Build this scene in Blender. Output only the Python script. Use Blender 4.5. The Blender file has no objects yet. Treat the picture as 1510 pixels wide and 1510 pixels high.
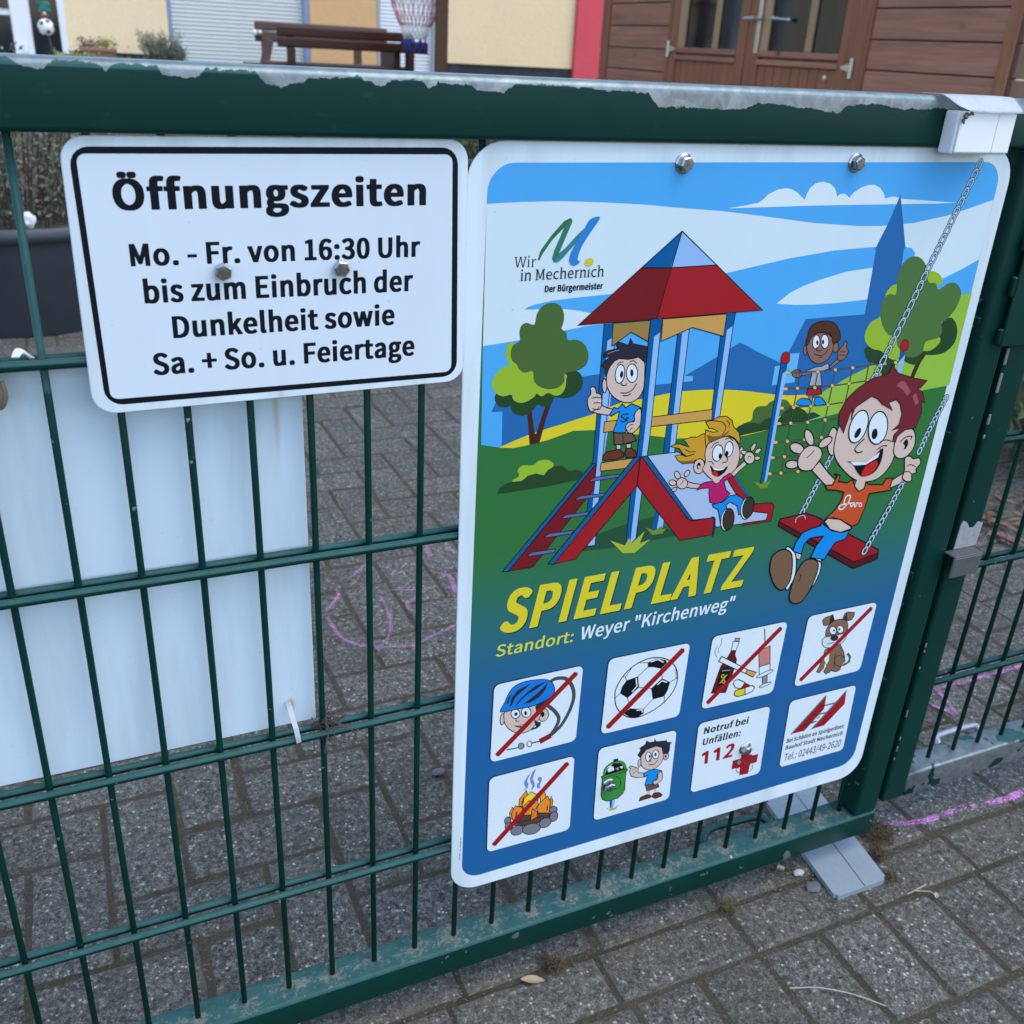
import bpy, bmesh, math, random
from mathutils import Vector, Matrix
from mathutils.geometry import tessellate_polygon
random.seed(11)
SC = bpy.context.scene
COL = SC.collection
PI = math.pi

# ------------------------------------------------------------------ camera, sky, sun, exposure
cam_d = bpy.data.cameras.new('camera')
cam = bpy.data.objects.new('camera', cam_d); COL.objects.link(cam)
RR = [[0.912146, -0.4066, 0.051639], [-0.132811, -0.412404, -0.901268], [0.387752, 0.81523, -0.430173]]
cam.matrix_world = Matrix(((RR[0][0], -RR[1][0], -RR[2][0], -.17741), (RR[0][1], -RR[1][1], -RR[2][1], -.78526),
                           (RR[0][2], -RR[1][2], -RR[2][2], 1.05733), (0, 0, 0, 1)))
cam_d.sensor_width = 36; cam_d.lens = 36 * 1438.02 / 1510
cam_d.clip_start = .05; cam_d.clip_end = 500
cam_d.dof.use_dof = True; cam_d.dof.focus_distance = .98; cam_d.dof.aperture_fstop = 10.5
SC.camera = cam
W = bpy.data.worlds.new('World'); SC.world = W; W.use_nodes = True
sky = W.node_tree.nodes.new('ShaderNodeTexSky'); sky.sky_type = 'NISHITA'; sky.sun_disc = False
SUN_EL, SUN_AZ = math.radians(64), math.radians(132)      # azimuth from +Y towards +X
sky.sun_elevation = SUN_EL; sky.sun_rotation = SUN_AZ; sky.air_density = 1.0; sky.dust_density = 1.1; sky.ozone_density = 1.2
bg = W.node_tree.nodes['Background']; bg.inputs[1].default_value = .15
W.node_tree.links.new(sky.outputs[0], bg.inputs[0])
sun_d = bpy.data.lights.new('sun', 'SUN'); sun_d.energy = .5; sun_d.angle = math.radians(50); sun_d.color = (1, .96, .90)
sun = bpy.data.objects.new('sun', sun_d); COL.objects.link(sun)
sv = Vector((math.sin(SUN_AZ) * math.cos(SUN_EL), math.cos(SUN_AZ) * math.cos(SUN_EL), math.sin(SUN_EL)))
sun.rotation_euler = (-sv).to_track_quat('-Z', 'Y').to_euler(); sun.location = sv * 30
SC.view_settings.view_transform = 'Standard'; SC.view_settings.look = 'None'
SC.view_settings.exposure = 1.56; SC.view_settings.gamma = 1
SC.cycles.use_denoising = True

# ------------------------------------------------------------------ node materials
def lin(c): return tuple(((v / 255 + .055) / 1.055) ** 2.4 if v > 10 else v / 255 / 12.92 for v in c)
class NT:
    def __init__(s, name):
        s.m = bpy.data.materials.new(name); s.m.use_nodes = True; s.t = s.m.node_tree
        s.p = s.t.nodes['Principled BSDF']; s.out = s.t.nodes['Material Output']
    def n(s, kind, ins=None, **kw):
        nd = s.t.nodes.new('ShaderNode' + kind)
        for k, v in kw.items(): setattr(nd, k, v)
        for k, v in (ins or {}).items(): s.set(nd.inputs[k], v)
        return nd
    def set(s, sock, v):
        if hasattr(v, 'links') and hasattr(v, 'is_output'): s.t.links.new(v, sock)
        elif hasattr(sock.default_value, '__len__') and not hasattr(v, '__len__'): sock.default_value = (v, v, v, 1)[:len(sock.default_value)]
        elif hasattr(v, '__len__') and len(v) == 3 and len(sock.default_value) == 4: sock.default_value = (*v, 1)
        else: sock.default_value = v
    def math(s, op, a, b=0., c=0., clamp=False):
        nd = s.t.nodes.new('ShaderNodeMath'); nd.operation = op; nd.use_clamp = clamp
        for i, v in enumerate((a, b, c)): s.set(nd.inputs[i], v)
        return nd.outputs[0]
    def mix(s, f, a, b):
        nd = s.t.nodes.new('ShaderNodeMix'); nd.data_type = 'RGBA'
        s.set(nd.inputs[0], f); s.set(nd.inputs[6], a); s.set(nd.inputs[7], b); return nd.outputs[2]
    def ramp(s, v, stops, interp='LINEAR'):
        nd = s.t.nodes.new('ShaderNodeValToRGB'); nd.color_ramp.interpolation = interp
        e = nd.color_ramp.elements
        while len(e) < len(stops): e.new(.5)
        for el, (p, c) in zip(e, stops):
            el.position = p; el.color = (c, c, c, 1) if not hasattr(c, '__len__') else (*c, 1)
        s.set(nd.inputs[0], v); return nd.outputs[0]
    def pos(s): return s.n('NewGeometry').outputs['Position']
    def objc(s): return s.n('TexCoord').outputs['Object']
    def noise(s, vec, scale, detail=3., rough=.55, dist=0.):
        return s.n('TexNoise', {'Vector': vec, 'Scale': scale, 'Detail': detail, 'Roughness': rough, 'Distortion': dist}).outputs[0]
    def stretch(s, vec, sc): return s.n('Mapping', {'Vector': vec, 'Scale': sc}).outputs[0]
    def bump(s, h, strength=.3, dist=.002):
        s.set(s.p.inputs['Normal'], s.n('Bump', {'Height': h, 'Strength': strength, 'Distance': dist}).outputs[0])
    def b(s, **kw):
        for k, v in kw.items(): s.set(s.p.inputs[{'col': 'Base Color', 'rough': 'Roughness', 'metal': 'Metallic', 'spec': 'Specular IOR Level', 'coat': 'Coat Weight', 'crough': 'Coat Roughness', 'alpha': 'Alpha', 'trans': 'Transmission Weight', 'ior': 'IOR'}[k]], v)
        return s

def plain(name, col, rough=.6, metal=0., var=.12, scale=40., spec=.5):
    s = NT(name); nz = s.noise(s.objc(), scale, 4)
    a = tuple(c * (1 - var) for c in col); b = tuple(min(1, c * (1 + var)) for c in col)
    s.b(col=s.mix(nz, a, b), rough=s.math('ADD', s.math('MULTIPLY', nz, .2), rough - .1), metal=metal, spec=spec)
    return s.m

GREEN = (.002, .028, .021)
ZINC = (.42, .45, .49)
def zinc_col(s, p):
    a = s.noise(p, 90, 4, .6); b = s.n('TexVoronoi', {'Vector': p, 'Scale': 130.}).outputs['Color']
    sp = s.n('SeparateColor', {0: b}).outputs[0]
    return s.mix(s.math('ADD', s.math('MULTIPLY', a, .7), s.math('MULTIPLY', sp, .3)), (.085, .09, .09), (.33, .34, .34))
def paint(name, mode):
    s = NT(name); p = s.pos(); x, y, z = s.n('SeparateXYZ', {0: p}).outputs
    nz_big = s.noise(p, 14, 3); fine = s.noise(p, 220, 4, .65); mid = s.noise(p, 60, 5, .6)
    gcol = s.mix(nz_big, tuple(c * .85 for c in GREEN), tuple(c * 1.2 for c in GREEN))
    chips = s.math('GREATER_THAN', s.noise(p, 75, 2, .4), .735)
    up = s.n('SeparateXYZ', {0: s.n('NewGeometry').outputs['Normal']}).outputs[2]
    dust = None
    if mode == 'top':
        D = [(-.62, -5), (-.19, -5), (-.183, .5), (-.171, .5), (-.165, -5), (-.138, -4.5), (-.133, .6), (-.128, -4.2), (-.1, -4), (-.097, 2.2), (-.074, 2.2), (-.068, -3.6), (-.034, -3), (-.027, 5), (-.016, 6.8), (-.002, 3), (.004, 0), (.04, -2.2), (.058, 3.6), (.068, -1.6), (.09, -1.4), (.096, 4.4), (.103, -.5), (.13, -.2), (.136, 4), (.158, 4.6), (.168, -1.5), (.215, -1.8), (.262, .4), (.29, 1), (.302, 11.2), (.375, 11.6), (.392, 10.8), (.405, 5), (.432, 6.2), (.462, 8.4), (.488, 11), (.499, 11.5), (.505, 5), (.54, 2.5), (.57, 6), (.6, 5)]
        D2 = D[10:] ; D1 = D[:10]
        def dep(lo, hi, lst): return s.ramp(s.n('MapRange', {0: x, 1: lo, 2: hi}).outputs[0], [((a - lo) / (hi - lo), (d + 8) / 24) for a, d in lst])
        d1 = dep(-.62, -.074, [q for q in D if q[0] <= -.07]); d2 = dep(-.08, .26, [q for q in D if -.08 < q[0] < .265]); d3 = dep(.25, .62, [(.25, .3)] + [q for q in D if q[0] > .255])
        r = s.math('GREATER_THAN', x, -.076); r3 = s.math('GREATER_THAN', x, .2605)
        d = s.mix(r3, s.mix(r, d1, d2), d3)
        dd = s.math('SUBTRACT', s.math('MULTIPLY', d, .024), .008)
        wob = s.math('MULTIPLY', s.math('SUBTRACT', s.noise(p, 110, 4, .7), .5), .0062); wob2 = s.math('MULTIPLY', s.math('SUBTRACT', fine, .5), .0026)
        thr = s.math('SUBTRACT', 1.0290, s.math('ADD', dd, s.math('ADD', wob, wob2)))
        bare = s.math('MULTIPLY', s.math('SUBTRACT', z, thr), 3500., clamp=True)
        spots = s.math('MULTIPLY', s.math('GREATER_THAN', s.noise(p, 48, 2, .4), .74), s.math('LESS_THAN', z, .9965))
        peel = s.math('MAXIMUM', bare, spots)
        sc = s.math('MULTIPLY', s.math('MULTIPLY', s.math('SUBTRACT', s.noise(s.stretch(p, (1, 1, 2.2)), 34, 5, .75), .60), 6., clamp=True), .22)
        gcol = s.mix(sc, gcol, (.06, .11, .10))
    elif mode == 'second':
        a = s.math('MULTIPLY', s.math('SUBTRACT', 1.12, x), 2.2)
        bl = s.noise(p, 22, 3, .5)
        e = s.math('ADD', s.math('MULTIPLY', s.math('SUBTRACT', bl, .5), 5.5), s.math('ADD', a, .1))
        peel = s.math('MULTIPLY', e, 30., clamp=True)
    elif mode == 'bottom':
        edge = s.math('LESS_THAN', s.math('ABSOLUTE', s.math('ADD', y, .0175)), .006)
        pz = s.math('GREATER_THAN', s.noise(p, 52, 2, .45), .665)
        pr = s.math('GREATER_THAN', x, .1)
        peel = s.math('MAXIMUM', s.math('MULTIPLY', s.math('MULTIPLY', edge, pz), pr), s.math('GREATER_THAN', s.noise(p, 64, 2, .4), .78))
        dx = s.math('ABSOLUTE', s.math('SUBTRACT', s.math('FRACT', s.math('ADD', s.math('MULTIPLY', x, 20.), 40.5)), .5))
        near = s.math('SUBTRACT', 1., s.math('MULTIPLY', s.math('ADD', s.math('MULTIPLY', dx, .030), s.math('ABSOLUTE', y)), 55.))
        dn = s.math('ADD', s.math('MULTIPLY', s.math('SUBTRACT', s.noise(p, 23, 3, .6), .5), 2.2), s.math('MULTIPLY', near, .55)); dn = s.math('ADD', dn, s.math('SUBTRACT', s.math('MULTIPLY', s.noise(p, 150, 5, .85), 4.4), 2.30))
        dust = s.math('MULTIPLY', s.math('MULTIPLY', dn, 2.2, clamp=True), s.math('GREATER_THAN', up, .7))
    else:
        peel = s.math('MULTIPLY', s.math('SUBTRACT', s.noise(p, 95, 2, .45), .73 if mode == 'wire' else .75), 60., clamp=True)
    col = s.mix(peel, gcol, zinc_col(s, p))
    sky_sheen = s.math('MULTIPLY', s.math('MULTIPLY', s.math('GREATER_THAN', up, .25), .34), s.math('ADD', .4, mid))  # sky sheen painted in: up-facing faces lightened towards teal
    col = s.mix(sky_sheen, col, (.075, .19, .185))
    if dust is not None: col = s.mix(s.math('MULTIPLY', dust, .62), col, s.mix(fine, (.085, .072, .052), (.33, .29, .225)))
    s.b(col=col, rough=s.math('ADD', s.math('MULTIPLY', mid, .2), .30), metal=s.math('MULTIPLY', peel, .62), spec=.13)
    s.bump(s.math('ADD', s.math('MULTIPLY', peel, -.5), s.math('MULTIPLY', mid, .25)), .25, .0012)
    return s.m
M = {}
M['top'] = paint('green_paint_peeling', 'top'); M['wire'] = paint('green_paint_wire', 'wire'); M['bottom'] = paint('green_paint_dusty', 'bottom')
M['frame'] = paint('green_paint_frame', 'frame'); M['second'] = paint('green_paint_stripped', 'second')
M['zinc'] = plain('bare_zinc', (.36, .39, .43), .45, .45, .25, 120)
M['steel'] = plain('steel_bolt', (.42, .43, .43), .2, 1.0, .25, 300)
M['lockgrey2'] = plain('bare_primer', (.27, .27, .27), .6, 0, .4, 160)
M['flake'] = plain('bare_flake', (.17, .155, .145), .7, 0, .4, 300)
M['lockgrey'] = plain('worn_steel', (.11, .11, .105), .5, .4, .25, 120)
M['aluplate'] = plain('dull_aluminium', (.25, .31, .34), .5, .25, .12, 160)
M['plastic'] = plain('white_plastic', (.76, .76, .72), .42, 0, .03, 20)
M['tie'] = plain('white_nylon', (.72, .74, .76), .45, 0, .04, 30)
M['black'] = plain('black_plastic', (.022, .024, .028), .5, 0, .25, 30)
M['white_pvc'] = plain('white_pvc', (.78, .78, .77), .4, 0, .04, 8)
M['brass'] = plain('pale_metal', (.55, .53, .44), .35, .6, .2, 60)

def stained_white(name, base=(.72, .74, .76)):
    s = NT(name); p = s.pos(); st = s.noise(s.stretch(p, (14, 14, 1.6)), 1.6, 4, .6); sp = s.noise(p, 260, 3, .6); lg = s.noise(p, 9, 4)
    col = s.mix(s.math('MULTIPLY', s.math('SUBTRACT', st, .45), 1.9, clamp=True), base, tuple(v * .62 for v in base))  # stain streaks, strengthened to suggest the bars' soft shading on the board
    col = s.mix(s.math('MULTIPLY', s.math('SUBTRACT', sp, .66), 2.5, clamp=True), col, (.25, .25, .25))
    x, y, z = s.n('SeparateXYZ', {0: p}).outputs
    def spot(cx, cz, rx, rz):
        a = s.math('DIVIDE', s.math('SUBTRACT', x, cx), rx); b = s.math('DIVIDE', s.math('SUBTRACT', z, cz), rz)
        return s.math('SUBTRACT', s.math('ADD', 1., s.math('MULTIPLY', s.math('SUBTRACT', lg, .5), .8)), s.math('SQRT', s.math('ADD', s.math('MULTIPLY', a, a), s.math('MULTIPLY', b, b))), clamp=True)
    rust = s.math('ADD', spot(-.0285, .458, .006, .011), s.math('MULTIPLY', spot(-.0265, .765, .0035, .05), .45), clamp=True)
    col = s.mix(rust, col, (.42, .19, .04))
    s.b(col=col, rough=.5, spec=.2); return s.m
M['board'] = stained_white('weathered_white_board', (.54, .64, .69))
M['cover'] = NT('weathered_white_sheet')
_s = M['cover']; _p = _s.pos(); _n = _s.noise(_p, 70, 5, .7); _f = _s.noise(_s.stretch(_p, (1, 3, 1)), 160, 4, .7)
_s.b(col=_s.mix(_s.math('MULTIPLY', _s.math('SUBTRACT', _n, .42), 2.2, clamp=True), (.74, .77, .80), _s.mix(_f, (.40, .44, .52), (.68, .72, .78))), rough=.55); M['cover'] = _s.m

def print_mat(name):
    s = NT(name); a = s.n('VertexColor'); a.layer_name = 'Col'; p = s.pos()
    sp = s.noise(p, 300, 2, .5); f = s.math('MULTIPLY', s.math('SUBTRACT', sp, .735), 18., clamp=True)
    big = s.noise(s.stretch(p, (5, 1, 2)), 3, 4, .6)
    col = s.mix(s.math('MULTIPLY', f, .55), a.outputs[0], (.10, .10, .10))
    col = s.mix(s.math('MULTIPLY', big, .10), col, (.05, .05, .05))
    s.b(col=col, rough=s.math('ADD', .4, s.math('MULTIPLY', big, .15)), spec=.08); return s.m
M['print'] = print_mat('printed_foil')
M['panel'] = stained_white('sky_tinted_white', (.63, .70, .715))  # white panel with the cool cast of skylight mixed into its base colour

def wood(name, c1, c2, axis, scale=1., knots=True, rough=.6):
    s = NT(name); p = s.pos(); st = [60, 60, 60]; st[axis] = 3
    r = s.n('ObjectInfo').outputs['Random']
    p2 = s.n('VectorMath', {0: p, 1: s.n('CombineXYZ', {0: s.math('MULTIPLY', r, 7.), 1: s.math('MULTIPLY', r, 3.)}).outputs[0]}, operation='ADD').outputs[0]
    g = s.noise(s.stretch(p2, tuple(v * scale for v in st)), 1., 5, .6, .4); l = s.noise(s.stretch(p2, tuple(v * .12 for v in st)), 1.2, 3)
    f = s.math('ADD', s.math('MULTIPLY', g, .65), s.math('MULTIPLY', l, .45))
    col = s.mix(s.math('MULTIPLY', s.math('SUBTRACT', f, .3), 2., clamp=True), c1, c2)
    if knots:
        v = s.n('TexVoronoi', {'Vector': s.stretch(p2, tuple(3.2 if i == axis else 6 for i in range(3))), 'Scale': 1.}).outputs['Distance']
        col = s.mix(s.math('MULTIPLY', s.math('SUBTRACT', .13, v), 9., clamp=True), col, tuple(x * .35 for x in c1))
    s.b(col=col, rough=rough, spec=.35); s.bump(g, .25, .002); return s.m
M['plank'] = wood('stained_plank', (.20, .083, .050), (.50, .215, .13), 1)
M['plankv'] = wood('stained_board_upright', (.17, .058, .027), (.42, .165, .08), 2, knots=False)
M['bead'] = wood('pale_glazing_bead', (.30, .17, .08), (.50, .32, .17), 2, knots=False)
M['bench'] = wood('dark_bench_wood', (.022, .0065, .004), (.068, .021, .011), 0, knots=False, rough=.42)
M['benchl'] = wood('worn_bench_wood', (.07, .04, .03), (.17, .105, .08), 0, knots=False)
M['post'] = wood('brown_post_wood', (.075, .035, .020), (.16, .08, .05), 2, knots=False)
def stucco(name, col):
    s = NT(name); p = s.pos(); a = s.noise(p, 45, 4, .7); b = s.noise(p, 1.3, 4)
    s.b(col=s.mix(s.math('ADD', s.math('MULTIPLY', a, .5), s.math('MULTIPLY', b, .5)), tuple(v * .86 for v in col), tuple(min(1, v * 1.1) for v in col)), rough=.85, spec=.2)
    s.bump(a, .6, .01); return s.m
M['yellow'] = stucco('yellow_render', (.90, .70, .41)); M['orange'] = stucco('orange_render', (.74, .45, .21)); M['red'] = stucco('red_render', (.72, .095, .115))
_s = NT('stone_plinth'); _p = _s.pos(); _v = _s.noise(_p, 3.2, 5, .65); _s.b(col=_s.ramp(_v, [(.3, (.008, .009, .010)), (.52, (.03, .033, .037)), (.75, (.13, .14, .15))]), rough=.7); M['plinth'] = _s.m
_s = NT('roller_slats'); _p = _s.pos(); _z = _s.n('SeparateXYZ', {0: _p}).outputs[2]
_w = _s.math('FRACT', _s.math('DIVIDE', _z, .037)); _g = _s.math('LESS_THAN', _w, .12)
_s.b(col=_s.mix(_g, (.60, .62, .565), (.36, .38, .37)), rough=.5); _s.bump(_s.math('SINE', _s.math('MULTIPLY', _w, PI)), .8, .006); M['shutter'] = _s.m
_s = NT('pale_roller_slats'); _p = _s.pos(); _z = _s.n('SeparateXYZ', {0: _p}).outputs[2]
_w = _s.math('FRACT', _s.math('DIVIDE', _z, .037)); _g = _s.math('LESS_THAN', _w, .12)
_s.b(col=_s.mix(_g, (.76, .78, .78), (.42, .45, .47)), rough=.5); _s.bump(_s.math('SINE', _s.math('MULTIPLY', _w, PI)), .8, .006); M['shutter2'] = _s.m
M['guide'] = plain('blue_grey_guide', (.24, .28, .42), .45); M['alu_guide'] = plain('grey_guide', (.40, .41, .42), .45)
_s = NT('dark_glass'); _n = _s.noise(_s.stretch(_s.pos(), (2, 2, .6)), 2.5, 3); _s.b(col=_s.ramp(_n, [(.35, (.008, .010, .012)), (.6, (.02, .026, .034)), (.75, (.06, .07, .085))]), rough=.08, spec=.5); M['glass'] = _s.m

# paving
def paver_mat():
    s = NT('concrete_paver'); p = s.pos()
    a = s.n('VertexColor'); a.layer_name = 'Col'; rv = s.n('SeparateColor', {0: a.outputs[0]}).outputs
    off = s.n('VectorMath', {0: p, 1: s.n('CombineXYZ', {0: s.math('MULTIPLY', rv[0], 9.), 1: s.math('MULTIPLY', rv[0], 5.)}).outputs[0]}, operation='ADD').outputs[0]
    big = s.noise(p, 7, 4, .6); n1 = s.noise(off, 390, 5, .78); n2 = s.noise(off, 95, 4, .7)
    vor = s.n('TexVoronoi', {'Vector': off, 'Scale': 230.}); vc = s.n('SeparateColor', {0: vor.outputs['Color']}).outputs[0]
    base = s.ramp(s.math('ADD', s.math('MULTIPLY', n1, .55), s.math('ADD', s.math('MULTIPLY', n2, .35), s.math('MULTIPLY', vc, .10))), [(.37, (.016, .017, .018)), (.465, (.078, .081, .083)), (.55, (.17, .175, .177)), (.66, (.47, .48, .48))])
    grit = s.math('MULTIPLY', s.math('GREATER_THAN', vc, .945), s.math('LESS_THAN', vor.outputs['Distance'], .40))
    base = s.mix(s.math('MULTIPLY', grit, .75), base, (.62, .62, .60))
    tone = s.math('ADD', .43, s.math('ADD', s.math('MULTIPLY', rv[0], .20), s.math('MULTIPLY', big, .34)))
    base = s.n('Mix', {0: 1., 6: base, 7: s.n('CombineColor', {0: s.math('MULTIPLY', tone, .98), 1: s.math('MULTIPLY', tone, .95), 2: s.math('MULTIPLY', tone, .81)}).outputs[0]}, data_type='RGBA', blend_type='MULTIPLY').outputs[2]
    dirt = s.math('MULTIPLY', s.math('ADD', rv[1], s.math('MULTIPLY', s.math('SUBTRACT', s.noise(p, 38, 6, .75), .50), 2.3)), 1.0, clamp=True)
    base = s.mix(s.math('MULTIPLY', dirt, .8), base, s.mix(n1, (.034, .029, .021), (.15, .13, .095)))
    lich = s.math('MULTIPLY', s.math('SUBTRACT', s.noise(p, 9, 5, .7), .64), 5., clamp=True)
    base = s.mix(s.math('MULTIPLY', lich, .45), base, (.30, .30, .27))
    y = s.n('SeparateXYZ', {0: p}).outputs[1]
    soil = s.math('SUBTRACT', 1., s.math('MULTIPLY', s.math('ABSOLUTE', s.math('ADD', y, .045)), 11.), clamp=True)
    soil = s.math('MULTIPLY', soil, s.math('MULTIPLY', s.math('SUBTRACT', s.noise(p, 16, 5, .7), .40), 3., clamp=True))
    blot = s.math('MULTIPLY', s.math('SUBTRACT', s.noise(p, 5.5, 5, .65), .50), 3.2, clamp=True)
    base = s.mix(s.math('MAXIMUM', s.math('MULTIPLY', soil, .55), s.math('MULTIPLY', blot, .24)), base, s.mix(n1, (.030, .026, .018), (.20, .17, .12)))
    s.b(col=base, rough=.88, spec=.25); s.bump(s.math('ADD', n1, s.math('MULTIPLY', n2, .8)), .55, .0022); return s.m
M['paver'] = paver_mat()
_s = NT('joint_sand'); _p = _s.pos(); _a = _s.noise(_p, 300, 4, .75); _b = _s.noise(_p, 9, 4); _c = _s.noise(_p, 50, 4)
_col = _s.mix(_a, (.022, .019, .014), (.17, .145, .10))
_col = _s.mix(_s.math('MULTIPLY', _s.math('SUBTRACT', _b, .5), 3., clamp=True), _col, _s.mix(_c, (.016, .024, .007), (.07, .075, .025)))
_col = _s.mix(.18, _col, (.02, .018, .014)); _g = _s.noise(_p, 190, 3, .8); _col = _s.mix(_s.math('MULTIPLY', _s.math('SUBTRACT', _g, .58), 5., clamp=True), _col, (.30, .28, .23)); _s.b(col=_col, rough=.95, spec=.1); _s.bump(_a, .9, .006); M['sand'] = _s.m
def chalk(name, col, amt=.9):
    s = NT(name); p = s.pos(); uvx = s.n('VertexColor'); uvx.layer_name = 'Col'
    e = s.n('SeparateColor', {0: uvx.outputs[0]}).outputs[0]
    a = s.math('ADD', s.math('MULTIPLY', e, 1.12), s.math('ADD', s.math('MULTIPLY', s.math('SUBTRACT', s.noise(p, 330, 4, .8), .58), 5.5), s.math('MULTIPLY', s.math('SUBTRACT', s.noise(p, 28, 3, .6), .55), 2.2)))
    s.b(col=col, rough=.95, spec=.1, alpha=s.math('MULTIPLY', s.math('MULTIPLY', a, 1.2, clamp=True), amt)); return s.m
M['pink'] = chalk('pink_chalk', (.70, .27, .60), .85); M['mint'] = chalk('green_chalk', (.18, .34, .27), .45); M['violet'] = chalk('faint_pink_chalk', (.52, .24, .46), .7)

# ------------------------------------------------------------------ mesh helpers
WL = {}
def build(name, bm, mat, parent=None, smooth=False, mats=None):
    me = bpy.data.meshes.new(name)
    if parent is not None:
        off = Vector(WL.get(parent.name, (0, 0, 0))); bmesh.ops.translate(bm, verts=bm.verts, vec=-off)
    bm.normal_update(); bm.to_mesh(me); bm.free()
    for mm in (mats or [mat]): me.materials.append(mm)
    if smooth:
        for p in me.polygons: p.use_smooth = True
    o = bpy.data.objects.new(name, me); COL.objects.link(o)
    if parent is not None:
        o.parent = parent; WL[o.name] = WL.get(parent.name, (0, 0, 0))
    return o
def thing(name, label, cat, loc=(0, 0, 0), group=None):
    o = bpy.data.objects.new(name, None); COL.objects.link(o); o.location = loc; o.empty_display_size = .1
    WL[o.name] = loc; return tag(o, label, cat, group)
def tag(o, label, cat, group=None, kind=None):
    o['label'] = label; o['category'] = cat
    if group: o['group'] = group
    if kind: o['kind'] = kind
    return o
def struct(o): o['kind'] = 'structure'; return o
def box(bm, lo, hi, bev=0., seg=2, mtx=None, mi=0):
    lo, hi = Vector(lo), Vector(hi); c = (lo + hi) / 2; d = hi - lo
    r = bmesh.ops.create_cube(bm, size=1, matrix=Matrix.Translation(c) @ Matrix.Diagonal((*d, 1)))
    vs = r['verts']
    if bev > 0:
        es = list({e for v in vs for e in v.link_edges})
        r2 = bmesh.ops.bevel(bm, geom=es, offset=bev, segments=seg, affect='EDGES', profile=.5)
        vs = list({v for f in r2['faces'] for v in f.verts} | {v for v in vs if v.is_valid})
    if mtx is not None: bmesh.ops.transform(bm, matrix=mtx, verts=[v for v in vs if v.is_valid])
    return vs
def B(lo, hi, bev=0., seg=2, mtx=None):
    bm = bmesh.new(); box(bm, lo, hi, bev, seg, mtx); return bm
def tube(bm, pts, r, n=8, cap=True):
    pts = [Vector(p) for p in pts]; rings = []; m = len(pts)
    rad = r if hasattr(r, '__len__') else [r] * m
    up = None
    for i, p in enumerate(pts):
        d = (pts[min(i + 1, m - 1)] - pts[max(i - 1, 0)]).normalized()
        if up is None:
            up = Vector((0, 0, 1)) if abs(d.z) < .9 else Vector((1, 0, 0))
        a = d.cross(up).normalized(); b = a.cross(d).normalized(); up = b
        rings.append([bm.verts.new(p + (a * math.cos(2 * PI * k / n) + b * math.sin(2 * PI * k / n)) * rad[i]) for k in range(n)])
    for i in range(m - 1):
        for k in range(n): bm.faces.new((rings[i][k], rings[i][(k + 1) % n], rings[i + 1][(k + 1) % n], rings[i + 1][k]))
    if cap and n > 2:
        bm.faces.new(rings[0][::-1]); bm.faces.new(rings[-1])
def TB(pts, r, n=8):
    bm = bmesh.new(); tube(bm, pts, r, n); return bm
def lathe(bm, prof, c, n=32):
    rings = [[bm.verts.new((c[0] + r * math.cos(2 * PI * k / n), c[1] + r * math.sin(2 * PI * k / n), c[2] + z)) for k in range(n)] for r, z in prof]
    for i in range(len(prof) - 1):
        for k in range(n): bm.faces.new((rings[i][k], rings[i][(k + 1) % n], rings[i + 1][(k + 1) % n], rings[i + 1][k]))
def spline(P, closed, n=4):
    m = len(P); out = []
    for i in range(m if closed else m - 1):
        p0, p1, p2, p3 = (P[(i - 1) % m], P[i], P[(i + 1) % m], P[(i + 2) % m]) if closed else (P[max(i - 1, 0)], P[i], P[i + 1], P[min(i + 2, m - 1)])
        for k in range(n):
            t = k / n
            out.append(tuple(.5 * (2 * b + (c - a) * t + (2 * a - 5 * b + 4 * c - d) * t * t + (3 * b - a - 3 * c + d) * t ** 3) for a, b, c, d in zip(p0, p1, p2, p3)))
    if not closed: out.append(tuple(P[-1]))
    return out
def ints(s): return [int(v) for v in s.replace('-', ' -').split()]

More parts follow.
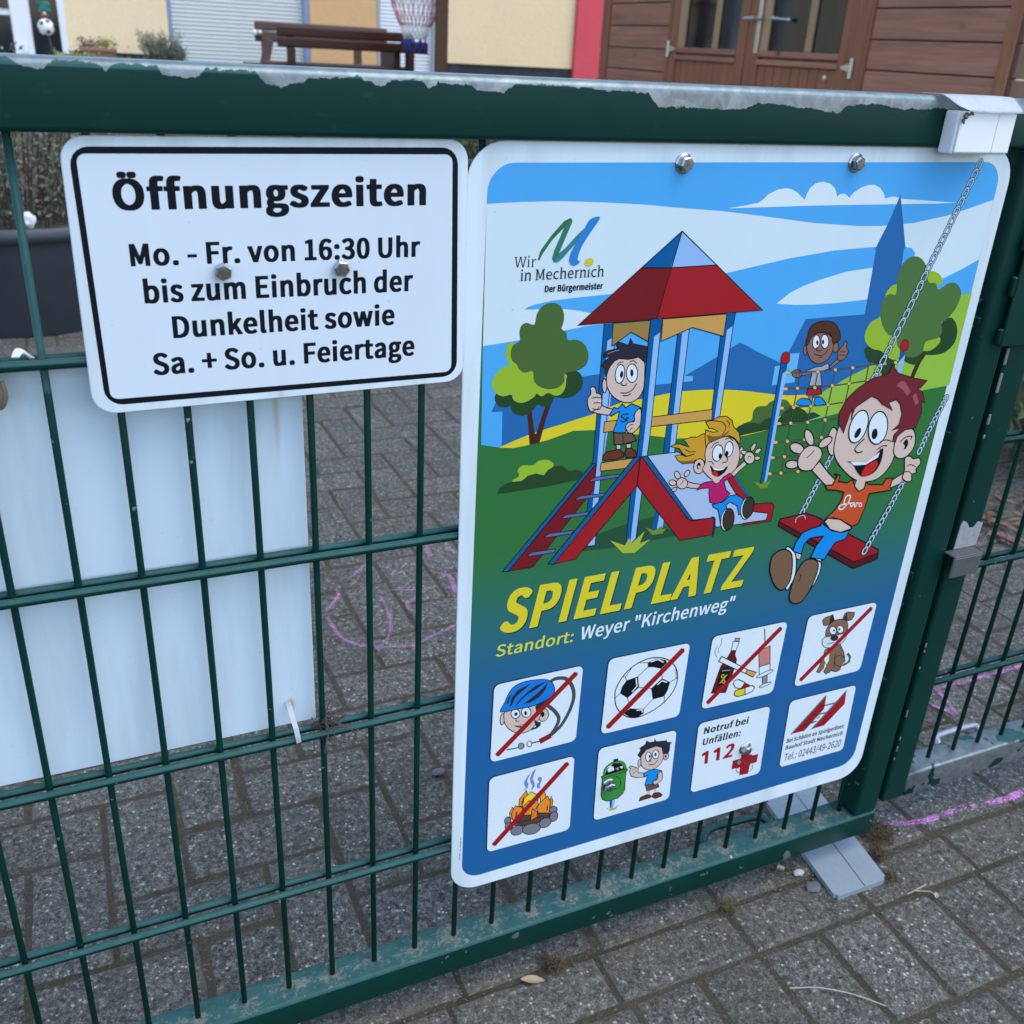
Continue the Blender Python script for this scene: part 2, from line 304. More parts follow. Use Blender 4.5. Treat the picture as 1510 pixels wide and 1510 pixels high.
# ------------------------------------------------------------------ ground and paving
def gz(x, y):
    t = min(1, max(0, (y - 3.7) / 3.3)); return .38 * t * t * (3 - 2 * t)
bm = bmesh.new()
xs = [-120, -40, -12, -5, -2, 0, 2, 4, 6, 9, 14, 40, 120]; ys = [-120, -30, -8, -3, -1, 0, 1, 2, 3, 3.5, 4, 4.5, 5, 5.5, 6, 6.5, 7, 8, 10, 14, 30, 120]
gv = [[bm.verts.new((x, y, gz(x, y) - .0026)) for x in xs] for y in ys]
for j in range(len(ys) - 1):
    for i in range(len(xs) - 1): bm.faces.new((gv[j][i], gv[j][i + 1], gv[j + 1][i + 1], gv[j + 1][i]))
struct(build('ground', bm, M['sand'], smooth=True))
bm = bmesh.new(); cl = bm.loops.layers.float_color.new('Col')
rg = random.Random(3)
def brick(x0, x1, y0, y1):
    if x1 - x0 < .02 or y1 - y0 < .02: return
    g = .0016 + rg.random() * .0016; z = gz((x0 + x1) / 2, (y0 + y1) / 2) + rg.uniform(-.0016, .0016); tx, ty = rg.uniform(-.010, .010), rg.uniform(-.010, .010)
    j = lambda: rg.uniform(-.0014, .0014)
    cx, cy = (x0 + x1) / 2, (y0 + y1) / 2
    P = [(x0 + g + j(), y0 + g + j()), (x1 - g + j(), y0 + g + j()), (x1 - g + j(), y1 - g + j()), (x0 + g + j(), y1 - g + j())]
    # chipped outline: several points a side
    out = []
    for k in range(4):
        a, b = P[k], P[(k + 1) % 4]; m = max(2, int(math.hypot(b[0] - a[0], b[1] - a[1]) / .028))
        for q in range(m):
            t = q / m; w = rg.uniform(-.0011, .0011) if q else 0
            out.append((a[0] + (b[0] - a[0]) * t + w, a[1] + (b[1] - a[1]) * t + w))
    def ring(ins, dz):
        r = []
        for (x, y) in out:
            dx, dy = cx - x, cy - y
            sx = max(0, 1 - ins / max(abs(dx), 1e-6)); sy = max(0, 1 - ins / max(abs(dy), 1e-6))
            nx = cx - dx * (1 - ins / ((x1 - x0) / 2)); ny = cy - dy * (1 - ins / ((y1 - y0) / 2))
            r.append(bm.verts.new((nx, ny, z + dz + (nx - cx) * tx + (ny - cy) * ty)))
        return r
    r0, r1, r2, r3 = ring(0, -.020), ring(.0004, -.0052), ring(.0030, -.0014), ring(.011, 0)
    rv = rg.random(); n = len(out); fs = []
    for a, b, d0, d1 in ((r0, r1, 1, .85), (r1, r2, .85, .42), (r2, r3, .42, .06)):
        for k in range(n):
            f = bm.faces.new((a[k], a[(k + 1) % n], b[(k + 1) % n], b[k]))
            for lp, d in zip(f.loops, (d0, d0, d1, d1)): lp[cl] = (rv, d, 0, 1)
    f = bm.faces.new(r3)
    for lp in f.loops: lp[cl] = (rv, .06, 0, 1)
PT, X0, Y0 = .1008, -.23, .2752
for i in range(-22, 34):
    for j in range(-2, 34):
        d = (i - j) % 4; x, y = X0 + i * PT, Y0 + j * PT
        if j < -2: continue
        if d == 0 and y + PT * 2 <= 3.6: brick(x, x + PT, y, y + 2 * PT)
        if d == 1: brick(x, x + 2 * PT, y, y + PT)
        if d == 3 and j == -2: brick(x, x + PT, y, y + PT)
ytop = Y0 - 2 * PT
for (ya, yb, pitch, off) in ((-.032, ytop, .190, .348), (-.112, -.032, .202, .536), (-.262, -.112, .0975, .54), (-.462, -.262, .1, .585), (-.56, -.462, .2, .5), (-.76, -.56, .1, .5), (-.86, -.76, .2, .4), (-1.06, -.86, .1, .44), (-1.26, -1.06, .1, .4), (-1.46, -1.26, .1, .4)):
    k0 = int((-1.9 - off) / pitch)
    for k in range(k0, k0 + int(5.2 / pitch)): brick(off + k * pitch, off + (k + 1) * pitch, ya, yb)
struct(build('paving', bm, M['paver']))
# chalk lines
def chalkline(name, strokes, mat, label):
    root = thing(name, label, 'chalk drawing', (*strokes[0][1][0], 0), 'chalk marks on the pavers') if len(strokes) > 1 else None
    for w, pts in strokes:
        bm = bmesh.new(); cl = bm.loops.layers.float_color.new('Col')
        P = spline(pts, False, 6); prev = None
        for i, (x, y) in enumerate(P):
            a = P[max(i - 1, 0)]; b = P[min(i + 1, len(P) - 1)]; dx, dy = b[0] - a[0], b[1] - a[1]; L = math.hypot(dx, dy) or 1
            nx, ny = -dy / L, dx / L; row = []
            for q, al in ((-1, 0), (-.45, .75), (.45, .75), (1, 0)):
                row.append((bm.verts.new((x + nx * w * q, y + ny * w * q, .0032)), al))
            if prev:
                for k in range(3):
                    f = bm.faces.new((prev[k][0], row[k][0], row[k + 1][0], prev[k + 1][0]))
                    for lp, al in zip(f.loops, (prev[k][1], row[k][1], row[k + 1][1], prev[k + 1][1])): lp[cl] = (al, al, al, 1)
            prev = row
        o = build('stroke' if root else name, bm, mat, root)
        if not root: tag(o, label, 'chalk drawing', 'chalk marks on the pavers')
chalkline('chalk_drawing', [(.006, [(.361, 1.082), (.325, 1.04), (.29, 1.01)]), (.006, [(.261, .984), (.259, .953), (.221, .903)]), (.007, [(.217, .88), (.219, .823), (.229, .785), (.256, .753)]), (.006, [(.275, .738), (.307, .735), (.344, .724), (.387, .741), (.448, .766), (.53, .80)]), (.005, [(.341, .921), (.338, .862), (.325, .801), (.301, .756), (.275, .739)]), (.010, [(.508, 1.105), (.5, 1.051)]), (.007, [(.443, .922), (.394, .885), (.382, .863), (.387, .832)]), (.005, [(.372, .941), (.417, .926), (.46, .92)]), (.008, [(.491, .979), (.509, .95), (.49, .87)]), (.006, [(.547, 1.103), (.557, 1.052)]), (.005, [(.396, 1.002), (.437, 1.012)]), (.009, [(.313, .98), (.319, .966)]), (.005, [(.28, .942), (.3, .955)])], M['violet'], 'looping pink chalk scribble on the pavers behind the gate beside the playground sign')
chalkline('chalk_line', [(.008, [(.86, .012), (.882, .006), (.92, -.004), (.957, -.007), (1.005, -.006), (1.022, -.005)]), (.009, [(1.030, -.009), (1.06, -.013), (1.094, -.016), (1.146, -.013), (1.25, 0)])], M['pink'], 'bright pink chalk stroke on the pavers in front of the second gate leaf')
chalkline('chalk_line', [(.007, [(1.16, .26), (1.3, .254), (1.459, .255), (1.6, .27)]), (.006, [(1.2, .285), (1.225, .255), (1.201, .18)]), (.006, [(1.16, .235), (1.178, .222), (1.2, .182)])], M['pink'], 'pink chalk corner lines on the pavers behind the second gate leaf')
chalkline('chalk_line', [(.011, [(.589, 2.02), (.586, 1.86)]), (.008, [(.493, 2.083), (.568, 2.052)]), (.012, [(.683, 1.83), (.689, 1.72)]), (.01, [(.60, 1.86), (.66, 1.83)])], M['mint'], 'faded green chalk marks on the far pavers below the opening hours sign')
chalkline('chalk_line', [(.008, [(.78, 1.835), (.866, 1.83), (.95, 1.84)])], M['violet'], 'short pale pink chalk dash on the far pavers left of the playground sign')

# ------------------------------------------------------------------ gate leaf with the signs
def bar_mesh(name, pts, r, mat, n=10):
    bm = TB(pts, r, n); bm.normal_update(); me = bpy.data.meshes.new(name); bm.to_mesh(me); bm.free(); me.materials.append(mat)
    for p in me.polygons: p.use_smooth = len(p.vertices) == 4
    return me
def bar(name, me, parent, loc):
    o = bpy.data.objects.new(name, me); COL.objects.link(o); o.parent = parent; o.location = Vector(loc) - Vector(WL[parent.name]); return o
G1 = thing('gate_leaf', 'green wire mesh gate leaf that carries the two printed signs', 'gate', (0, 0, .038), 'green gate leaves')
def railbox(x0, x1, y0, y1, z0, z1, rt, rb):
    bm = bmesh.new(); pr = []
    def arc(cy, cz, r, a0, a1, n=5):
        for k in range(n + 1):
            a = a0 + (a1 - a0) * k / n; pr.append((cy + r * math.cos(a), cz + r * math.sin(a)))
    arc(y1 - rt, z1 - rt, rt, 0, PI / 2); arc(y0 + rt, z1 - rt, rt, PI / 2, PI); arc(y0 + rb, z0 + rb, rb, PI, 1.5 * PI); arc(y1 - rb, z0 + rb, rb, 1.5 * PI, 2 * PI)
    nx = 24; rows = [[bm.verts.new((x0 + (x1 - x0) * i / nx, y, z)) for y, z in pr] for i in range(nx + 1)]
    for i in range(nx):
        for k in range(len(pr)): bm.faces.new((rows[i][k], rows[i + 1][k], rows[i + 1][(k + 1) % len(pr)], rows[i][(k + 1) % len(pr)]))
    bm.faces.new(rows[0]); bm.faces.new(rows[-1][::-1]); return bm
build('top_rail', railbox(-1.2, .8005, -.0205, .0205, .9890, 1.0360, .0075, .004), M['top'], G1, True)
build('bottom_rail', railbox(-1.2, .8005, -.0205, .0205, .0385, .0790, .005, .004), M['bottom'], G1, True)
build('stile', B((.7615, -.020, .0792), (.8015, .020, .9888), .004, 3), M['frame'], G1)
build('stile', B((-1.24, -.020, .0385), (-1.2, .020, 1.036), .004, 3), M['frame'], G1)
vm = bar_mesh('vertical_bar', [(0, 0, .0785), (0, .0004, .4), (0, -.0004, .7), (0, 0, .9895)], .0031, M['wire'])
for i in range(-23, 16): bar('vertical_bar', vm, G1, (.05 * i, 0, 0))
hm = bar_mesh('horizontal_bar', [(-1.2, 0, 0), (.7618, 0, 0)], .0041, M['wire'])
for z in (.826, .6296, .4296, .2290):
    for y in (-.0072, .0072): bar('horizontal_bar', hm, G1, (0, y, z))
build('drop_rod_handle', TB(spline([(.535, .022, .055), (.541, .036, .068), (.56, .045, .07), (.60, .0435, .07), (.633, .041, .07), (.646, .034, .066), (.646, .024, .058)], False, 5), .0058, 10), M['wire'], G1, True)
# small weld lugs seen on the inner side of the stile
for z, w in ((.80, .009), (.665, .006), (.47, .010), (.31, .007), (.13, .006)): build('weld_bead', B((.7585, -.014, z), (.7617, -.006, z + w), .001, 2), M['frame'], G1)

# ------------------------------------------------------------------ second gate leaf
G2 = thing('gate_leaf', 'second green gate leaf at the right edge with a stripped zinc bottom rail', 'gate', (.83, 0, .09), 'green gate leaves')
build('stile', B((.8105, -.020, .0895), (.8515, .020, 1.09), .004, 3), M['frame'], G2)
build('bottom_rail', railbox(.8518, 2.35, -.0205, .0205, .0905, .1320, .004, .003), M['second'], G2, True)
build('top_rail', railbox(.8518, 2.35, -.0205, .0205, 1.045, 1.09, .006, .004), M['frame'], G2, True)
vm2 = bar_mesh('vertical_bar', [(0, 0, .1315), (0, 0, .6), (0, 0, 1.0455)], .0031, M['wire'])
for k in range(29): bar('vertical_bar', vm2, G2, (.907 + .0505 * k, 0, 0))
hm2 = bar_mesh('horizontal_bar', [(.8510, 0, 0), (2.35, 0, 0)], .0041, M['wire'])
for z in (.866, .6465, .4665, .2815):
    for y in (-.0072, .0072): bar('horizontal_bar', hm2, G2, (0, y, z))
build('strike_plate', B((.7850, -.0290, .7775), (.8500, -.0252, 1.075), .001, 1), M['frame'], G2)
for z, w in ((.80, .018), (.855, .022), (.905, .016)): build('weld_bead', B((.7805, -.0285, z - .02), (.7850, -.0222, z - .02 + w), .0018, 2), M['frame'], G2)
for z, w in ((.752, .020), (.718, .024), (.678, .013), (.66, .005)): build('paint_flake', B((.8085, -.0214, z), (.8115 + w * .06, -.0190, z + w), .0009, 1), M['flake'], G2)
for z, w in ((.36, .007), (.352, .004), (.325, .004), (.245, .012), (.205, .006), (.185, .009), (.17, .004)): build('paint_flake', B((.8090, -.0212, z), (.8112, -.0190, z + w), .0007, 1), M['flake'], G2)
bm = bmesh.new(); box(bm, (.7960, -.0385, .4780), (.8440, -.0350, .5060), .001, 1); box(bm, (.8405, -.0352, .4780), (.8440, -.0203, .5060), .001, 1); box(bm, (.7960, -.0385, .5062), (.8440, -.0203, .5085), .0005, 1)
build('latch_bracket', bm, M['lockgrey'], G2)
PCH = [(x, z) for x, z in ((.8115, .509), (.850, .509), (.8515, .541), (.842, .544), (.836, .536), (.829, .537), (.823, .545), (.815, .549), (.8125, .543))]
bm = bmesh.new(); fr = [bm.verts.new((x, -.0207, z)) for x, z in PCH]; bk = [bm.verts.new((x, -.0199, z)) for x, z in PCH]
for t in tessellate_polygon([[Vector((x, z, 0)) for x, z in PCH]]): bm.faces.new([fr[i] for i in t])
for k in range(len(PCH)): bm.faces.new((fr[k], fr[(k + 1) % len(PCH)], bk[(k + 1) % len(PCH)], bk[k]))
bmesh.ops.recalc_face_normals(bm, faces=bm.faces[:]); build('bare_patch', bm, M['lockgrey2'], G2)
build('drop_rod_handle', TB(spline([(.957, .022, .108), (.962, .030, .12), (.972, .04, .123), (1.041, .040, .123), (1.052, .036, .12), (1.052, .022, .11)], False, 5), .0052, 10), M['zinc'], G2, True)

# ------------------------------------------------------------------ printed signs
ART = """O;1323 3245 6 66 19 64 31 59 42 51 51 42 58 32 64 19 66 7 5493 0 67-7 64-19 58-31 52-43 43-51 31-59 20-64 7-66 35-7639-7-67-19-63-31-59-42-51-51-42-59-30-64-19-66-6-5461 57-66 8-64 20-59 32-52 42-43 52-32 60-20 64-7 66
G;0,-2449;1504 3172 4 47 14 45 22 42 30 36 36 30 41 23 45 14 47 5 5347 36 47-4 45-14 42-22 36-29 30-36 23-42 14-45 5-46 33-7460-5-47-13-45-22-41-30-37-36-30-41-22-45-14-47-4-5370-4-47 5-45 13-41 22-37 30-30 37-22 41-14 45-4 47
f0;sky;0;1504 3172 4 47 14 45 22 42 30 36 36 30 41 23 45 14 47 5 5347 36 47-4 45-14 42-22 36-29 30-36 23-42 14-45 5-46 36-2196-407-28-1189-160-413-50-464-37-320-37-77 5-684 48-435 82-665 130-217 15-270-66-205-27-143-13-143 14-194 50-22 940
f0;pale;0;1504 3088 157 7 179 6 327 3 229-6 248-10 356-19 385-33 497-36 525-59 553-65 576-41 295-5 445 23 447 67 296 72 311 81 9-290 2-333-203-90-263-98-346 72-146 170 3 41-63 53-129 19-395 6-492-20-547-60-726-115-107-30-722-344-474-47-189-9-213-26-456-62-162-14-191-17
f0;sky;0;1897 2183 39 22 67 19 163 26 279 18 322 14 180 32 34-287-227 39-180 51-118 27-143 22-197 12
f0;pale;0;4681 2097 153 105 155 60 161 46 219 47 139 29 334 29 89-327-490-21-292-1-231 9
f0;cloud;0;3928 3025 198 24 145 23 51 32 44 40 95 44 102 14 69-10 73-29 104-69 13 52 30 57 55 41 86 16 96-20 66-44 46-76 28 23 46 6 40-13 42-30 39 47 78 48 95 27 77 2 82-32 57-48 33-54 51 15 73 4 111-23 308-18 446-26-281-6-458 0-1146-3
f0;hill;0;1751 899-10 348-113 5 45 100 387 146 489 17 175 12-5-1 431-82 224-80 155 0 164 63 222 104 149 68 241 128 249-108-164 64 476-212 80 114 144 334 368 3 410 3-30 663-17 8 115 281 75 257 110-260 115-274-20-6 64-535 274-660-486-76-262-107-307-157-195-39-263 52-358 75-27-47-691 121-587-3-320-12-334-92-705-217
f0;light;0;3693 1427 104-9 5-50-116-2
f0;light;0;4959 1563 132-1 3-316-292-11-2 205 159 10
f0;yellow;0;1735 898 135 45 143 42 178 41 197 38 351 72-17 6 333 89 152-1 183 18 247 23 322-10 249-19 258-37 355-64-341 62 199-38 202-38 153-22 118-8 170-9 121-81 13-202-561-64-320-37-76 0-802 61-317 67-665 130-217 16-270-66-206-27-143-14-143 19
f0;lime2;0;5273 780 54 138 79 100 85 74 77 39 79 28 202 93 113 40 104 38 18 17 302 187 296 296 282 183 230 51 167 25 4-529 9-528-54-20-359-24-1189-160-213-22
f0;trunk;0;1975 1331 34-227 30-217 104 7 50 222 68 250-49-3-57-181-55-194-14 10-37 180-18 148
f0;dgreen;1;1662 1413 3-61 42-49 64-18 47 7 22-55 63-40 81-8 77 49 30 44 67-27 81 13 27 67 101-17 99 14 77 63 9 92-49 76-126 30-318-80-313-48
f0;lime;1;1815 1892-60-31-14-72 18-59 32-36-94-40-65-82-8-74 45-68 72-35 80 8 22-49 61-36 71 2 78 39 27 31 54-31 63 28 68-32 65 5 42 58 4 84-22 63-311 173
f0;mgreen;1;2010 2045 21 98 57 68 92 21 73-30 45-66 7-80-17-67 50-36 24-72 88-4 86-48 52-93-2-83-45-53-81-26-101-10-1-76-50-54-97-13-100 30-68 64-21 94-77-8-61 39-23 44-49 42-20 74 24 71 59 32-8 79 19 63 50 19
f0;trunk;0;6794 1468-28-150-42-170 61-15 54 189 71 128
f0;dgreen;1;7018 1774 109 46 103-68 62-118-12-123-98-85-143-27-196 28 141 66 7 132
f0;dgreen;1;5991 1562 11-93 71-80 131-51 135-139 120 85 15 113 258-90 95 54-45 146-423 122
f0;lime;1;6277 2230-110-16-61-68-3-70-8-177-116-65-51-114 36-102 115-81 126-31 144-90 104-29 84 43 145 84 162-49 124 1 86 117-262 204-18 365 104 49-47 88-106 51-104-8-64-100
f0;mgreen2;1;6244 2122-28 159 11 121 67 84 96 26 116-36 103-105 60-138 109-19 66-72 108 56 107 10 111-74 32-93-32-127-85-103-79-41 43-92-36-83-170-32-18-116-108-49-129 24-158 128-37 110-119 16-108 93-76 130-19 126 36 77 62 24
f0;lime;1;1874 533 74 42-18 64 53 42 105-11 66 39 89-2 63-43 2-32-74-84-106 4-124-47
f0;dgreen;0;1730 414 12 48 45 41 71 22 125-4 59 46 84 12 91-29 34 48 62 30 86 0 92-69 87 2 70-38-16-69-368-29
f0;mgreen;1;4489 819 58 33 68 21 0 87 45 55 114-1 41 38 94 19 119-18 57-48 38-67-403-143
f0;dgreen;0;4410 771 46 51 93 19 97-3 83-23 59 50 79 13 105-27 52 68 75 38 117 0 86-44 44-40 92 6 108-55-188-41-463-42-449-37
f0;gshadow;0;2389-346 195 93 315 63 321 59 330 40 168-159 180-122-885-16
f0;pblue;0;3551 1854 52 10 34-1248-75-8
f0;plight;0;3603 1864 76 41 18-1291-59-2
s0;k;0,95;3551 1854 11-1246
s0;k;0,95;3679 1905 18-1291
f0;pblue;0;3549 8 61-78-8-190-56 14
f0;plight;0;3610-70 65-79-1-98-72-13
f0;pblue;0;4102 2027 98 5-7-127-68-44 10-946-47 12-30 878
f0;plight;0;4125 1861 68 44 5-1011-61 6
s0;k;0,98;4058 1805 30-878
s0;k;0,98;4200 2032-7-127 5-1011
f0;tan;0;3354 1030 740 11 7-114-733 1
s0;k;2,99;3354 1030 740 11 7-114-733 1
f0;pblue;0;2727 2008 93 0-2-143-38-21 18-1230-14-934-64 22 26 908
f0;plight;0;2780 1844 38 21 41-54 25-838-32-494 14-801-82 2 14 934
s0;k;0,89;2727 2008 19-1398-26-908
s0;k;0,91;2859 1811-7-1332 14-801-82 2
f0;tan;0;2834 1034 159 4 1-107-161-8
s0;k;2,96;2834 1034 159 4 1-107-161-8
f0;skin;1;2820 1403 1-32-5-24-8-13-11 1-12 15-9 25-6 32-1 31 5 24 8 13 11-1 11-14 10-26
s0;k;3,108;2820 1403 1-32-5-24-8-13-11 1-12 15-9 25-6 32-1 31 5 24 8 13 11-1 11-14 10-26
f0;skin;1;2813 1439-4 75 28 100 117 55 145 4 106-55 25-138 7-134-35-84-58-43-74-11-87 26-90 61-58 76
s0;k;3,107;2813 1439-4 75 28 100 117 55 145 4 106-55 25-138 7-134-35-84-58-43-74-11-87 26-90 61-58 76
f0;hair1;0;2795 1492-13 80-48 31 38 48 49 37-64-9-11 42 56 31 95 10-33 53 42 9 53-17 51-20 18 67 35-56 85-21 78-18 22-172-45 25-61 48-61-11-62-3-95 16-49-24-43-52-17-54-10-41
s0;k;2,71;2795 1492-13 80-48 31 38 48 49 37-64-9-11 42 56 31 95 10-33 53 42 9 53-17 51-20 18 67 35-56 85-21 78-18 22-172-45 25-61 48-61-11-62-3-95 16-49-24-43-52-17-54-10-41
s0;g6;1,70;2795 1718 69 22 51 4
f0;white;1;3003 1499-7-39-15-29-22-14-23 5-20 22-12 35-4 41 7 39 16 29 21 14 23-5 20-22 13-35
s0;k;3,101;3003 1499-7-39-15-29-22-14-23 5-20 22-12 35-4 41 7 39 16 29 21 14 23-5 20-22 13-35
f0;white;1;3149 1500-1-40-14-31-23-16-29 3-27 20-22 34-11 41 2 39 13 31 23 16 29-2 27-20 22-34
s0;k;3,102;3149 1500-1-40-14-31-23-16-29 3-27 20-22 34-11 41 2 39 13 31 23 16 29-2 27-20 22-34
f0;k;1;2989 1499-2-15-6-11-7-6-8 2-7 8-5 14-1 15 3 15 5 11 8 6 7-2 7-8 5-14
f0;k;1;3101 1507 0-15-3-13-7-6-8 1-8 7-6 13-4 16 0 16 3 12 7 6 8-1 8-7 6-13
s0;k;1,93;2910 1603 29 21 35 2
s0;k;1,93;3045 1616 38 16 40-31
s0;k;1,108;3002 1475-16-41-13-20 18-20 32-6 14 18
s0;k;1,109;2979 1318 79-7 60 33 19 34 17 15
s0;k;1,103;3008 1287 54-5 32 17
f0;skin;0;2752 1255 47-52 55-29 80-20 3-53-75 0-107 25-75 27
s0;k;2,108;2752 1255 47-52 55-29 80-20 3-53-75 0-107 25-75 27
f0;skin;1;2625 1296 27 37-1 26-9 31 28 19 31-28 12-41 42-14 18-33 8-40 1-48-21-34-42 0-39-18-34 32-20 59
s0;k;3,107;2625 1296 27 37-1 26-9 31 28 19 31-28 12-41 42-14 18-33 8-40 1-48-21-34-42 0-39-18-34 32-20 59
s0;k;1,93;2666 1292 41 4 57-8
s0;k;1,94;2692 1240 41 0 44-8
s0;k;1,94;2687 1185 48-14 23 27
f0;shirtb;0;2940 917 27 85 15 58 8 67-50-19-35-21-23 17 40 70 49-16 42 46 42-45 65 35 108-49 17-53-57 25-32-46 23-51-40-26-50-34-3-62-86 4
s0;k;2,112;2940 917 27 85 15 58 8 67-50-19-35-21-23 17 40 70 49-16 42 46 42-45 65 35 108-49 17-53-57 25-32-46 23-51-40-26-50-34-3-62-86 4
f0;skin;1;3188 1119 45 4 18-130-28-67-60-45-33 3-34 36-16 51 36 31 56 4-8 65
s0;k;3,113;3188 1119 45 4 18-130-28-67-60-45-33 3-34 36-16 51 36 31 56 4-8 65
s0;k;1,91;3101 949 35 26 27-1
s0;k;1,91;3127 916 29 22
s0;k;1,120;3093 1090-46 4-30-20 30-26 23-17-19-20-35 14
s0;k;1,90;3078 1032 23 11-15 14-14-26 30-15
f0;brown;0;2951 908 212-25 56-87-151-21-98 7
s0;k;2,113;2951 908 212-25 56-87-151-21-98 7
s0;k;1,91;3055 884 17-102
f0;skin;0;2990 780 56-7 4-69-45 6
s0;k;2,114;2990 780 56-7 4-69-45 6
f0;skin;0;3106 774 57-2 4-61-49 6
s0;k;2,115;3106 774 57-2 4-61-49 6
f0;shoe;0;2853 629 0 53 39 31 85 8 53 6 61-58 4-33-107-15
s0;k;2,114;2853 629 0 53 39 31 85 8 53 6 61-58 4-33-107-15
f0;shoe;0;3101 678 16 49 54-4 49-38 30-67-121 4
s0;k;2,116;3101 678 16 49 54-4 49-38 30-67-121 4
f0;tan;0;2840 603 396 5-92-101-306 6
s0;k;2,99;2840 603 396 5-92-101-306 6
f0;dred;0;2785 594 4-268-311-383-314-397-273-2 465 539
s0;k;2,99;2785 594 4-268-311-383-314-397-273-2 465 539
f0;eblue;0;2739 606 49-4-897-1060-65 9
s0;k;2,98;2739 606 49-4-897-1060-65 9
f0;rung;0;2728 427 71 29 288-7-13-28-331-9
s0;k;2,77;2728 427 71 29 288-7-13-28-331-9
f0;rung;0;2585 246 64 23 276-7-24-32-304 1
s0;k;2,77;2585 246 64 23 276-7-24-32-304 1
f0;rung;0;2446 58 53 23 263-3-24-34-280 0
s0;k;2,77;2446 58 53 23 263-3-24-34-280 0
f0;rung;0;2270-126 56 26 272-7-24-36-289 3
s0;k;2,77;2270-126 56 26 272-7-24-36-289 3
f0;rung;0;2095-309 57 26 260-5-24-39-277 4
s0;k;2,77;2095-309 57 26 260-5-24-39-277 4
f0;pblue;0;3225 256 66 40 1-677-53-15
f0;plight;0;3291 296 71-86-8-524-62-67
s0;k;0,104;3225 256 14-652
s0;k;0,105;3362 210-8-524
f0;slide;0;3369 616 371-3 696-394 378-419 246-80 5-94-698 29-47 122-270 12
s0;k;2,102;3369 616 371-3 696-394 378-419 246-80 5-94-698 29-47 122-270 12
f0;red;0;4408 234 85 23 169-209 139-179 279-23 47-43-5-189-393 4 8 28 312-8 11 82-213 51-115 41
s0;k;2,112;4408 234 85 23 169-209 139-179 279-23 47-43-5-189-393 4 8 28 312-8 11 82-213 51-115 41
s0;eblue;0,278;4510 248 302-363
f0;red;0;3290 601 66-8 629-789 67-27 242 4 47-36 9-177-430-6-626 729
s0;k;2,102;3290 601 66-8 629-789 67-27 242 4 47-36 9-177-430-6-626 729
f0;eblue;0;3307 612 65 3 683-827-65 15
s0;k;2,102;3307 612 65 3 683-827-65 15
f0;dkblue;1;4286-206 63-36 12-192-30-8-10 183
f0;red;0;3290 601 1-310-644-738-253-13 475 555
s0;k;2,102;3290 601 1-310-644-738-253-13 475 555
f0;eblue;0;3217 612 76 2-895-1078-64 18
s0;k;2,101;3217 612 76 2-895-1078-64 18
s0;k;0,118;3290 601 1-310
f0;pblue;0;3226 2020 135-1-10-126-65-43 21-922 1-307-61-8 0 322
f0;plight;0;3286 1850 65 43 23-972-5-301-61 1-1 307
s0;k;0,92;3226 2020 21-1085 0-322
s0;k;0,92;3361 2019-10-126 23-972-5-301
f0;dtan;0;2822 2008 402 5 0-205-198 104-194-123
s0;k;2,89;2822 2008 402 5 0-205-198 104-194-123
f0;tan;0;3361 2018 733 9-1-223-385 112-337-116
s0;k;2,93;3361 2018 733 9-1-223-385 112-337-116
f0;dred2;0;2455 2012 620 499 304-11-87-474
f0;red;0;3379 2500 517 7 624-465-1228-16
f0;pblue;0;3456 2828-77-328-304 11
f0;plight;0;3456 2828 440-321-511-7
s0;k;2,120;2455 2012 1001 816 1064-786-2065-30
s0;k;0,101;3076 2510 306-11 514 8
s0;k;0,101;3456 2828-164-802
f0;tuft;0;3038-293 187-89 43 82 40-72 142 122-43-138 130 31-178-136-147 20
f0;tuft2;0;3456-209 117-53 92 44-6-46 60 10-41-60-123 1
f0;tuft2;0;4773 151 130-52 29 55 34-40 49 22-34-95-95 8
f0;blond;0;3946 565-97-13-49 36-53 63-108 33 46 21 65-3 64-27 59-28-60 73-36 17 106 24 72-8 57 29 39-4 40-144 17-169-140 32-12-31-139 5-61 42-50 61 73 4 71-28
s0;k;2,107;3946 565-97-13-49 36-53 63-108 33 46 21 65-3 64-27 59-28-60 73-36 17 106 24 72-8 57 29 39-4 40-144 17-169-140 32-12-31-139 5-61 42-50 61 73 4 71-28
s0;k;1,97;3820 635 66-38 67-3
f0;blondd;0;3756 513 90-16 105 2 5-33-139 5
f0;skin;1;4576 501-2-31-8-23-11-11-13 3-12 17-8 27-4 31 2 31 7 23 11 10 13-2 12-17 9-27
s0;k;3,111;4576 501-2-31-8-23-11-11-13 3-12 17-8 27-4 31 2 31 7 23 11 10 13-2 12-17 9-27
f0;skin;1;4097 397-9-34-22-23-29-7-31 9-26 25-17 35-4 38 9 34 22 22 28 8 31-9 27-25 17-34
s0;k;3,109;4097 397-9-34-22-23-29-7-31 9-26 25-17 35-4 38 9 34 22 22 28 8 31-9 27-25 17-34
f0;k;1;4048 417-3-15-8-12-10-4-12 3-10 10-6 15-2 18 3 15 8 11 10 5 11-3 10-10 7-15
f0;skin;1;4040 409 0-7-3-6-5-2-6 1-6 4-4 6-3 7 0 7 3 6 5 2 6-1 6-3 5-7
f0;skin;1;4101 450-22 125 38 106 150 43 143-36 93-102 32-127-21-122-75-68-108-46-107 18-98 78-50 63
s0;k;3,108;4101 450-22 125 38 106 150 43 143-36 93-102 32-127-21-122-75-68-108-46-107 18-98 78-50 63
f0;blond;0;4078 635-27 93-7 95 100-38 61 4-91 46-28-2-57 80 76 5 67 32 112-2 77-55 31-72 80-69 31-74 3-61-73 69-76 40-110-15-86-25-63-23
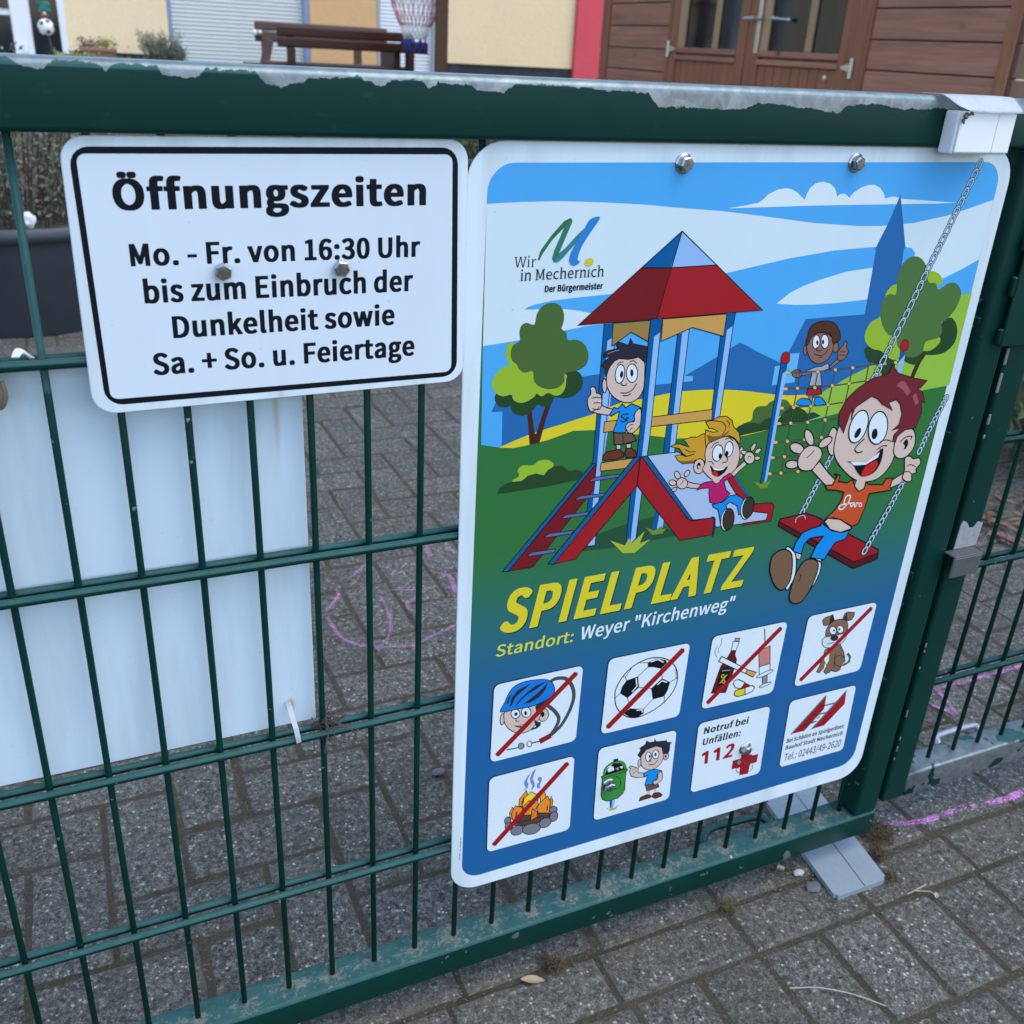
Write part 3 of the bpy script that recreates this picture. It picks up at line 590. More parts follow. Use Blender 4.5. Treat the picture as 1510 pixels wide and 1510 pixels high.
s0;k;2,107;4078 635-27 93-7 95 100-38 61 4-91 46-28-2-57 80 76 5 67 32 112-2 77-55 31-72 80-69 31-74 3-61-73 69-76 40-110-15-86-25-63-23
s0;k;1,97;4111 917 128-31 56-65-31-77
f0;blondd;0;4070 766 82-29 112 2 98 55-51-65-129-36-76-16
s0;k;1,98;4292 900 41-38-6-30
f0;white;1;4306 524-9-38-21-26-28-10-30 10-25 25-16 37-4 42 9 37 21 26 27 9 30-9 26-25 16-37
s0;k;3,109;4306 524-9-38-21-26-28-10-30 10-25 25-16 37-4 42 9 37 21 26 27 9 30-9 26-25 16-37
f0;white;1;4432 557-5-36-14-26-22-12-24 6-23 22-15 34-6 38 5 36 14 26 21 11 25-5 22-22 16-33
s0;k;3,110;4432 557-5-36-14-26-22-12-24 6-23 22-15 34-6 38 5 36 14 26 21 11 25-5 22-22 16-33
f0;k;1;4299 499-3-13-7-9-9-4-9 3-8 9-5 13-1 14 3 13 6 9 9 4 9-3 8-9 6-12
f0;k;1;4382 521-1-13-4-10-8-4-9 2-8 7-7 12-3 14 1 13 5 10 7 4 9-2 9-7 6-12
s0;k;1,99;4151 612 27 42 54 14
s0;k;1,100;4313 689 49 9 52-36
s0;k;1,110;4332 514 49-52-11-34-50-6
f0;k;1;4168 412 70-50 83-16 78 28-16-51-40-37-59-21-71 43-25 50
f0;white;0;4200 385 86-31 85 6-26-20-57-3-59 15
f0;tongue;1;4200 320 42 18 43-34 2-37-53 17
s0;k;1,92;4132 455 46-4 34-35
f0;skin;0;4455 277 65 60 86 70 44-45-78-53-69-70
s0;k;2,112;4455 277 65 60 86 70 44-45-78-53-69-70
f0;skin;1;4631 496-5-9-12-5-17 0-20 5-17 9-12 12-4 11 4 10 12 5 18 0 19-5 18-9 12-12
s0;k;3,112;4631 496-5-9-12-5-17 0-20 5-17 9-12 12-4 11 4 10 12 5 18 0 19-5 18-9 12-12
f0;skin;1;4720 544-10-17-13-12-13-3-11 5-5 14 0 18 6 20 11 18 13 11 13 4 10-6 6-13-1-19
s0;k;3,112;4720 544-10-17-13-12-13-3-11 5-5 14 0 18 6 20 11 18 13 11 13 4 10-6 6-13-1-19
f0;skin;1;4799 527 6-11-1-13-9-13-14-10-17-6-16 1-12 6-6 11 2 14 8 12 15 11 16 5 16 0
s0;k;3,113;4799 527 6-11-1-13-9-13-14-10-17-6-16 1-12 6-6 11 2 14 8 12 15 11 16 5 16 0
f0;skin;1;4815 418-1-10-9-8-15-3-18 0-17 6-14 9-7 10 1 10 9 8 15 4 18-1 17-5 14-9
s0;k;3,114;4815 418-1-10-9-8-15-3-18 0-17 6-14 9-7 10 1 10 9 8 15 4 18-1 17-5 14-9
f0;skin;1;4738 428-1-30-15-22-26-10-31 3-30 17-24 27-13 31 1 30 15 22 25 10 31-3 31-17 24-27
s0;k;3,113;4738 428-1-30-15-22-26-10-31 3-30 17-24 27-13 31 1 30 15 22 25 10 31-3 31-17 24-27
s0;k;1,86;4649 430 6 30 33-19
f0;skin;0;3892 267 96-38 100-26 5-49-119 20-77 25
s0;k;2,108;3892 267 96-38 100-26 5-49-119 20-77 25
f0;skin;1;3910 387 8-11 3-15-4-16-10-14-13-10-15-3-13 4-8 11-3 15 4 16 10 15 14 9 14 3
s0;k;3,108;3910 387 8-11 3-15-4-16-10-14-13-10-15-3-13 4-8 11-3 15 4 16 10 15 14 9 14 3
f0;skin;1;3797 362 10-21 2-19-6-12-13-4-17 5-18 13-15 20-9 20-2 19 6 12 13 5 17-6 17-13
s0;k;3,107;3797 362 10-21 2-19-6-12-13-4-17 5-18 13-15 20-9 20-2 19 6 12 13 5 17-6 17-13
f0;skin;1;3769 258-5-13-13-7-19-1-20 6-18 11-12 15-4 15 5 13 13 7 19 1 20-6 18-11 12-15
s0;k;3,108;3769 258-5-13-13-7-19-1-20 6-18 11-12 15-4 15 5 13 13 7 19 1 20-6 18-11 12-15
f0;skin;1;3786 202 3-10-3-10-9-9-13-6-14-1-13 4-9 7-3 10 3 10 9 9 13 5 14 2 13-4
s0;k;3,108;3786 202 3-10-3-10-9-9-13-6-14-1-13 4-9 7-3 10 3 10 9 9 13 5 14 2 13-4
f0;skin;1;3912 239-2-28-16-20-27-9-31 5-30 16-23 25-11 29 3 27 16 20 26 9 31-4 30-16 23-25
s0;k;3,109;3912 239-2-28-16-20-27-9-31 5-30 16-23 25-11 29 3 27 16 20 26 9 31-4 30-16 23-25
s0;k;1,83;3824 240 20 18 6 30
f0;skin;0;4223 250 94-13 12-54-48-4-44 22
f0;magenta;0;4083 200 31 17 113 9 48-44 47 15 39 55 75 35 69-48-81-18-42-26 41-98 66-57-88-84-92-12-75 32-27 108-7 64-98 5-64-9
s0;k;2,110;4083 200 31 17 113 9 48-44 47 15 39 55 75 35 69-48-81-18-42-26 41-98 66-57-88-84-92-12-75 32-27 108-7 64-98 5-64-9
f0;shirtb;0;4275-58 127 8 94 68 83-4 94-59 23-46-12-141-29-6-45 116-100 59-54-27 22-46-51-57-3-120-38 115-29 69-65 36
s0;k;2,113;4275-58 127 8 94 68 83-4 94-59 23-46-12-141-29-6-45 116-100 59-54-27 22-46-51-57-3-120-38 115-29 69-65 36
f0;white;1;4582-298-6-57-22-42-32-17-36 10-34 36-24 54-9 61 7 56 21 41 32 18 36-10 34-35 24-53
s0;k;3,118;4582-298-6-57-22-42-32-17-36 10-34 36-24 54-9 61 7 56 21 41 32 18 36-10 34-35 24-53
f0;sole;1;4599-294-6-56-21-41-30-17-34 9-32 35-22 52-9 60 6 55 20 40 30 17 34-9 32-33 22-52
s0;k;3,118;4599-294-6-56-21-41-30-17-34 9-32 35-22 52-9 60 6 55 20 40 30 17 34-9 32-33 22-52
f0;white;1;4828-196-11-55-24-40-34-15-36 12-31 37-20 53-5 61 11 54 24 39 33 15 36-11 31-36 20-54
s0;k;3,118;4828-196-11-55-24-40-34-15-36 12-31 37-20 53-5 61 11 54 24 39 33 15 36-11 31-36 20-54
f0;sole;1;4844-190-10-53-23-38-32-15-34 12-29 34-19 52-4 58 10 52 23 38 31 14 33-10 30-35 19-51
s0;k;3,119;4844-190-10-53-23-38-32-15-34 12-29 34-19 52-4 58 10 52 23 38 31 14 33-10 30-35 19-51
f0;greys;0;5299 1186 11 134-96 4 15 37 123 32 76 1 69 29 45-62-122-29 55-158
s0;k;2,103;5299 1186 11 134-96 4 15 37 123 32 76 1 69 29 45-62-122-29 55-158
f0;skind;0;5517 1373 90 86 61-24-118-79
s0;k;2,103;5517 1373 90 86 61-24-118-79
f0;skind;1;5611 1497-1 52 43 52 21 50 32-24-1-41 37-44-5-54-47-52-55 11
s0;k;3,103;5611 1497-1 52 43 52 21 50 32-24-1-41 37-44-5-54-47-52-55 11
s0;k;1,77;5630 1537 79-9
s0;k;1,77;5634 1502 76-10
f0;skind;1;5180 1582 4-25-2-19-6-11-10 1-11 12-10 20-8 25-4 25 2 19 6 11 10-1 11-11 10-21
s0;k;3,99;5180 1582 4-25-2-19-6-11-10 1-11 12-10 20-8 25-4 25 2 19 6 11 10-1 11-11 10-21
f0;skind;1;5603 1581-3-24-12-17-16-8-19 4-17 15-12 22-5 25 3 24 11 17 17 7 18-4 18-14 12-22
s0;k;3,102;5603 1581-3-24-12-17-16-8-19 4-17 15-12 22-5 25 3 24 11 17 17 7 18-4 18-14 12-22
f0;skind;1;5172 1610 15 99 111 53 140-29 78-79 10-110-46-86-110-34-118 56
s0;k;3,99;5172 1610 15 99 111 53 140-29 78-79 10-110-46-86-110-34-118 56
f0;hair2;1;5147 1665 8 79 4 53 36 57 91 27 100-1 98-30 84-85 31-83-31-35-55-14-38 84-111 47-98-3-63-49-25-69
s0;k;3,99;5147 1665 8 79 4 53 36 57 91 27 100-1 98-30 84-85 31-83-31-35-55-14-38 84-111 47-98-3-63-49-25-69
f0;white;1;5331 1659-2-31-10-24-18-12-21 4-21 17-16 28-8 33 1 31 11 23 18 12 21-3 20-17 16-28
s0;k;3,100;5331 1659-2-31-10-24-18-12-21 4-21 17-16 28-8 33 1 31 11 23 18 12 21-3 20-17 16-28
f0;white;1;5449 1661 3-33-8-25-17-13-23 1-24 16-20 27-13 34-3 32 8 25 17 13 23-2 24-15 20-27
s0;k;3,100;5449 1661 3-33-8-25-17-13-23 1-24 16-20 27-13 34-3 32 8 25 17 13 23-2 24-15 20-27
f0;k;1;5315 1656 1-11-2-9-5-4-7 0-7 6-6 9-4 11-1 11 2 9 4 5 7-1 7-5 7-9
f0;k;1;5389 1659 1-11-2-9-5-4-7 0-7 6-6 9-4 11-2 11 3 9 4 5 7-1 7-5 7-9
s0;k;1,92;5285 1537 98-26 59 32 21 33
s0;k;1,92;5309 1611-10-26 46-20 31 10
s0;k;1,76;5355 1488 48 8
f0;redd;0;5286 1084 0 71 178-8 33-67-105-4
s0;k;2,103;5286 1084 0 71 178-8 33-67-105-4
f0;skind;0;5310 1079 52-2 5-52-48 1
f0;skind;0;5420 1074 48 2 8-51-41 0
f0;shirtb;1;5172 993 18 45 55 16 99-26 40-61-119 0
s0;k;3,103;5172 993 18 45 55 16 99-26 40-61-119 0
f0;shirtb;1;5414 981 4 57 67 8 74-57 15-30-119-6
s0;k;3,105;5414 981 4 57 67 8 74-57 15-30-119-6
f0;skind;1;5174 1331-2-19-15-14-25-6-30 2-29 11-22 17-11 20 2 19 16 14 24 6 30-2 29-11 22-17
s0;k;3,101;5174 1331-2-19-15-14-25-6-30 2-29 11-22 17-11 20 2 19 16 14 24 6 30-2 29-11 22-17
s0;k;1,75;5084 1366 21-57
s0;k;1,75;5122 1367 22-57
f0;skind;0;5165 1352 130-2 8-34-124-6
s0;k;2,67;5165 1352 130-2 8-34-124-6
s0;k;0,158;4979 1360 200-11 203-11 237 2 238 4 265 11 184 2 191 4
s0;rope;0,83;4979 1360 200-11 203-11 237 2 238 4 265 11 184 2 191 4
s0;k;0,160;4984 1182 164-8 236-13 236 0 234 4 264 14
s0;rope;0,84;4984 1182 164-8 236-13 236 0 234 4 264 14
s0;k;0,162;4983 970 162-9 234-9 238-4 203 5
s0;rope;0,85;4983 970 162-9 234-9 238-4 203 5
s0;k;0,164;4981 793 164-10 233-14 238 2 188 1
s0;rope;0,86;4981 793 164-10 233-14 238 2 188 1
s0;k;0,166;4978 580 167-7 236-6 236-2 159 0
s0;rope;0,87;4978 580 167-7 236-6 236-2 159 0
s0;k;0,168;4977 400 168-8 216-3 406-6
s0;rope;0,88;4977 400 168-8 216-3 406-6
s0;k;0,170;4973 212 165-13 236-11 191-2
s0;rope;0,90;4973 212 165-13 236-11 191-2
s0;k;0,159;5142 1347 6-173-3-213 0-178 0-210 0-181-7-193
s0;rope;0,84;5142 1347 6-173-3-213 0-178 0-210 0-181-7-193
s0;k;0,162;5382 1338 2-177-5-209-1-183 3-202-3-181-4-198
s0;rope;0,85;5382 1338 2-177-5-209-1-183 3-202-3-181-4-198
s0;k;0,164;5619 1340 1-179-3-213-1-177 1-206
s0;rope;0,86;5619 1340 1-179-3-213-1-177 1-206
s0;k;0,167;5857 1344-3-179-2-196
s0;rope;0,88;5857 1344-3-179-2-196
s0;k;0,169;6078 1353 6-189
s0;rope;0,89;6078 1353 6-189
f0;knot;1;5406 1336 0-9-5-7-9-3-11 1-10 4-9 8-4 10 0 9 5 7 9 3 10-1 11-5 8-8
s0;k;3,43;5406 1336 0-9-5-7-9-3-11 1-10 4-9 8-4 10 0 9 5 7 9 3 10-1 11-5 8-8
f0;knot;1;5644 1338 0-9-5-7-9-4-11 1-11 5-8 8-5 10 0 9 5 7 9 3 11-1 10-5 9-8
s0;k;3,43;5644 1338 0-9-5-7-9-4-11 1-11 5-8 8-5 10 0 9 5 7 9 3 11-1 10-5 9-8
f0;knot;1;5882 1342 0-10-5-7-9-3-11 1-11 5-9 8-5 9 0 9 5 8 9 3 11-1 11-5 9-8
s0;k;3,44;5882 1342 0-10-5-7-9-3-11 1-11 5-9 8-5 9 0 9 5 8 9 3 11-1 11-5 9-8
f0;knot;1;5172 1172-1-9-5-7-8-3-11 1-10 5-8 8-5 9 0 9 6 7 8 4 11-1 10-5 8-8
s0;k;3,43;5172 1172-1-9-5-7-8-3-11 1-10 5-8 8-5 9 0 9 6 7 8 4 11-1 10-5 8-8
f0;knot;1;5409 1159-1-10-4-7-9-3-11 1-11 5-8 8-5 10 0 9 6 7 8 3 11-1 11-5 8-8
s0;k;3,43;5409 1159-1-10-4-7-9-3-11 1-11 5-8 8-5 10 0 9 6 7 8 3 11-1 11-5 8-8
f0;knot;1;5645 1159 0-9-5-7-9-3-11 1-11 5-9 8-4 10 0 9 5 7 9 3 11-1 11-5 8-8
s0;k;3,44;5645 1159 0-9-5-7-9-3-11 1-11 5-9 8-4 10 0 9 5 7 9 3 11-1 11-5 8-8
f0;knot;1;5879 1163 0-9-5-7-9-3-11 1-11 5-9 8-5 10 0 9 5 7 9 3 11-1 11-5 9-8
s0;k;3,44;5879 1163 0-9-5-7-9-3-11 1-11 5-9 8-5 10 0 9 5 7 9 3 11-1 11-5 9-8
f0;knot;1;6144 1177 0-10-5-7-9-3-12 1-11 5-9 8-6 10 0 9 5 7 9 4 12-1 11-5 9-9
s0;k;3,45;6144 1177 0-10-5-7-9-3-12 1-11 5-9 8-6 10 0 9 5 7 9 4 12-1 11-5 9-9
f0;knot;1;5169 959 0-9-5-7-9-3-11 1-10 5-9 8-4 10 0 9 5 7 9 3 11-1 10-5 8-8
s0;k;3,43;5169 959 0-9-5-7-9-3-11 1-10 5-9 8-4 10 0 9 5 7 9 3 11-1 10-5 8-8
f0;knot;1;5403 949 0-9-5-7-9-3-11 1-11 5-8 8-5 10 0 9 6 7 8 4 11-2 11-5 8-8
s0;k;3,44;5403 949 0-9-5-7-9-3-11 1-11 5-8 8-5 10 0 9 6 7 8 4 11-2 11-5 8-8
f0;knot;1;5642 945 0-9-5-7-9-3-11 1-11 5-9 8-5 10 0 9 5 7 9 4 11-1 11-6 9-8
s0;k;3,44;5642 945 0-9-5-7-9-3-11 1-11 5-9 8-5 10 0 9 5 7 9 4 11-1 11-6 9-8
f0;knot;1;5169 781 0-10-5-7-9-3-11 1-10 5-8 9-5 10 0 9 5 7 9 3 11-1 10-5 9-9
s0;k;3,44;5169 781 0-10-5-7-9-3-11 1-10 5-8 9-5 10 0 9 5 7 9 3 11-1 10-5 9-9
f0;knot;1;5403 767-1-10-5-7-9-3-11 1-10 5-9 9-5 10 1 9 5 7 9 3 10-1 11-5 9-9
s0;k;3,44;5403 767-1-10-5-7-9-3-11 1-10 5-9 9-5 10 1 9 5 7 9 3 10-1 11-5 9-9
f0;knot;1;5641 768 0-9-5-7-9-4-11 2-11 5-9 8-5 10 1 10 4 7 10 3 11-1 11-5 9-9
s0;k;3,45;5641 768 0-9-5-7-9-4-11 2-11 5-9 8-5 10 1 10 4 7 10 3 11-1 11-5 9-9
f0;knot;1;5170 570-1-9-5-7-9-4-11 2-10 5-9 9-4 10 0 9 5 7 9 4 11-2 10-5 9-9
s0;k;3,44;5170 570-1-9-5-7-9-4-11 2-10 5-9 9-4 10 0 9 5 7 9 4 11-2 10-5 9-9
f0;knot;1;5406 564 0-9-6-7-8-4-12 2-10 5-9 9-5 10 0 10 6 7 8 3 11-1 11-6 9-8
s0;k;3,45;5406 564 0-9-6-7-8-4-12 2-10 5-9 9-5 10 0 10 6 7 8 3 11-1 11-6 9-8
f0;knot;1;5642 562 0-10-5-7-9-3-12 1-11 6-9 8-4 11 0 9 5 7 9 4 11-2 11-5 9-9
s0;k;3,46;5642 562 0-10-5-7-9-3-12 1-11 6-9 8-4 11 0 9 5 7 9 4 11-2 11-5 9-9
f0;knot;1;5169 389 0-9-5-8-9-3-11 1-11 6-8 9-5 10 1 10 5 7 9 3 11-1 10-6 9-9
s0;k;3,45;5169 389 0-9-5-8-9-3-11 1-11 6-8 9-5 10 1 10 5 7 9 3 11-1 10-6 9-9
f0;knot;1;5386 386-1-10-5-7-9-3-11 1-11 5-9 9-4 11 0 9 5 7 9 4 11-2 11-5 9-9
s0;k;3,45;5386 386-1-10-5-7-9-3-11 1-11 5-9 9-4 11 0 9 5 7 9 4 11-2 11-5 9-9
f0;knot;1;5163 196-1-10-5-8-9-3-11 2-11 5-8 9-5 11 1 10 5 7 9 3 11-1 11-6 8-9
s0;k;3,45;5163 196-1-10-5-8-9-3-11 2-11 5-8 9-5 11 1 10 5 7 9 3 11-1 11-6 8-9
f0;knot;1;5399 185 0-10-5-7-9-3-11 1-12 6-8 9-5 11 0 9 5 7 9 4 12-2 11-5 8-9
s0;k;3,46;5399 185 0-10-5-7-9-3-11 1-12 6-8 9-5 11 0 9 5 7 9 4 12-2 11-5 8-9
f0;knot;1;5020 1360-1-9-7-7-12-3-14 0-15 4-11 7-6 8 1 8 7 7 12 4 14 0 14-4 12-7
s0;k;3,42;5020 1360-1-9-7-7-12-3-14 0-15 4-11 7-6 8 1 8 7 7 12 4 14 0 14-4 12-7
f0;knot;1;5024 1179 0-8-7-7-12-4-15 0-14 4-12 8-6 8 1 9 7 7 12 3 14 0 15-4 11-7
s0;k;3,42;5024 1179 0-8-7-7-12-4-15 0-14 4-12 8-6 8 1 9 7 7 12 3 14 0 15-4 11-7
f0;knot;1;5020 967 0-8-8-7-12-4-14 1-15 4-11 7-6 9 0 9 7 6 12 4 15 0 15-4 11-8
s0;k;3,43;5020 967 0-8-8-7-12-4-14 1-15 4-11 7-6 9 0 9 7 6 12 4 15 0 15-4 11-8
f0;knot;1;5021 791-1-9-7-6-12-4-15 0-14 5-12 7-6 9 1 9 7 7 12 4 15-1 14-4 12-8
s0;k;3,43;5021 791-1-9-7-6-12-4-15 0-14 5-12 7-6 9 1 9 7 7 12 4 15-1 14-4 12-8
f0;knot;1;5017 578 0-9-7-7-13-3-15 0-15 5-11 8-6 9 0 9 8 7 12 3 15 0 14-5 12-7
s0;k;3,44;5017 578 0-9-7-7-13-3-15 0-15 5-11 8-6 9 0 9 8 7 12 3 15 0 14-5 12-7
f0;knot;1;5016 398-1-9-7-7-12-3-15 0-15 5-12 8-6 9 1 9 7 7 12 4 15-1 15-4 12-8
s0;k;3,44;5016 398-1-9-7-7-12-3-15 0-15 5-12 8-6 9 1 9 7 7 12 4 15-1 15-4 12-8
f0;knot;1;5014 210 0-10-8-7-12-3-15 1-15 5-12 8-6 9 0 9 8 7 12 4 15-1 15-5 12-8
s0;k;3,45;5014 210 0-10-8-7-12-3-15 1-15 5-12 8-6 9 0 9 8 7 12 4 15-1 15-5 12-8
f0;knot;1;6332 1355 0-10-5-7-9-3-12 1-11 5-9 8-6 10 0 9 5 7 9 3 12 0 11-6 10-8
s0;k;3,45;6332 1355 0-10-5-7-9-3-12 1-11 5-9 8-6 10 0 9 5 7 9 3 12 0 11-6 10-8
f0;knot;1;6488 1354 0-9-5-7-9-4-12 1-11 5-10 8-5 10 0 9 5 7 9 4 12-1 11-5 10-8
s0;k;3,46;6488 1354 0-9-5-7-9-4-12 1-11 5-10 8-5 10 0 9 5 7 9 4 12-1 11-5 10-8
f0;pblue;0;4868 1484 89-7 1-94-43-31 16-1217-55-30
f0;plight;0;4915 1352 43 31 9-28-8-1216-29-26
s0;k;0,82;4868 1484 8-1379
f0;redd;1;4867 1481-5 77 32 28 51-9 22-33 2-77
s0;k;3,65;4867 1481-5 77 32 28 51-9 22-33 2-77
f0;pblue;0;6488 1499 75-11-3-69-55-62
f0;plight;0;6560 1419 18 17 9-258-63 5-19 174
f0;redd;1;6489 1494-7 90 45 26 61-43 0-81
s0;k;3,72;6489 1494-7 90 45 26 61-43 0-81
s0;k;3,305;6977 3358-14 16-2 32 12 35 20 25 22 5 15-16 1-31-11-36-21-25
s0;chain;3,157;6977 3358-14 16-2 32 12 35 20 25 22 5 15-16 1-31-11-36-21-25
s0;k;3,306;6947 3265-15 17-2 32 12 35 21 25 22 6 14-16 2-32-12-36-21-25
s0;chain;3,157;6947 3265-15 17-2 32 12 35 21 25 22 6 14-16 2-32-12-36-21-25
s0;k;3,308;6911 3174-14 17 0 31 13 36 21 24 22 6 15-17 0-32-13-35-21-25
s0;chain;3,158;6911 3174-14 17 0 31 13 36 21 24 22 6 15-17 0-32-13-35-21-25
s0;k;3,309;6877 3082-14 16 0 33 13 35 21 25 23 5 14-17 0-32-13-35-22-25
s0;chain;3,159;6877 3082-14 16 0 33 13 35 21 25 23 5 14-17 0-32-13-35-22-25
s0;k;3,310;6844 2989-15 17 0 32 13 36 21 25 22 5 15-17 0-32-12-36-22-25
s0;chain;3,159;6844 2989-15 17 0 32 13 36 21 25 22 5 15-17 0-32-12-36-22-25
s0;k;3,311;6810 2895-14 17-1 33 13 36 22 25 22 5 14-17 1-33-13-35-22-26
s0;chain;3,160;6810 2895-14 17-1 33 13 36 22 25 22 5 14-17 1-33-13-35-22-26
s0;k;3,313;6777 2801-14 17-1 33 12 36 22 25 22 6 14-17 1-33-12-37-22-25
s0;chain;3,161;6777 2801-14 17-1 33 12 36 22 25 22 6 14-17 1-33-12-37-22-25
s0;k;3,314;6744 2706-14 17-1 33 13 36 21 26 22 5 15-17 1-33-13-37-21-25
s0;chain;3,161;6744 2706-14 17-1 33 13 36 21 26 22 5 15-17 1-33-13-37-21-25
s0;k;3,315;6709 2611-14 17 0 34 13 36 22 25 23 5 14-17 0-33-13-37-22-25
s0;chain;3,162;6709 2611-14 17 0 34 13 36 22 25 23 5 14-17 0-33-13-37-22-25
s0;k;3,317;6674 2516-14 17 0 34 13 36 22 26 23 5 14-18 0-33-13-37-23-26
s0;chain;3,163;6674 2516-14 17 0 34 13 36 22 26 23 5 14-18 0-33-13-37-23-26
s0;k;3,318;6639 2420-14 18-1 33 14 37 22 26 22 4 15-17 0-34-14-37-22-26
s0;chain;3,163;6639 2420-14 18-1 33 14 37 22 26 22 4 15-17 0-34-14-37-22-26
s0;k;3,319;6603 2323-14 19 0 33 13 37 23 26 22 5 14-18 1-34-14-37-22-26
s0;chain;3,164;6603 2323-14 19 0 33 13 37 23 26 22 5 14-18 1-34-14-37-22-26
s0;k;3,321;6570 2225-14 19-1 34 13 37 21 27 22 5 15-18 1-35-13-37-21-27
s0;chain;3,165;6570 2225-14 19-1 34 13 37 21 27 22 5 15-18 1-35-13-37-21-27
s0;k;3,322;6537 2127-14 18-1 35 12 38 22 26 22 5 15-18 1-35-13-38-22-26
s0;chain;3,165;6537 2127-14 18-1 35 12 38 22 26 22 5 15-18 1-35-13-38-22-26
s0;k;3,323;6503 2028-14 19-1 35 13 37 22 27 22 5 14-19 1-34-12-38-22-27
s0;chain;3,166;6503 2028-14 19-1 35 13 37 22 27 22 5 14-19 1-34-12-38-22-27
s0;k;3,325;6470 1929-15 18-1 35 13 38 22 27 23 5 14-19 1-35-13-38-22-26
s0;chain;3,167;6470 1929-15 18-1 35 13 38 22 27 23 5 14-19 1-35-13-38-22-26
s0;k;3,326;6433 1830-14 19 0 35 14 38 23 26 22 4 14-18 0-36-14-38-22-26
s0;chain;3,167;6433 1830-14 19 0 35 14 38 23 26 22 4 14-18 0-36-14-38-22-26
s0;k;3,328;6396 1730-14 19 0 36 14 38 23 26 23 5 14-20 0-35-14-38-23-26
s0;chain;3,168;6396 1730-14 19 0 36 14 38 23 26 23 5 14-20 0-35-14-38-23-26
s0;k;3,329;6359 1630-14 19 1 36 14 38 22 27 23 4 14-19 0-36-14-38-23-27
s0;chain;3,169;6359 1630-14 19 1 36 14 38 22 27 23 4 14-19 0-36-14-38-23-27
s0;k;3,330;6322 1529-14 20 0 36 15 38 23 27 22 4 14-19 0-36-14-39-23-26
s0;chain;3,170;6322 1529-14 20 0 36 15 38 23 27 22 4 14-19 0-36-14-39-23-26
s0;k;3,332;6283 1429-14 20 1 36 15 38 23 26 24 4 13-19-1-36-15-39-23-26
s0;chain;3,170;6283 1429-14 20 1 36 15 38 23 26 24 4 13-19-1-36-15-39-23-26
s0;k;3,333;6243 1328-14 20 1 36 16 39 23 26 23 4 14-19-1-37-15-38-24-27
s0;chain;3,171;6243 1328-14 20 1 36 16 39 23 26 23 4 14-19-1-37-15-38-24-27
s0;k;3,334;6204 1226-14 21 1 36 15 39 23 27 23 4 14-20 0-37-15-39-24-27
s0;chain;3,172;6204 1226-14 21 1 36 15 39 23 27 23 4 14-20 0-37-15-39-24-27
s0;k;3,336;6165 1124-14 20 1 37 15 39 23 27 24 4 13-20 0-37-15-39-24-27
s0;chain;3,172;6165 1124-14 20 1 37 15 39 23 27 24 4 13-20 0-37-15-39-24-27
s0;k;3,369;7359 814-14 14-3 24 9 23 17 14 19 0 13-14 3-23-8-24-17-14
s0;chain;3,189;7359 814-14 14-3 24 9 23 17 14 19 0 13-14 3-23-8-24-17-14
s0;k;3,369;7336 753-14 15-3 23 9 23 17 15 19 0 14-15 3-23-9-23-17-15
s0;chain;3,190;7336 753-14 15-3 23 9 23 17 15 19 0 14-15 3-23-9-23-17-15
s0;k;3,370;7313 692-13 15-3 23 8 24 17 14 19 0 14-15 3-23-9-24-17-14
s0;chain;3,190;7313 692-13 15-3 23 8 24 17 14 19 0 14-15 3-23-9-24-17-14
s0;k;3,371;7290 631-13 15-3 23 9 23 17 15 19 0 13-15 3-23-8-24-18-14
s0;chain;3,191;7290 631-13 15-3 23 9 23 17 15 19 0 13-15 3-23-8-24-18-14
s0;k;3,372;7268 569-14 15-3 24 9 23 17 15 19 0 14-15 3-24-9-23-17-15
s0;chain;3,191;7268 569-14 15-3 24 9 23 17 15 19 0 14-15 3-24-9-23-17-15
s0;k;3,373;7245 508-13 14-4 24 9 24 17 14 19 0 14-15 3-23-9-24-17-15
s0;chain;3,192;7245 508-13 14-4 24 9 24 17 14 19 0 14-15 3-23-9-24-17-15
s0;k;3,374;7222 446-13 15-3 23 8 24 18 15 19-1 13-14 3-24-8-24-18-15
s0;chain;3,192;7222 446-13 15-3 23 8 24 18 15 19-1 13-14 3-24-8-24-18-15
s0;k;3,375;7204 381-14 15-5 24 7 25 16 15 19 1 14-15 5-24-7-24-16-16
s0;chain;3,193;7204 381-14 15-5 24 7 25 16 15 19 1 14-15 5-24-7-24-16-16
s0;k;3,376;7187 317-15 15-4 24 6 25 16 15 19 1 14-15 5-24-7-25-16-16
s0;chain;3,193;7187 317-15 15-4 24 6 25 16 15 19 1 14-15 5-24-7-25-16-16
s0;k;3,377;7169 252-15 15-4 24 6 25 16 16 19 0 14-14 5-25-7-25-16-16
s0;chain;3,194;7169 252-15 15-4 24 6 25 16 16 19 0 14-14 5-25-7-25-16-16
s0;k;3,378;7151 187-15 15-4 24 6 25 16 16 19 1 14-15 5-25-7-25-16-16
s0;chain;3,194;7151 187-15 15-4 24 6 25 16 16 19 1 14-15 5-25-7-25-16-16
s0;k;3,347;5793 252-11 16-1 26 11 27 17 17 18 1 11-15 1-26-11-28-18-17
s0;chain;3,178;5793 252-11 16-1 26 11 27 17 17 18 1 11-15 1-26-11-28-18-17
s0;k;3,348;5765 182-11 15-1 27 11 27 18 17 17 1 12-16 0-26-11-27-17-18
s0;chain;3,179;5765 182-11 15-1 27 11 27 18 17 17 1 12-16 0-26-11-27-17-18
s0;k;3,349;5737 111-11 16 0 26 10 27 18 18 18 1 11-16 0-27-10-27-18-17
s0;chain;3,179;5737 111-11 16 0 26 10 27 18 18 18 1 11-16 0-27-10-27-18-17
s0;k;3,350;5709 40-11 16 0 26 11 28 17 17 18 1 11-16 1-27-11-27-18-18
s0;chain;3,180;5709 40-11 16 0 26 11 28 17 17 18 1 11-16 1-27-11-27-18-18
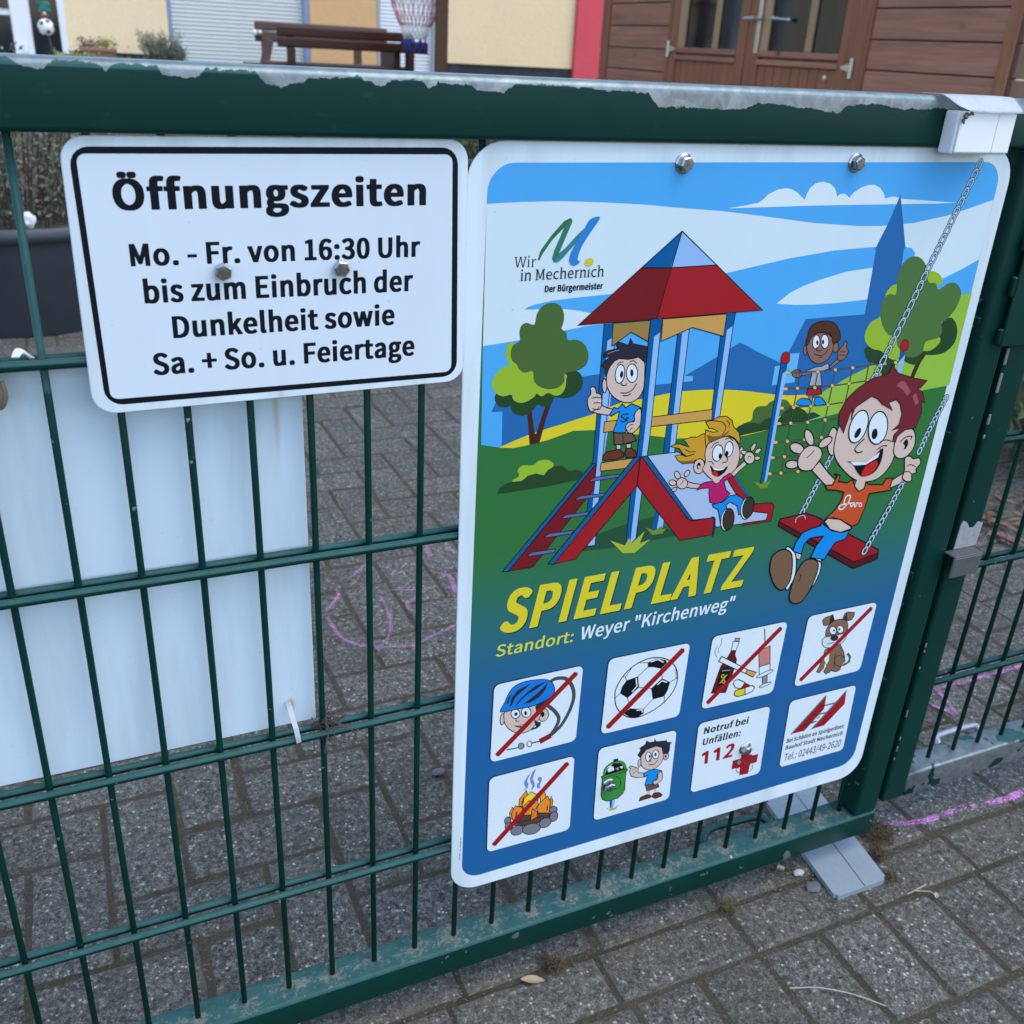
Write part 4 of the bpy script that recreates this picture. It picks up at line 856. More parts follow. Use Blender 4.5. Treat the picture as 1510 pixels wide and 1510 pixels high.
s0;k;3,351;5681-32-11 17 0 26 11 28 18 17 17 0 12-16 0-26-11-28-18-17
s0;chain;3,180;5681-32-11 17 0 26 11 28 18 17 17 0 12-16 0-26-11-28-18-17
s0;k;3,352;5652-103-11 17 0 26 11 28 18 17 18 1 11-16 0-27-11-28-18-17
s0;chain;3,181;5652-103-11 17 0 26 11 28 18 17 18 1 11-16 0-27-11-28-18-17
s0;k;3,353;5623-174-11 16 0 27 11 27 18 18 18 0 11-16 0-27-11-27-18-18
s0;chain;3,181;5623-174-11 16 0 27 11 27 18 18 18 0 11-16 0-27-11-27-18-18
s0;k;3,354;5594-246-11 16 0 28 11 27 18 17 18 1 11-16 0-27-11-28-18-17
s0;chain;3,182;5594-246-11 16 0 28 11 27 18 17 18 1 11-16 0-27-11-28-18-17
s0;k;3,355;5565-318-11 16 0 28 11 27 18 18 18 0 11-16 0-27-11-28-18-18
s0;chain;3,182;5565-318-11 16 0 28 11 27 18 18 18 0 11-16 0-27-11-28-18-18
s0;k;3,356;5536-390-11 16 0 28 11 27 18 18 18 0 11-16 0-28-11-27-18-18
s0;chain;3,183;5536-390-11 16 0 28 11 27 18 18 18 0 11-16 0-28-11-27-18-18
f0;seat;0;5239-412 10 31 359 22 164-68 1114-620 3-60-372-42-62 34
s0;k;2,161;5239-412 10 31 359 22 164-68 1114-620 3-60-372-42-62 34
f0;seatd;0;5239-412 1216-703 63-37 374 64 10-85-346-73-75 30-1242 748
s0;k;2,161;5239-412 1216-703 63-37 374 64 10-85-346-73-75 30-1242 748
s0;k;1,212;5484-460 0 54 56 24 55-8 26-47
s0;chain;1,106;5484-460 0 54 56 24 55-8 26-47
f0;skin;1;5866 485 3-72-13-56-26-27-34 6-35 39-29 63-18 75-3 71 13 55 25 27 34-6 35-38 29-62
s0;k;3,158;5866 485 3-72-13-56-26-27-34 6-35 39-29 63-18 75-3 71 13 55 25 27 34-6 35-38 29-62
f0;skin;1;5854 327-34 169 22 199 116 208 234 127 334-40 258-186 55-254-49-248-44-210-130-140-200-28-210 71-218 170
s0;k;3,159;5854 327-34 169 22 199 116 208 234 127 334-40 258-186 55-254-49-248-44-210-130-140-200-28-210 71-218 170
f0;skin;1;6735 340-3 116 108 73 129-10 75-118 5-129-78-95-123-11-93 76
s0;k;3,168;6735 340-3 116 108 73 129-10 75-118 5-129-78-95-123-11-93 76
s0;k;1,149;6818 383 65 46 92 1-1-43
f0;k;1;6865 357 43 48 39-57-13-63-32-7 0 43
f0;hair3;0;5822 698-26 142 68 151 117 103 168 97 245 44 24 96 119-103 245-76 82-17 138-31-68-73-40-13 78-52 83-130-70 31 51-150-35-184-159-9-97-69-6-67-47 10-6 84 73 76-123-20 92 65 7 124-63 129-73 57-107-24 88-102-186 95-81 68-97 38-203-110-24-142-23 137-48-287-73 99
s0;k;2,110;5822 698-26 142 68 151 117 103 168 97 245 44 24 96 119-103 245-76 82-17 138-31-68-73-40-13 78-52 83-130-70 31 51-150-35-184-159-9-97-69-6-67-47 10-6 84 73 76-123-20 92 65 7 124-63 129-73 57-107-24 88-102-186 95-81 68-97 38-203-110-24-142-23 137-48-287-73 99
f0;hair3h;0;6548 1088 51 40 65-6 128-132-46-40-92 79
f0;hair3h;0;6834 938 42 31 75-119-41-33
f0;white;1;6246 594-27-77-48-53-57-17-57 22-43 56-23 79 3 85 28 76 47 52 56 17 56-20 44-55 24-78
s0;k;3,160;6246 594-27-77-48-53-57-17-57 22-43 56-23 79 3 85 28 76 47 52 56 17 56-20 44-55 24-78
f0;white;1;6564 559-9-83-36-60-57-24-66 16-61 53-44 79-20 89 10 82 36 59 55 24 65-15 61-52 45-78
s0;k;3,164;6564 559-9-83-36-60-57-24-66 16-61 53-44 79-20 89 10 82 36 59 55 24 65-15 61-52 45-78
f0;k;1;6163 546-14-23-17-15-19-4-16 8-9 18-2 24 7 27 13 23 18 15 19 4 15-7 10-18 2-25
f0;k;1;6431 514-3-27-11-20-18-8-20 5-19 17-14 26-6 29 3 28 11 20 17 8 20-5 19-17 14-26
s0;k;1,143;6247 479-76-60-31-53 50-47 68 6
f0;k;1;6071 228 226-48 140 46 124 108 23-158-48-122-90-49-116 2-98 85-72 83
f0;white;0;6112 213 236-33 180 105-8-62-165-72-174 11
f0;tongue;1;6333 15 13 95 83 54 82 17 23-73-78-92
s0;k;1,127;6486 326 67 35 67-8
s0;k;1,116;6498 419 87 12 84-27
f0;skin;0;5570 176 84 103 159-155 181-155-59-41-78-4
s0;k;2,158;5570 176 84 103 159-155 181-155-59-41-78-4
f0;skin;1;5492 593 20-43 6-37-10-22-23-5-32 16-35 32-30 41-19 43-5 36 9 23 23 4 31-15 35-31
s0;k;3,153;5492 593 20-43 6-37-10-22-23-5-32 16-35 32-30 41-19 43-5 36 9 23 23 4 31-15 35-31
f0;skin;1;5397 431-16-19-33-7-43 7-45 19-38 28-22 31-4 27 16 19 33 7 43-6 44-19 38-28 23-31
s0;k;3,154;5397 431-16-19-33-7-43 7-45 19-38 28-22 31-4 27 16 19 33 7 43-6 44-19 38-28 23-31
f0;skin;1;5361 285 0-23-18-19-32-10-39 0-39 11-32 18-17 23 0 23 18 18 32 10 39 0 39-10 31-18
s0;k;3,155;5361 285 0-23-18-19-32-10-39 0-39 11-32 18-17 23 0 23 18 18 32 10 39 0 39-10 31-18
f0;skin;1;5761 550 11-23-6-27-22-28-34-22-38-11-36 0-26 13-10 22 6 27 22 27 33 22 39 12 35 0
s0;k;3,156;5761 550 11-23-6-27-22-28-34-22-38-11-36 0-26 13-10 22 6 27 22 27 33 22 39 12 35 0
f0;skin;1;5347 286 16 120 100 79 151-37 60-99-50-97-67-70-136 17
s0;k;3,155;5347 286 16 120 100 79 151-37 60-99-50-97-67-70-136 17
s0;k;1,110;5460 344 51 34 33 43
f0;skin;0;6725-156 281 128 127-109-139-33-210-54
s0;k;2,173;6725-156 281 128 127-109-139-33-210-54
f0;skin;0;6277-32 135-28 17-111-86-15-76 48
f0;orange;0;5916-486 120 107 71 121 7 91-116 44-144 26-45 63 108-14 42 101-49 38 91-29-5-78 146-34 62 34 68-112 71-58 75 27 4 80 57-38 217-29 32 71 101-3-8-120 32-37-132-2-209 0-18-175-50-206-85-25-152 88-172 77
s0;k;2,168;5916-486 120 107 71 121 7 91-116 44-144 26-45 63 108-14 42 101-49 38 91-29-5-78 146-34 62 34 68-112 71-58 75 27 4 80 57-38 217-29 32 71 101-3-8-120 32-37-132-2-209 0-18-175-50-206-85-25-152 88-172 77
s0;k;3,384;7011-190-13 17-1 27 11 28 19 17 20 0 13-17 1-28-11-27-20-17
s0;chain;3,197;7011-190-13 17-1 27 11 28 19 17 20 0 13-17 1-28-11-27-20-17
s0;k;3,385;6981-262-13 17-1 28 12 27 19 17 20 0 12-17 1-28-11-27-19-17
s0;chain;3,198;6981-262-13 17-1 28 12 27 19 17 20 0 12-17 1-28-11-27-19-17
s0;k;3,386;6951-334-13 17 0 28 11 27 19 17 20 0 13-17 1-28-12-27-19-17
s0;chain;3,198;6951-334-13 17 0 28 11 27 19 17 20 0 13-17 1-28-12-27-19-17
s0;k;3,387;6921-407-12 18-1 28 11 27 20 17 19 0 13-17 1-28-11-28-20-17
s0;chain;3,199;6921-407-12 18-1 28 11 27 20 17 19 0 13-17 1-28-11-28-20-17
s0;k;3,388;6890-478-12 17-1 28 12 27 20 17 20 0 12-18 1-27-12-28-20-17
s0;chain;3,199;6890-478-12 17-1 28 12 27 20 17 20 0 12-18 1-27-12-28-20-17
s0;k;3,389;6859-551-13 18 0 28 12 27 20 17 20 0 12-18 0-27-12-28-19-17
s0;chain;3,200;6859-551-13 18 0 28 12 27 20 17 20 0 12-18 0-27-12-28-19-17
s0;k;3,390;6827-623-12 18-1 28 12 27 20 17 20 0 13-18 0-28-12-28-20-17
s0;chain;3,200;6827-623-12 18-1 28 12 27 20 17 20 0 13-18 0-28-12-28-20-17
s0;k;3,391;6796-696-13 18 0 28 12 28 20 17 20-1 12-17 1-28-12-28-20-17
s0;chain;3,201;6796-696-13 18 0 28 12 28 20 17 20-1 12-17 1-28-12-28-20-17
s0;k;3,392;6764-768-13 18 0 28 13 28 19 16 20 0 13-18 0-28-12-28-20-17
s0;chain;3,201;6764-768-13 18 0 28 13 28 19 16 20 0 13-18 0-28-12-28-20-17
s0;k;3,393;6732-841-13 18 0 28 13 28 20 17 20-1 12-18 0-28-12-28-20-17
s0;chain;3,202;6732-841-13 18 0 28 13 28 20 17 20-1 12-18 0-28-12-28-20-17
s0;k;3,394;6700-914-13 18 0 28 13 28 19 17 21-1 12-18 0-28-12-28-20-17
s0;chain;3,202;6700-914-13 18 0 28 13 28 19 17 21-1 12-18 0-28-12-28-20-17
s0;k;3,395;6667-988-12 18 0 29 12 28 20 17 20-1 13-18 0-29-12-28-21-17
s0;chain;3,203;6667-988-12 18 0 29 12 28 20 17 20-1 13-18 0-29-12-28-21-17
s0;k;3,396;6635-1061-13 18 1 29 12 28 20 17 20-1 13-18 0-29-13-28-20-17
s0;chain;3,203;6635-1061-13 18 1 29 12 28 20 17 20-1 13-18 0-29-13-28-20-17
f0;skin;1;6993-4-41 158 72 23 66-40 96-5 41-73-53-64 21-51-67-20 21-70-62-18-99 62
s0;k;3,174;6993-4-41 158 72 23 66-40 96-5 41-73-53-64 21-51-67-20 21-70-62-18-99 62
s0;k;1,123;7015 48 57 15 85-39
s0;k;1,123;6992-26 66 3 73-47
f0;skin;0;5911-510 47 37 188-44 185-117 28-39-167-23-170 65
s0;k;2,169;5911-510 47 37 188-44 185-117 28-39-167-23-170 65
f0;shirtb;0;5874-520 55-41 123-91 166-48 115 9-38-108-149-26-73-120-43-90-215 65 49 150 80 111-96 9-112-4-64-66-12-124-136 52 18 120 74 110 116 37 140 18
s0;k;2,168;5874-520 55-41 123-91 166-48 115 9-38-108-149-26-73-120-43-90-215 65 49 150 80 111-96 9-112-4-64-66-12-124-136 52 18 120 74 110 116 37 140 18
f0;skin;0;5546-852 115-46-2-73-97 44
s0;k;2,99;5546-852 115-46-2-73-97 44
f0;skin;0;5851-981 131-36 14-58-132 39
s0;k;2,102;5851-981 131-36 14-58-132 39
f0;white;1;5409-789 120-42 64-101 37-212-29-133-76-56
s0;k;3,167;5409-789 120-42 64-101 37-212-29-133-76-56
f0;sole2;1;5229-1004 9 155 121 62 120-43 62-116 31-188-15-135-79-78-109 67-98 155
s0;k;3,167;5229-1004 9 155 121 62 120-43 62-116 31-188-15-135-79-78-109 67-98 155
f0;white;1;5756-1010 212-37 38-83-14-126-68-152-149-137
s0;k;3,172;5756-1010 212-37 38-83-14-126-68-152-149-137
f0;sole2;1;5640-1146 89 145 125 6 92-67 18-130-44-196-91-168-125-18-89 84-1 187
s0;k;3,173;5640-1146 89 145 125 6 92-67 18-130-44-196-91-168-125-18-89 84-1 187
s0;k;1,123;5701-1273 24 66-20 31
s0;white;1,169;6150-307 12 81 63 2-9-82-72-80-57 26 37 34 126 4
s0;white;1,137;6302-325-44-7 21-42 30 44 19-51 17 10
s0;white;1,137;6348-380-2 45 28-9
s0;white;3,112;6433-370 1-12-6-8-10-2-11 5-11 10-6 13 0 12 5 9 10 1 11-4 11-11
t0;ds;x;SPIELPLATZ;18422,-11807,100000,-36,13423,18117,180,40
t0;syellow;x;SPIELPLATZ;18292,-11657,100000,-36,13423,18117,180,40
t0;ds;m;Standort:;18021,-14647,99997,-811,5650,5334,100,0
t0;stand;m;Standort:;17971,-14587,99997,-811,5650,5334,100,0
t0;ds;m;Weyer "Kirchenweg";27936,-14702,100000,-112,5740,6210,100,0
t0;white;m;Weyer "Kirchenweg";27886,-14642,100000,-112,5740,6210,100,0
f0;lg1;0;2003 2616 17-8 27 55 85 116 107 104 31 29 41 40-18 12-59-26-112-117-97-128
f0;lg2;0;2238 2886 73 69 5-27-56-134-43-106-9-14-7-80-40-7-20 33 16 69 46 106
f0;lg3;0;2154 2591 41-4 52 37 100 108 87 106 18 23-13 12-59-46-113-117-58-40
f0;lg4;0;2438 2871 41 72 39 23 55 8 14-15-35-53-61-82-61-94-28-72-11-48 13-15 22-4-22-25-41-16-35 14-19 37 10 60 53 106
f0;lgy;1;2550 2601 8-15-1-16-10-14-16-10-19-3-19 4-14 10-8 15 1 16 10 14 16 10 19 4 19-4
t0;k;s;Wir;17841,25560,99998,-657,3646,3530,0,0
t0;k;s;in Mechernıch;18451,24396,99996,925,3430,3628,0,0
t0;k;b;Der Bürgermeister;20882,23314,99998,646,1758,2167,0,0
f1;dk;0;1791-1875 4 23 11 21 16 17 21 11 23 3 923 4 23-3 21-11 17-16 11-21 3-24-1-891-4-23-11-21-17-17-21-11-23-4-920-6-23 4-21 11-17 16-11 21-3 24
f1;white;0;1804-1882 3 21 10 20 15 15 20 10 22 4 922 4 22-3 19-10 15-16 10-19 4-22-2-891-3-21-10-20-16-16-19-10-22-3-920-6-21 3-20 10-15 16-10 19-4 22
s1;g4;1,461;2478-1927 49 21 75-5 68-32 70-93 38-112 1-114-40-147-83-157-108-99
s1;g4;1,453;2470-2250 82-89 60-99 1-74-32-77-47-72
f1;skin;1;1946-2296-3-32-8-24-11-11-11 4-10 18-7 30-1 34 3 32 8 24 11 11 11-4 10-18 6-30
s1;k;3,97;1946-2296-3-32-8-24-11-11-11 4-10 18-7 30-1 34 3 32 8 24 11 11 11-4 10-18 6-30
f1;skin;1;2482-2396-12-32-23-18-28-2-27 15-22 30-12 37 0 38 12 32 22 18 28 2 28-15 22-29 12-38
s1;k;3,101;2482-2396-12-32-23-18-28-2-27 15-22 30-12 37 0 38 12 32 22 18 28 2 28-15 22-29 12-38
f1;k;1;2432-2359-3-15-7-11-9-3-10 4-7 11-5 16-1 17 4 16 7 10 9 4 9-4 8-11 5-16
f1;skin;1;1938-2271 5 70 71 22 201-11 111-8 57-76-3-93-45-92-70-70-83-14-104 39-82 79-44 79
s1;k;3,97;1938-2271 5 70 71 22 201-11 111-8 57-76-3-93-45-92-70-70-83-14-104 39-82 79-44 79
f1;white;1;2127-2257 1-28-10-22-18-12-24 2-23 14-20 24-11 29 0 28 9 22 19 11 23-1 23-14 20-24
s1;k;3,98;2127-2257 1-28-10-22-18-12-24 2-23 14-20 24-11 29 0 28 9 22 19 11 23-1 23-14 20-24
f1;white;1;2262-2282-3-29-15-20-22-7-26 7-24 19-18 29-8 31 4 28 15 20 22 7 26-7 24-19 18-28
s1;k;3,99;2262-2282-3-29-15-20-22-7-26 7-24 19-18 29-8 31 4 28 15 20 22 7 26-7 24-19 18-28
f1;k;1;2095-2276-7-5-9-1-8 4-7 8-3 10 0 10 4 8 7 5 9 0 9-3 6-8 4-10 0-10
f1;k;1;2214-2282 0-12-4-9-7-4-7 2-7 7-6 12-2 13 1 12 4 9 6 4 8-2 7-8 5-11
f1;k;0;2059-2411 97-12 93-3-35-37-84 7
f1;white;0;2092-2420 74-12 56-2-27-19
s1;k;1,98;2121-2298-35-32 2-23 37-13
f1;g3;0;2312-2390 45-49 38-10-1-47-36-27-83-14 26 30 38 10-25 64
f1;g3;0;2309-2214 88 59 83 20-2-102-70-65-72-32
f1;helmet;1;1890-2169 46 101 39 100 59 80 114 36 136-6 140-31 74-63 38-105-47-80-127-50-109-18-175 9-135 3
s1;k;3,96;1890-2169 46 101 39 100 59 80 114 36 136-6 140-31 74-63 38-105-47-80-127-50-109-18-175 9-135 3
f1;g3;0;2058-2165 41 75 103 95 88 54 144 35-123-76-115-51-78-71
f1;g3;0;1998-2136 16 108 68 83 159 56-69-58-104-74-48-109
f1;g3;0;2162-2144 128 77 87 69 68 74-29-104-69-74-98-46
f1;g3;0;1955-2093 23 74 42 50-23-64-24-65
f1;sred;0;2393-2688 128 41 23-59-130-47
s1;k;2,93;2393-2688 128 41 23-59-130-47
s1;g4;0,186;2397-2717-92 2
s1;k;3,93;2303-2727-3-19-10-12-15-2-15 10-13 19-5 21 3 20 10 12 15 1 16-10 12-18
f1;g6;1;2210-2730-3-19-10-13-14-4-17 4-16 14-12 18-4 21 2 19 10 13 14 4 17-5 16-13 11-19
s1;k;3,74;2210-2730-3-19-10-13-14-4-17 4-16 14-12 18-4 21 2 19 10 13 14 4 17-5 16-13 11-19
s1;g4;0,165;2133-2732-70 3-60 7
s1;sred;0,685;1898-2748 873 842
f1;sred;0;1933-2748-5 18-12 12-18 5-17-5-12-12-5-18 5-17 12-12 17-5 18 5 12 12
f1;sred;0;2805-1906-5 17-12 12-17 5-17-5-13-12-4-17 4-17 13-13 17-4 17 4 12 13
f2;dk;0;3177-1864 3 23 11 21 17 16 21 10 23 4 936-16 23-4 21-11 17-17 10-21 4-24-1-902-3-23-11-21-17-17-21-10-23-3-931 18-24 5-21 11-16 17-11 21-4 23
f2;white;0;3189-1872 4 22 9 19 16 15 19 10 22 3 935-15 22-4 20-10 15-16 10-20 3-22 0-902-4-22-10-19-15-15-19-10-22-2-931 18-22 4-19 10-16 16-10 20-4 21
f2;white;1;3322-2326 6 98 67 141 127 117 163 55 164-13 156-77 107-127 46-148-22-158-91-132-145-97-170-51-138 10-135 84-100 138
s2;k;3,144;3322-2326 6 98 67 141 127 117 163 55 164-13 156-77 107-127 46-148-22-158-91-132-145-97-170-51-138 10-135 84-100 138
f2;k;0;3454-2150 149 21 34-160-139-117-110 93 14 87
f2;k;0;3940-2237 120-82-15-106-38-83-159-6-42 168
f2;k;0;3710-1965 121 28 123-49 25-41-73-69-108 47-79 18
f2;k;0;3550-2564 96-32 95-20 7-74-86-34-90 24-102 83
s2;k;0,86;3603-2129 116 98
s2;k;0,86;3454-2150-21 54 72 110
s2;k;0,85;3433-2096-33 8
s2;k;0,86;3710-1965-106 20
s2;k;0,86;3388-2313-60-55
s2;k;0,88;3498-2406 23-71
s2;k;0,88;3637-2289 171-58
s2;k;0,90;3848-2514-107-102
s2;k;0,91;4007-2508 15-107
s2;k;0,90;4060-2319 88 37
s2;k;0,89;3940-2237-12 73-22 70
s2;k;0,89;4114-2148 25-137
s2;white;0,154;3582-2151 23-116-54-61
s2;white;0,158;3891-2311 53 42 70-42
s2;white;0,154;3758-1966 85 15 85-59
s2;white;0,159;3649-2617 69-8 10-39
s2;sred;0,795;3291-2744 869 832
f2;sred;0;3330-2744-5 20-14 15-20 5-20-5-15-15-5-20 5-20 15-14 20-5 20 5 14 14
f2;sred;0;4199-1912-5 20-15 15-19 5-20-5-15-15-5-20 5-19 15-15 20-5 19 5 15 15
f3;dk;0;4564-1868 3 23 11 21 16 16 22 11 23 3 949-12 23-4 21-11 16-17 11-21 3-23-9-905-4-23-11-21-16-17-22-10-23-3-933 15-24 4-21 12-17 16-10 22-4 23
f3;white;0;4576-1875 4 21 9 20 16 15 19 10 22 3 949-12 21-4 20-10 15-16 10-19 3-22-9-905-4-22-10-19-16-15-19-10-22-3-934 16-21 4-20 10-15 16-10 19-4 22
f3;wine;0;4881-2063 71-16-6-65 38-70 2-52-32-202-47-210-218 44 73 368 83 114
s3;k;2,103;4881-2063 71-16-6-65 38-70 2-52-32-202-47-210-218 44 73 368 83 114
f3;white;0;4884-1937 93-25-25-117-71 16
s3;k;2,102;4884-1937 93-25-25-117-71 16
f3;cork;0;4908-1897 67-14-4-45-65 14
s3;k;2,92;4908-1897 67-14-4-45-65 14
f3;k;0;4778-2301 148-14-20-238-156 12
s3;g6;0,167;4800-2335 114-16
s3;syellow;3,95;4844-2425-1-13-6-7-11-1-11 6-10 11-5 14 1 12 6 8 10 1 12-6 9-12
s3;syellow;3,95;4866-2504-1-11-5-7-10-1-10 5-9 11-5 13 1 11 5 7 10 1 10-6 9-10
s3;syellow;0,116;4881-2410-87-105
f3;white;0;4757-2120 419-284-17-54-441 276
s3;k;2,123;4757-2120 419-284-17-54-441 276
f3;filt;0;5176-2404 151-78-39-60-129 84
s3;k;2,128;5176-2404 151-78-39-60-129 84
f3;g4;0;4759-2120-21 3-25-56 15-15
s3;smoke;1,131;4707-1859 7-71-25-65 0-61
s3;smoke;1,131;4660-1958-18-77 42-80
f3;white;0;4998-2568 14 39 58 4 110-71-50-81-87 38
s3;k;2,128;4998-2568 14 39 58 4 110-71-50-81-87 38
f3;sred;0;5180-2596 95-61-45-37-100 17
f3;syellow;0;5057-2683 139 3 19-104-107-6-54 32-13 41
s3;k;2,130;5057-2683 139 3 19-104-107-6-54 32-13 41
f3;white;0;5196-2680 105 12 47-42-28-55-105-19
s3;k;2,131;5196-2680 105 12 47-42-28-55-105-19
s3;g4;0,156;5327-1858 58-250
f3;pinks;0;5300-2162 164 36 54-272-162-9
s3;k;2,106;5300-2162 164 36 54-272-162-9
f3;white;0;5356-2407 162 9 23-116-157-30
s3;k;2,108;5356-2407 162 9 23-116-157-30
s3;g6;0,64;5338-2222 100 14
s3;g6;0,64;5347-2264 99 14
s3;g6;0,64;5355-2306 100 14
s3;g6;0,65;5363-2347 100 14
s3;g6;0,65;5371-2389 101 13
f3;white;1;5586-2511-5-14-28-17-45-16-53-11-51-5-38 2-19 10 5 14 27 16 45 16 53 12 51 5 39-2
s3;k;3,110;5586-2511-5-14-28-17-45-16-53-11-51-5-38 2-19 10 5 14 27 16 45 16 53 12 51 5 39-2
f3;g6;0;5435-2574 75 11 21-131-70-10
s3;k;2,88;5435-2574 75 11 21-131-70-10
f3;white;1;5593-2693-4-11-20-11-33-10-38-6-37-2-28 3-14 8 4 10 20 12 32 10 39 6 37 2 28-3
s3;k;3,111;5593-2693-4-11-20-11-33-10-38-6-37-2-28 3-14 8 4 10 20 12 32 10 39 6 37 2 28-3
s3;sred;0,717;4676-2753 886 841
f3;sred;0;4712-2753-5 18-13 13-18 5-18-5-13-13-5-18 5-18 13-13 18-5 18 5 13 13
f3;sred;0;5598-1912-5 18-13 13-18 5-18-5-13-13-5-18 5-18 13-13 18-5 18 5 13 13
f4;dk;0;5973-1878 3 24 11 20 17 17 21 11 23 3 954-9 23-4 21-11 17-17 10-21 3-23-9-897-4-23-11-21-17-17-21-10-23-4-941 2-23 4-21 10-17 17-11 21-3 24
f4;white;0;5985-1885 3 22 10 19 16 16 19 9 22 3 954-8 21-4 20-10 15-16 10-19 3-22-10-897-3-21-10-20-16-15-20-10-21-4-940 2-22 4-20 10-15 15-10 20-4 22
f4;dog;0;6731-2699 78 21 22 62-59 72 20 15 54-74 2-78-77-35
s4;k;2,119;6731-2699 78 21 22 62-59 72 20 15 54-74 2-78-77-35
f4;dog;0;6451-2372 158 19 94-141 39-86 9-57-39-79 0-51-54-21-78 30-23 22-10-31-74-10-41 48 35 81-46 65-6-97-51-55-53 29 21 56 28 125 14 138
s4;k;2,115;6451-2372 158 19 94-141 39-86 9-57-39-79 0-51-54-21-78 30-23 22-10-31-74-10-41 48 35 81-46 65-6-97-51-55-53 29 21 56 28 125 14 138
f4;white;0;6391-2413 67-26 21-135-21-56-55 73
s4;k;3,107;6761-2645 0-43-25-26-42-2-49 23-41 41-23 49 1 43 24 25 42 2 48-22 41-41
s4;k;1,104;6562-2484 19-136 17-92
f4;dog;0;6222-1920 26 31 126 18 50-101-64-29-53-15-51 16
s4;k;2,110;6222-1920 26 31 126 18 50-101-64-29-53-15-51 16
f4;g3;0;6336-1902 38 29 47-99-70-38
f4;dog;0;6553-1969 10 73 41 20 126-33 3-63-25-40-57-2
s4;k;2,113;6553-1969 10 73 41 20 126-33 3-63-25-40-57-2
f4;g3;0;6600-1882 37-124-70 25
f4;dog;1;6351-2190-33 103 33 77 69 44 102 2 98-44 51-100-13-115-123-22
s4;k;3,113;6351-2190-33 103 33 77 69 44 102 2 98-44 51-100-13-115-123-22
f4;muzz;1;6291-2242 24 50 91 1 140-6 95-7 43-68-55-69-87-24-127-2-82 43
s4;k;3,113;6291-2242 24 50 91 1 140-6 95-7 43-68-55-69-87-24-127-2-82 43
f4;g2;1;6551-2238 3-21-11-16-22-8-29 2-30 11-25 17-15 22-3 21 11 16 22 8 29-2 29-11 26-18
f4;white;1;6492-2126 0-26-10-18-21-6-26 5-26 17-21 25-13 28 0 25 11 18 20 7 26-5 26-17 21-25
s4;k;3,102;6492-2126 0-26-10-18-21-6-26 5-26 17-21 25-13 28 0 25 11 18 20 7 26-5 26-17 21-25
f4;white;1;6608-2132 1-26-10-18-19-7-25 6-25 16-20 24-12 28-1 25 10 18 19 7 24-5 25-17 21-24
s4;k;3,103;6608-2132 1-26-10-18-19-7-25 6-25 16-20 24-12 28-1 25 10 18 19 7 24-5 25-17 21-24
f4;k;1;6467-2121 1-8-3-6-5-3-7 2-7 5-6 8-4 9-1 8 3 6 5 3 7-1 8-6 6-8
f4;k;1;6551-2120 1-9-3-6-5-3-7 2-7 5-6 8-4 9-1 9 3 6 5 2 7-1 8-5 6-8
s4;k;1,114;6388-2304 69 1 45 6
s4;sred;0,714;6088-2762 899 849
f4;sred;0;6124-2762-5 17-13 13-18 5-18-5-13-13-5-17 5-18 13-13 18-5 18 5 13 13
f4;sred;0;7022-1913-4 18-13 13-18 5-18-5-13-13-5-18 5-17 13-14 18-4 18 4 13 14
f5;dk;0;1793-3129 3 24 11 21 16 17 21 11 23 3 926 7 23-4 22-11 17-16 11-21 4-24 30-987-3-24-11-20-16-17-20-10-24-4-940 16-23 4-21 11-17 17-11 22-4 23
f5;white;0;1806-3136 2 22 10 20 15 15 20 10 21 4 926 6 22-3 20-10 15-16 11-19 4-21 29-988-3-22-9-19-15-15-19-10-22-3-940 16-21 3-20 11-16 15-10 20-4 22
f5;stone;1;2107-3788-3-27-10-18-16-7-18 6-17 18-13 26-6 30 3 26 10 19 16 7 18-6 18-18 12-26
s5;k;3,98;2107-3788-3-27-10-18-16-7-18 6-17 18-13 26-6 30 3 26 10 19 16 7 18-6 18-18 12-26
f5;stone;1;2708-3812-4-22-13-15-21-3-24 8-22 17-16 24-8 26 4 22 13 14 21 4 24-8 22-17 16-24
s5;k;3,102;2708-3812-4-22-13-15-21-3-24 8-22 17-16 24-8 26 4 22 13 14 21 4 24-8 22-17 16-24
f5;log;0;2116-3814 152 59 259-42 98-41-15-59-112-45-298 30
s5;k;2,98;2116-3814 152 59 259-42 98-41-15-59-112-45-298 30
s5;k;1,99;2195-3841 138-5 198-8
f5;flame;0;2605-3709-6 83 11 56 29-92-9-101
s5;k;2,101;2605-3709-6 83 11 56 29-92-9-101
f5;flame2;0;2459-3536 49 64 30-66 7-94-69 0
s5;k;2,99;2459-3536 49 64 30-66 7-94-69 0
f5;flamey;0;2242-3614 10 110 87 79 69-55 34-96-22-108-94-61
s5;k;2,98;2242-3614 10 110 87 79 69-55 34-96-22-108-94-61
f5;flame;0;2195-3594 3 107 78 102 24-69-43-52-15-108
s5;k;2,97;2195-3594 3 107 78 102 24-69-43-52-15-108
f5;flame;0;2090-3725-7 71 30 72 24-50-13-70 14-79
s5;k;2,98;2090-3725-7 71 30 72 24-50-13-70 14-79
f5;flame;0;2123-3770-15 96 42 103 86-53 32-125-73-80
s5;k;2,98;2123-3770-15 96 42 103 86-53 32-125-73-80
f5;flame;0;2273-3757-23 140 64 65 121-27 13-79-76-120
s5;k;2,99;2273-3757-23 140 64 65 121-27 13-79-76-120
f5;flame;0;2430-3704 36 75 93 73 45-95-5-175-143 47
s5;k;2,99;2430-3704 36 75 93 73 45-95-5-175-143 47
f5;flame3;0;2362-3867 9 182 69-69 12-79
s5;k;2,100;2362-3867 9 182 69-69 12-79
f5;sred;0;2219-3596 15 87 25 48-13-98
f5;sred;0;2566-3789-10 73 19 17 5-71
f5;sred;0;2152-3757 10 77 22 27-4-90
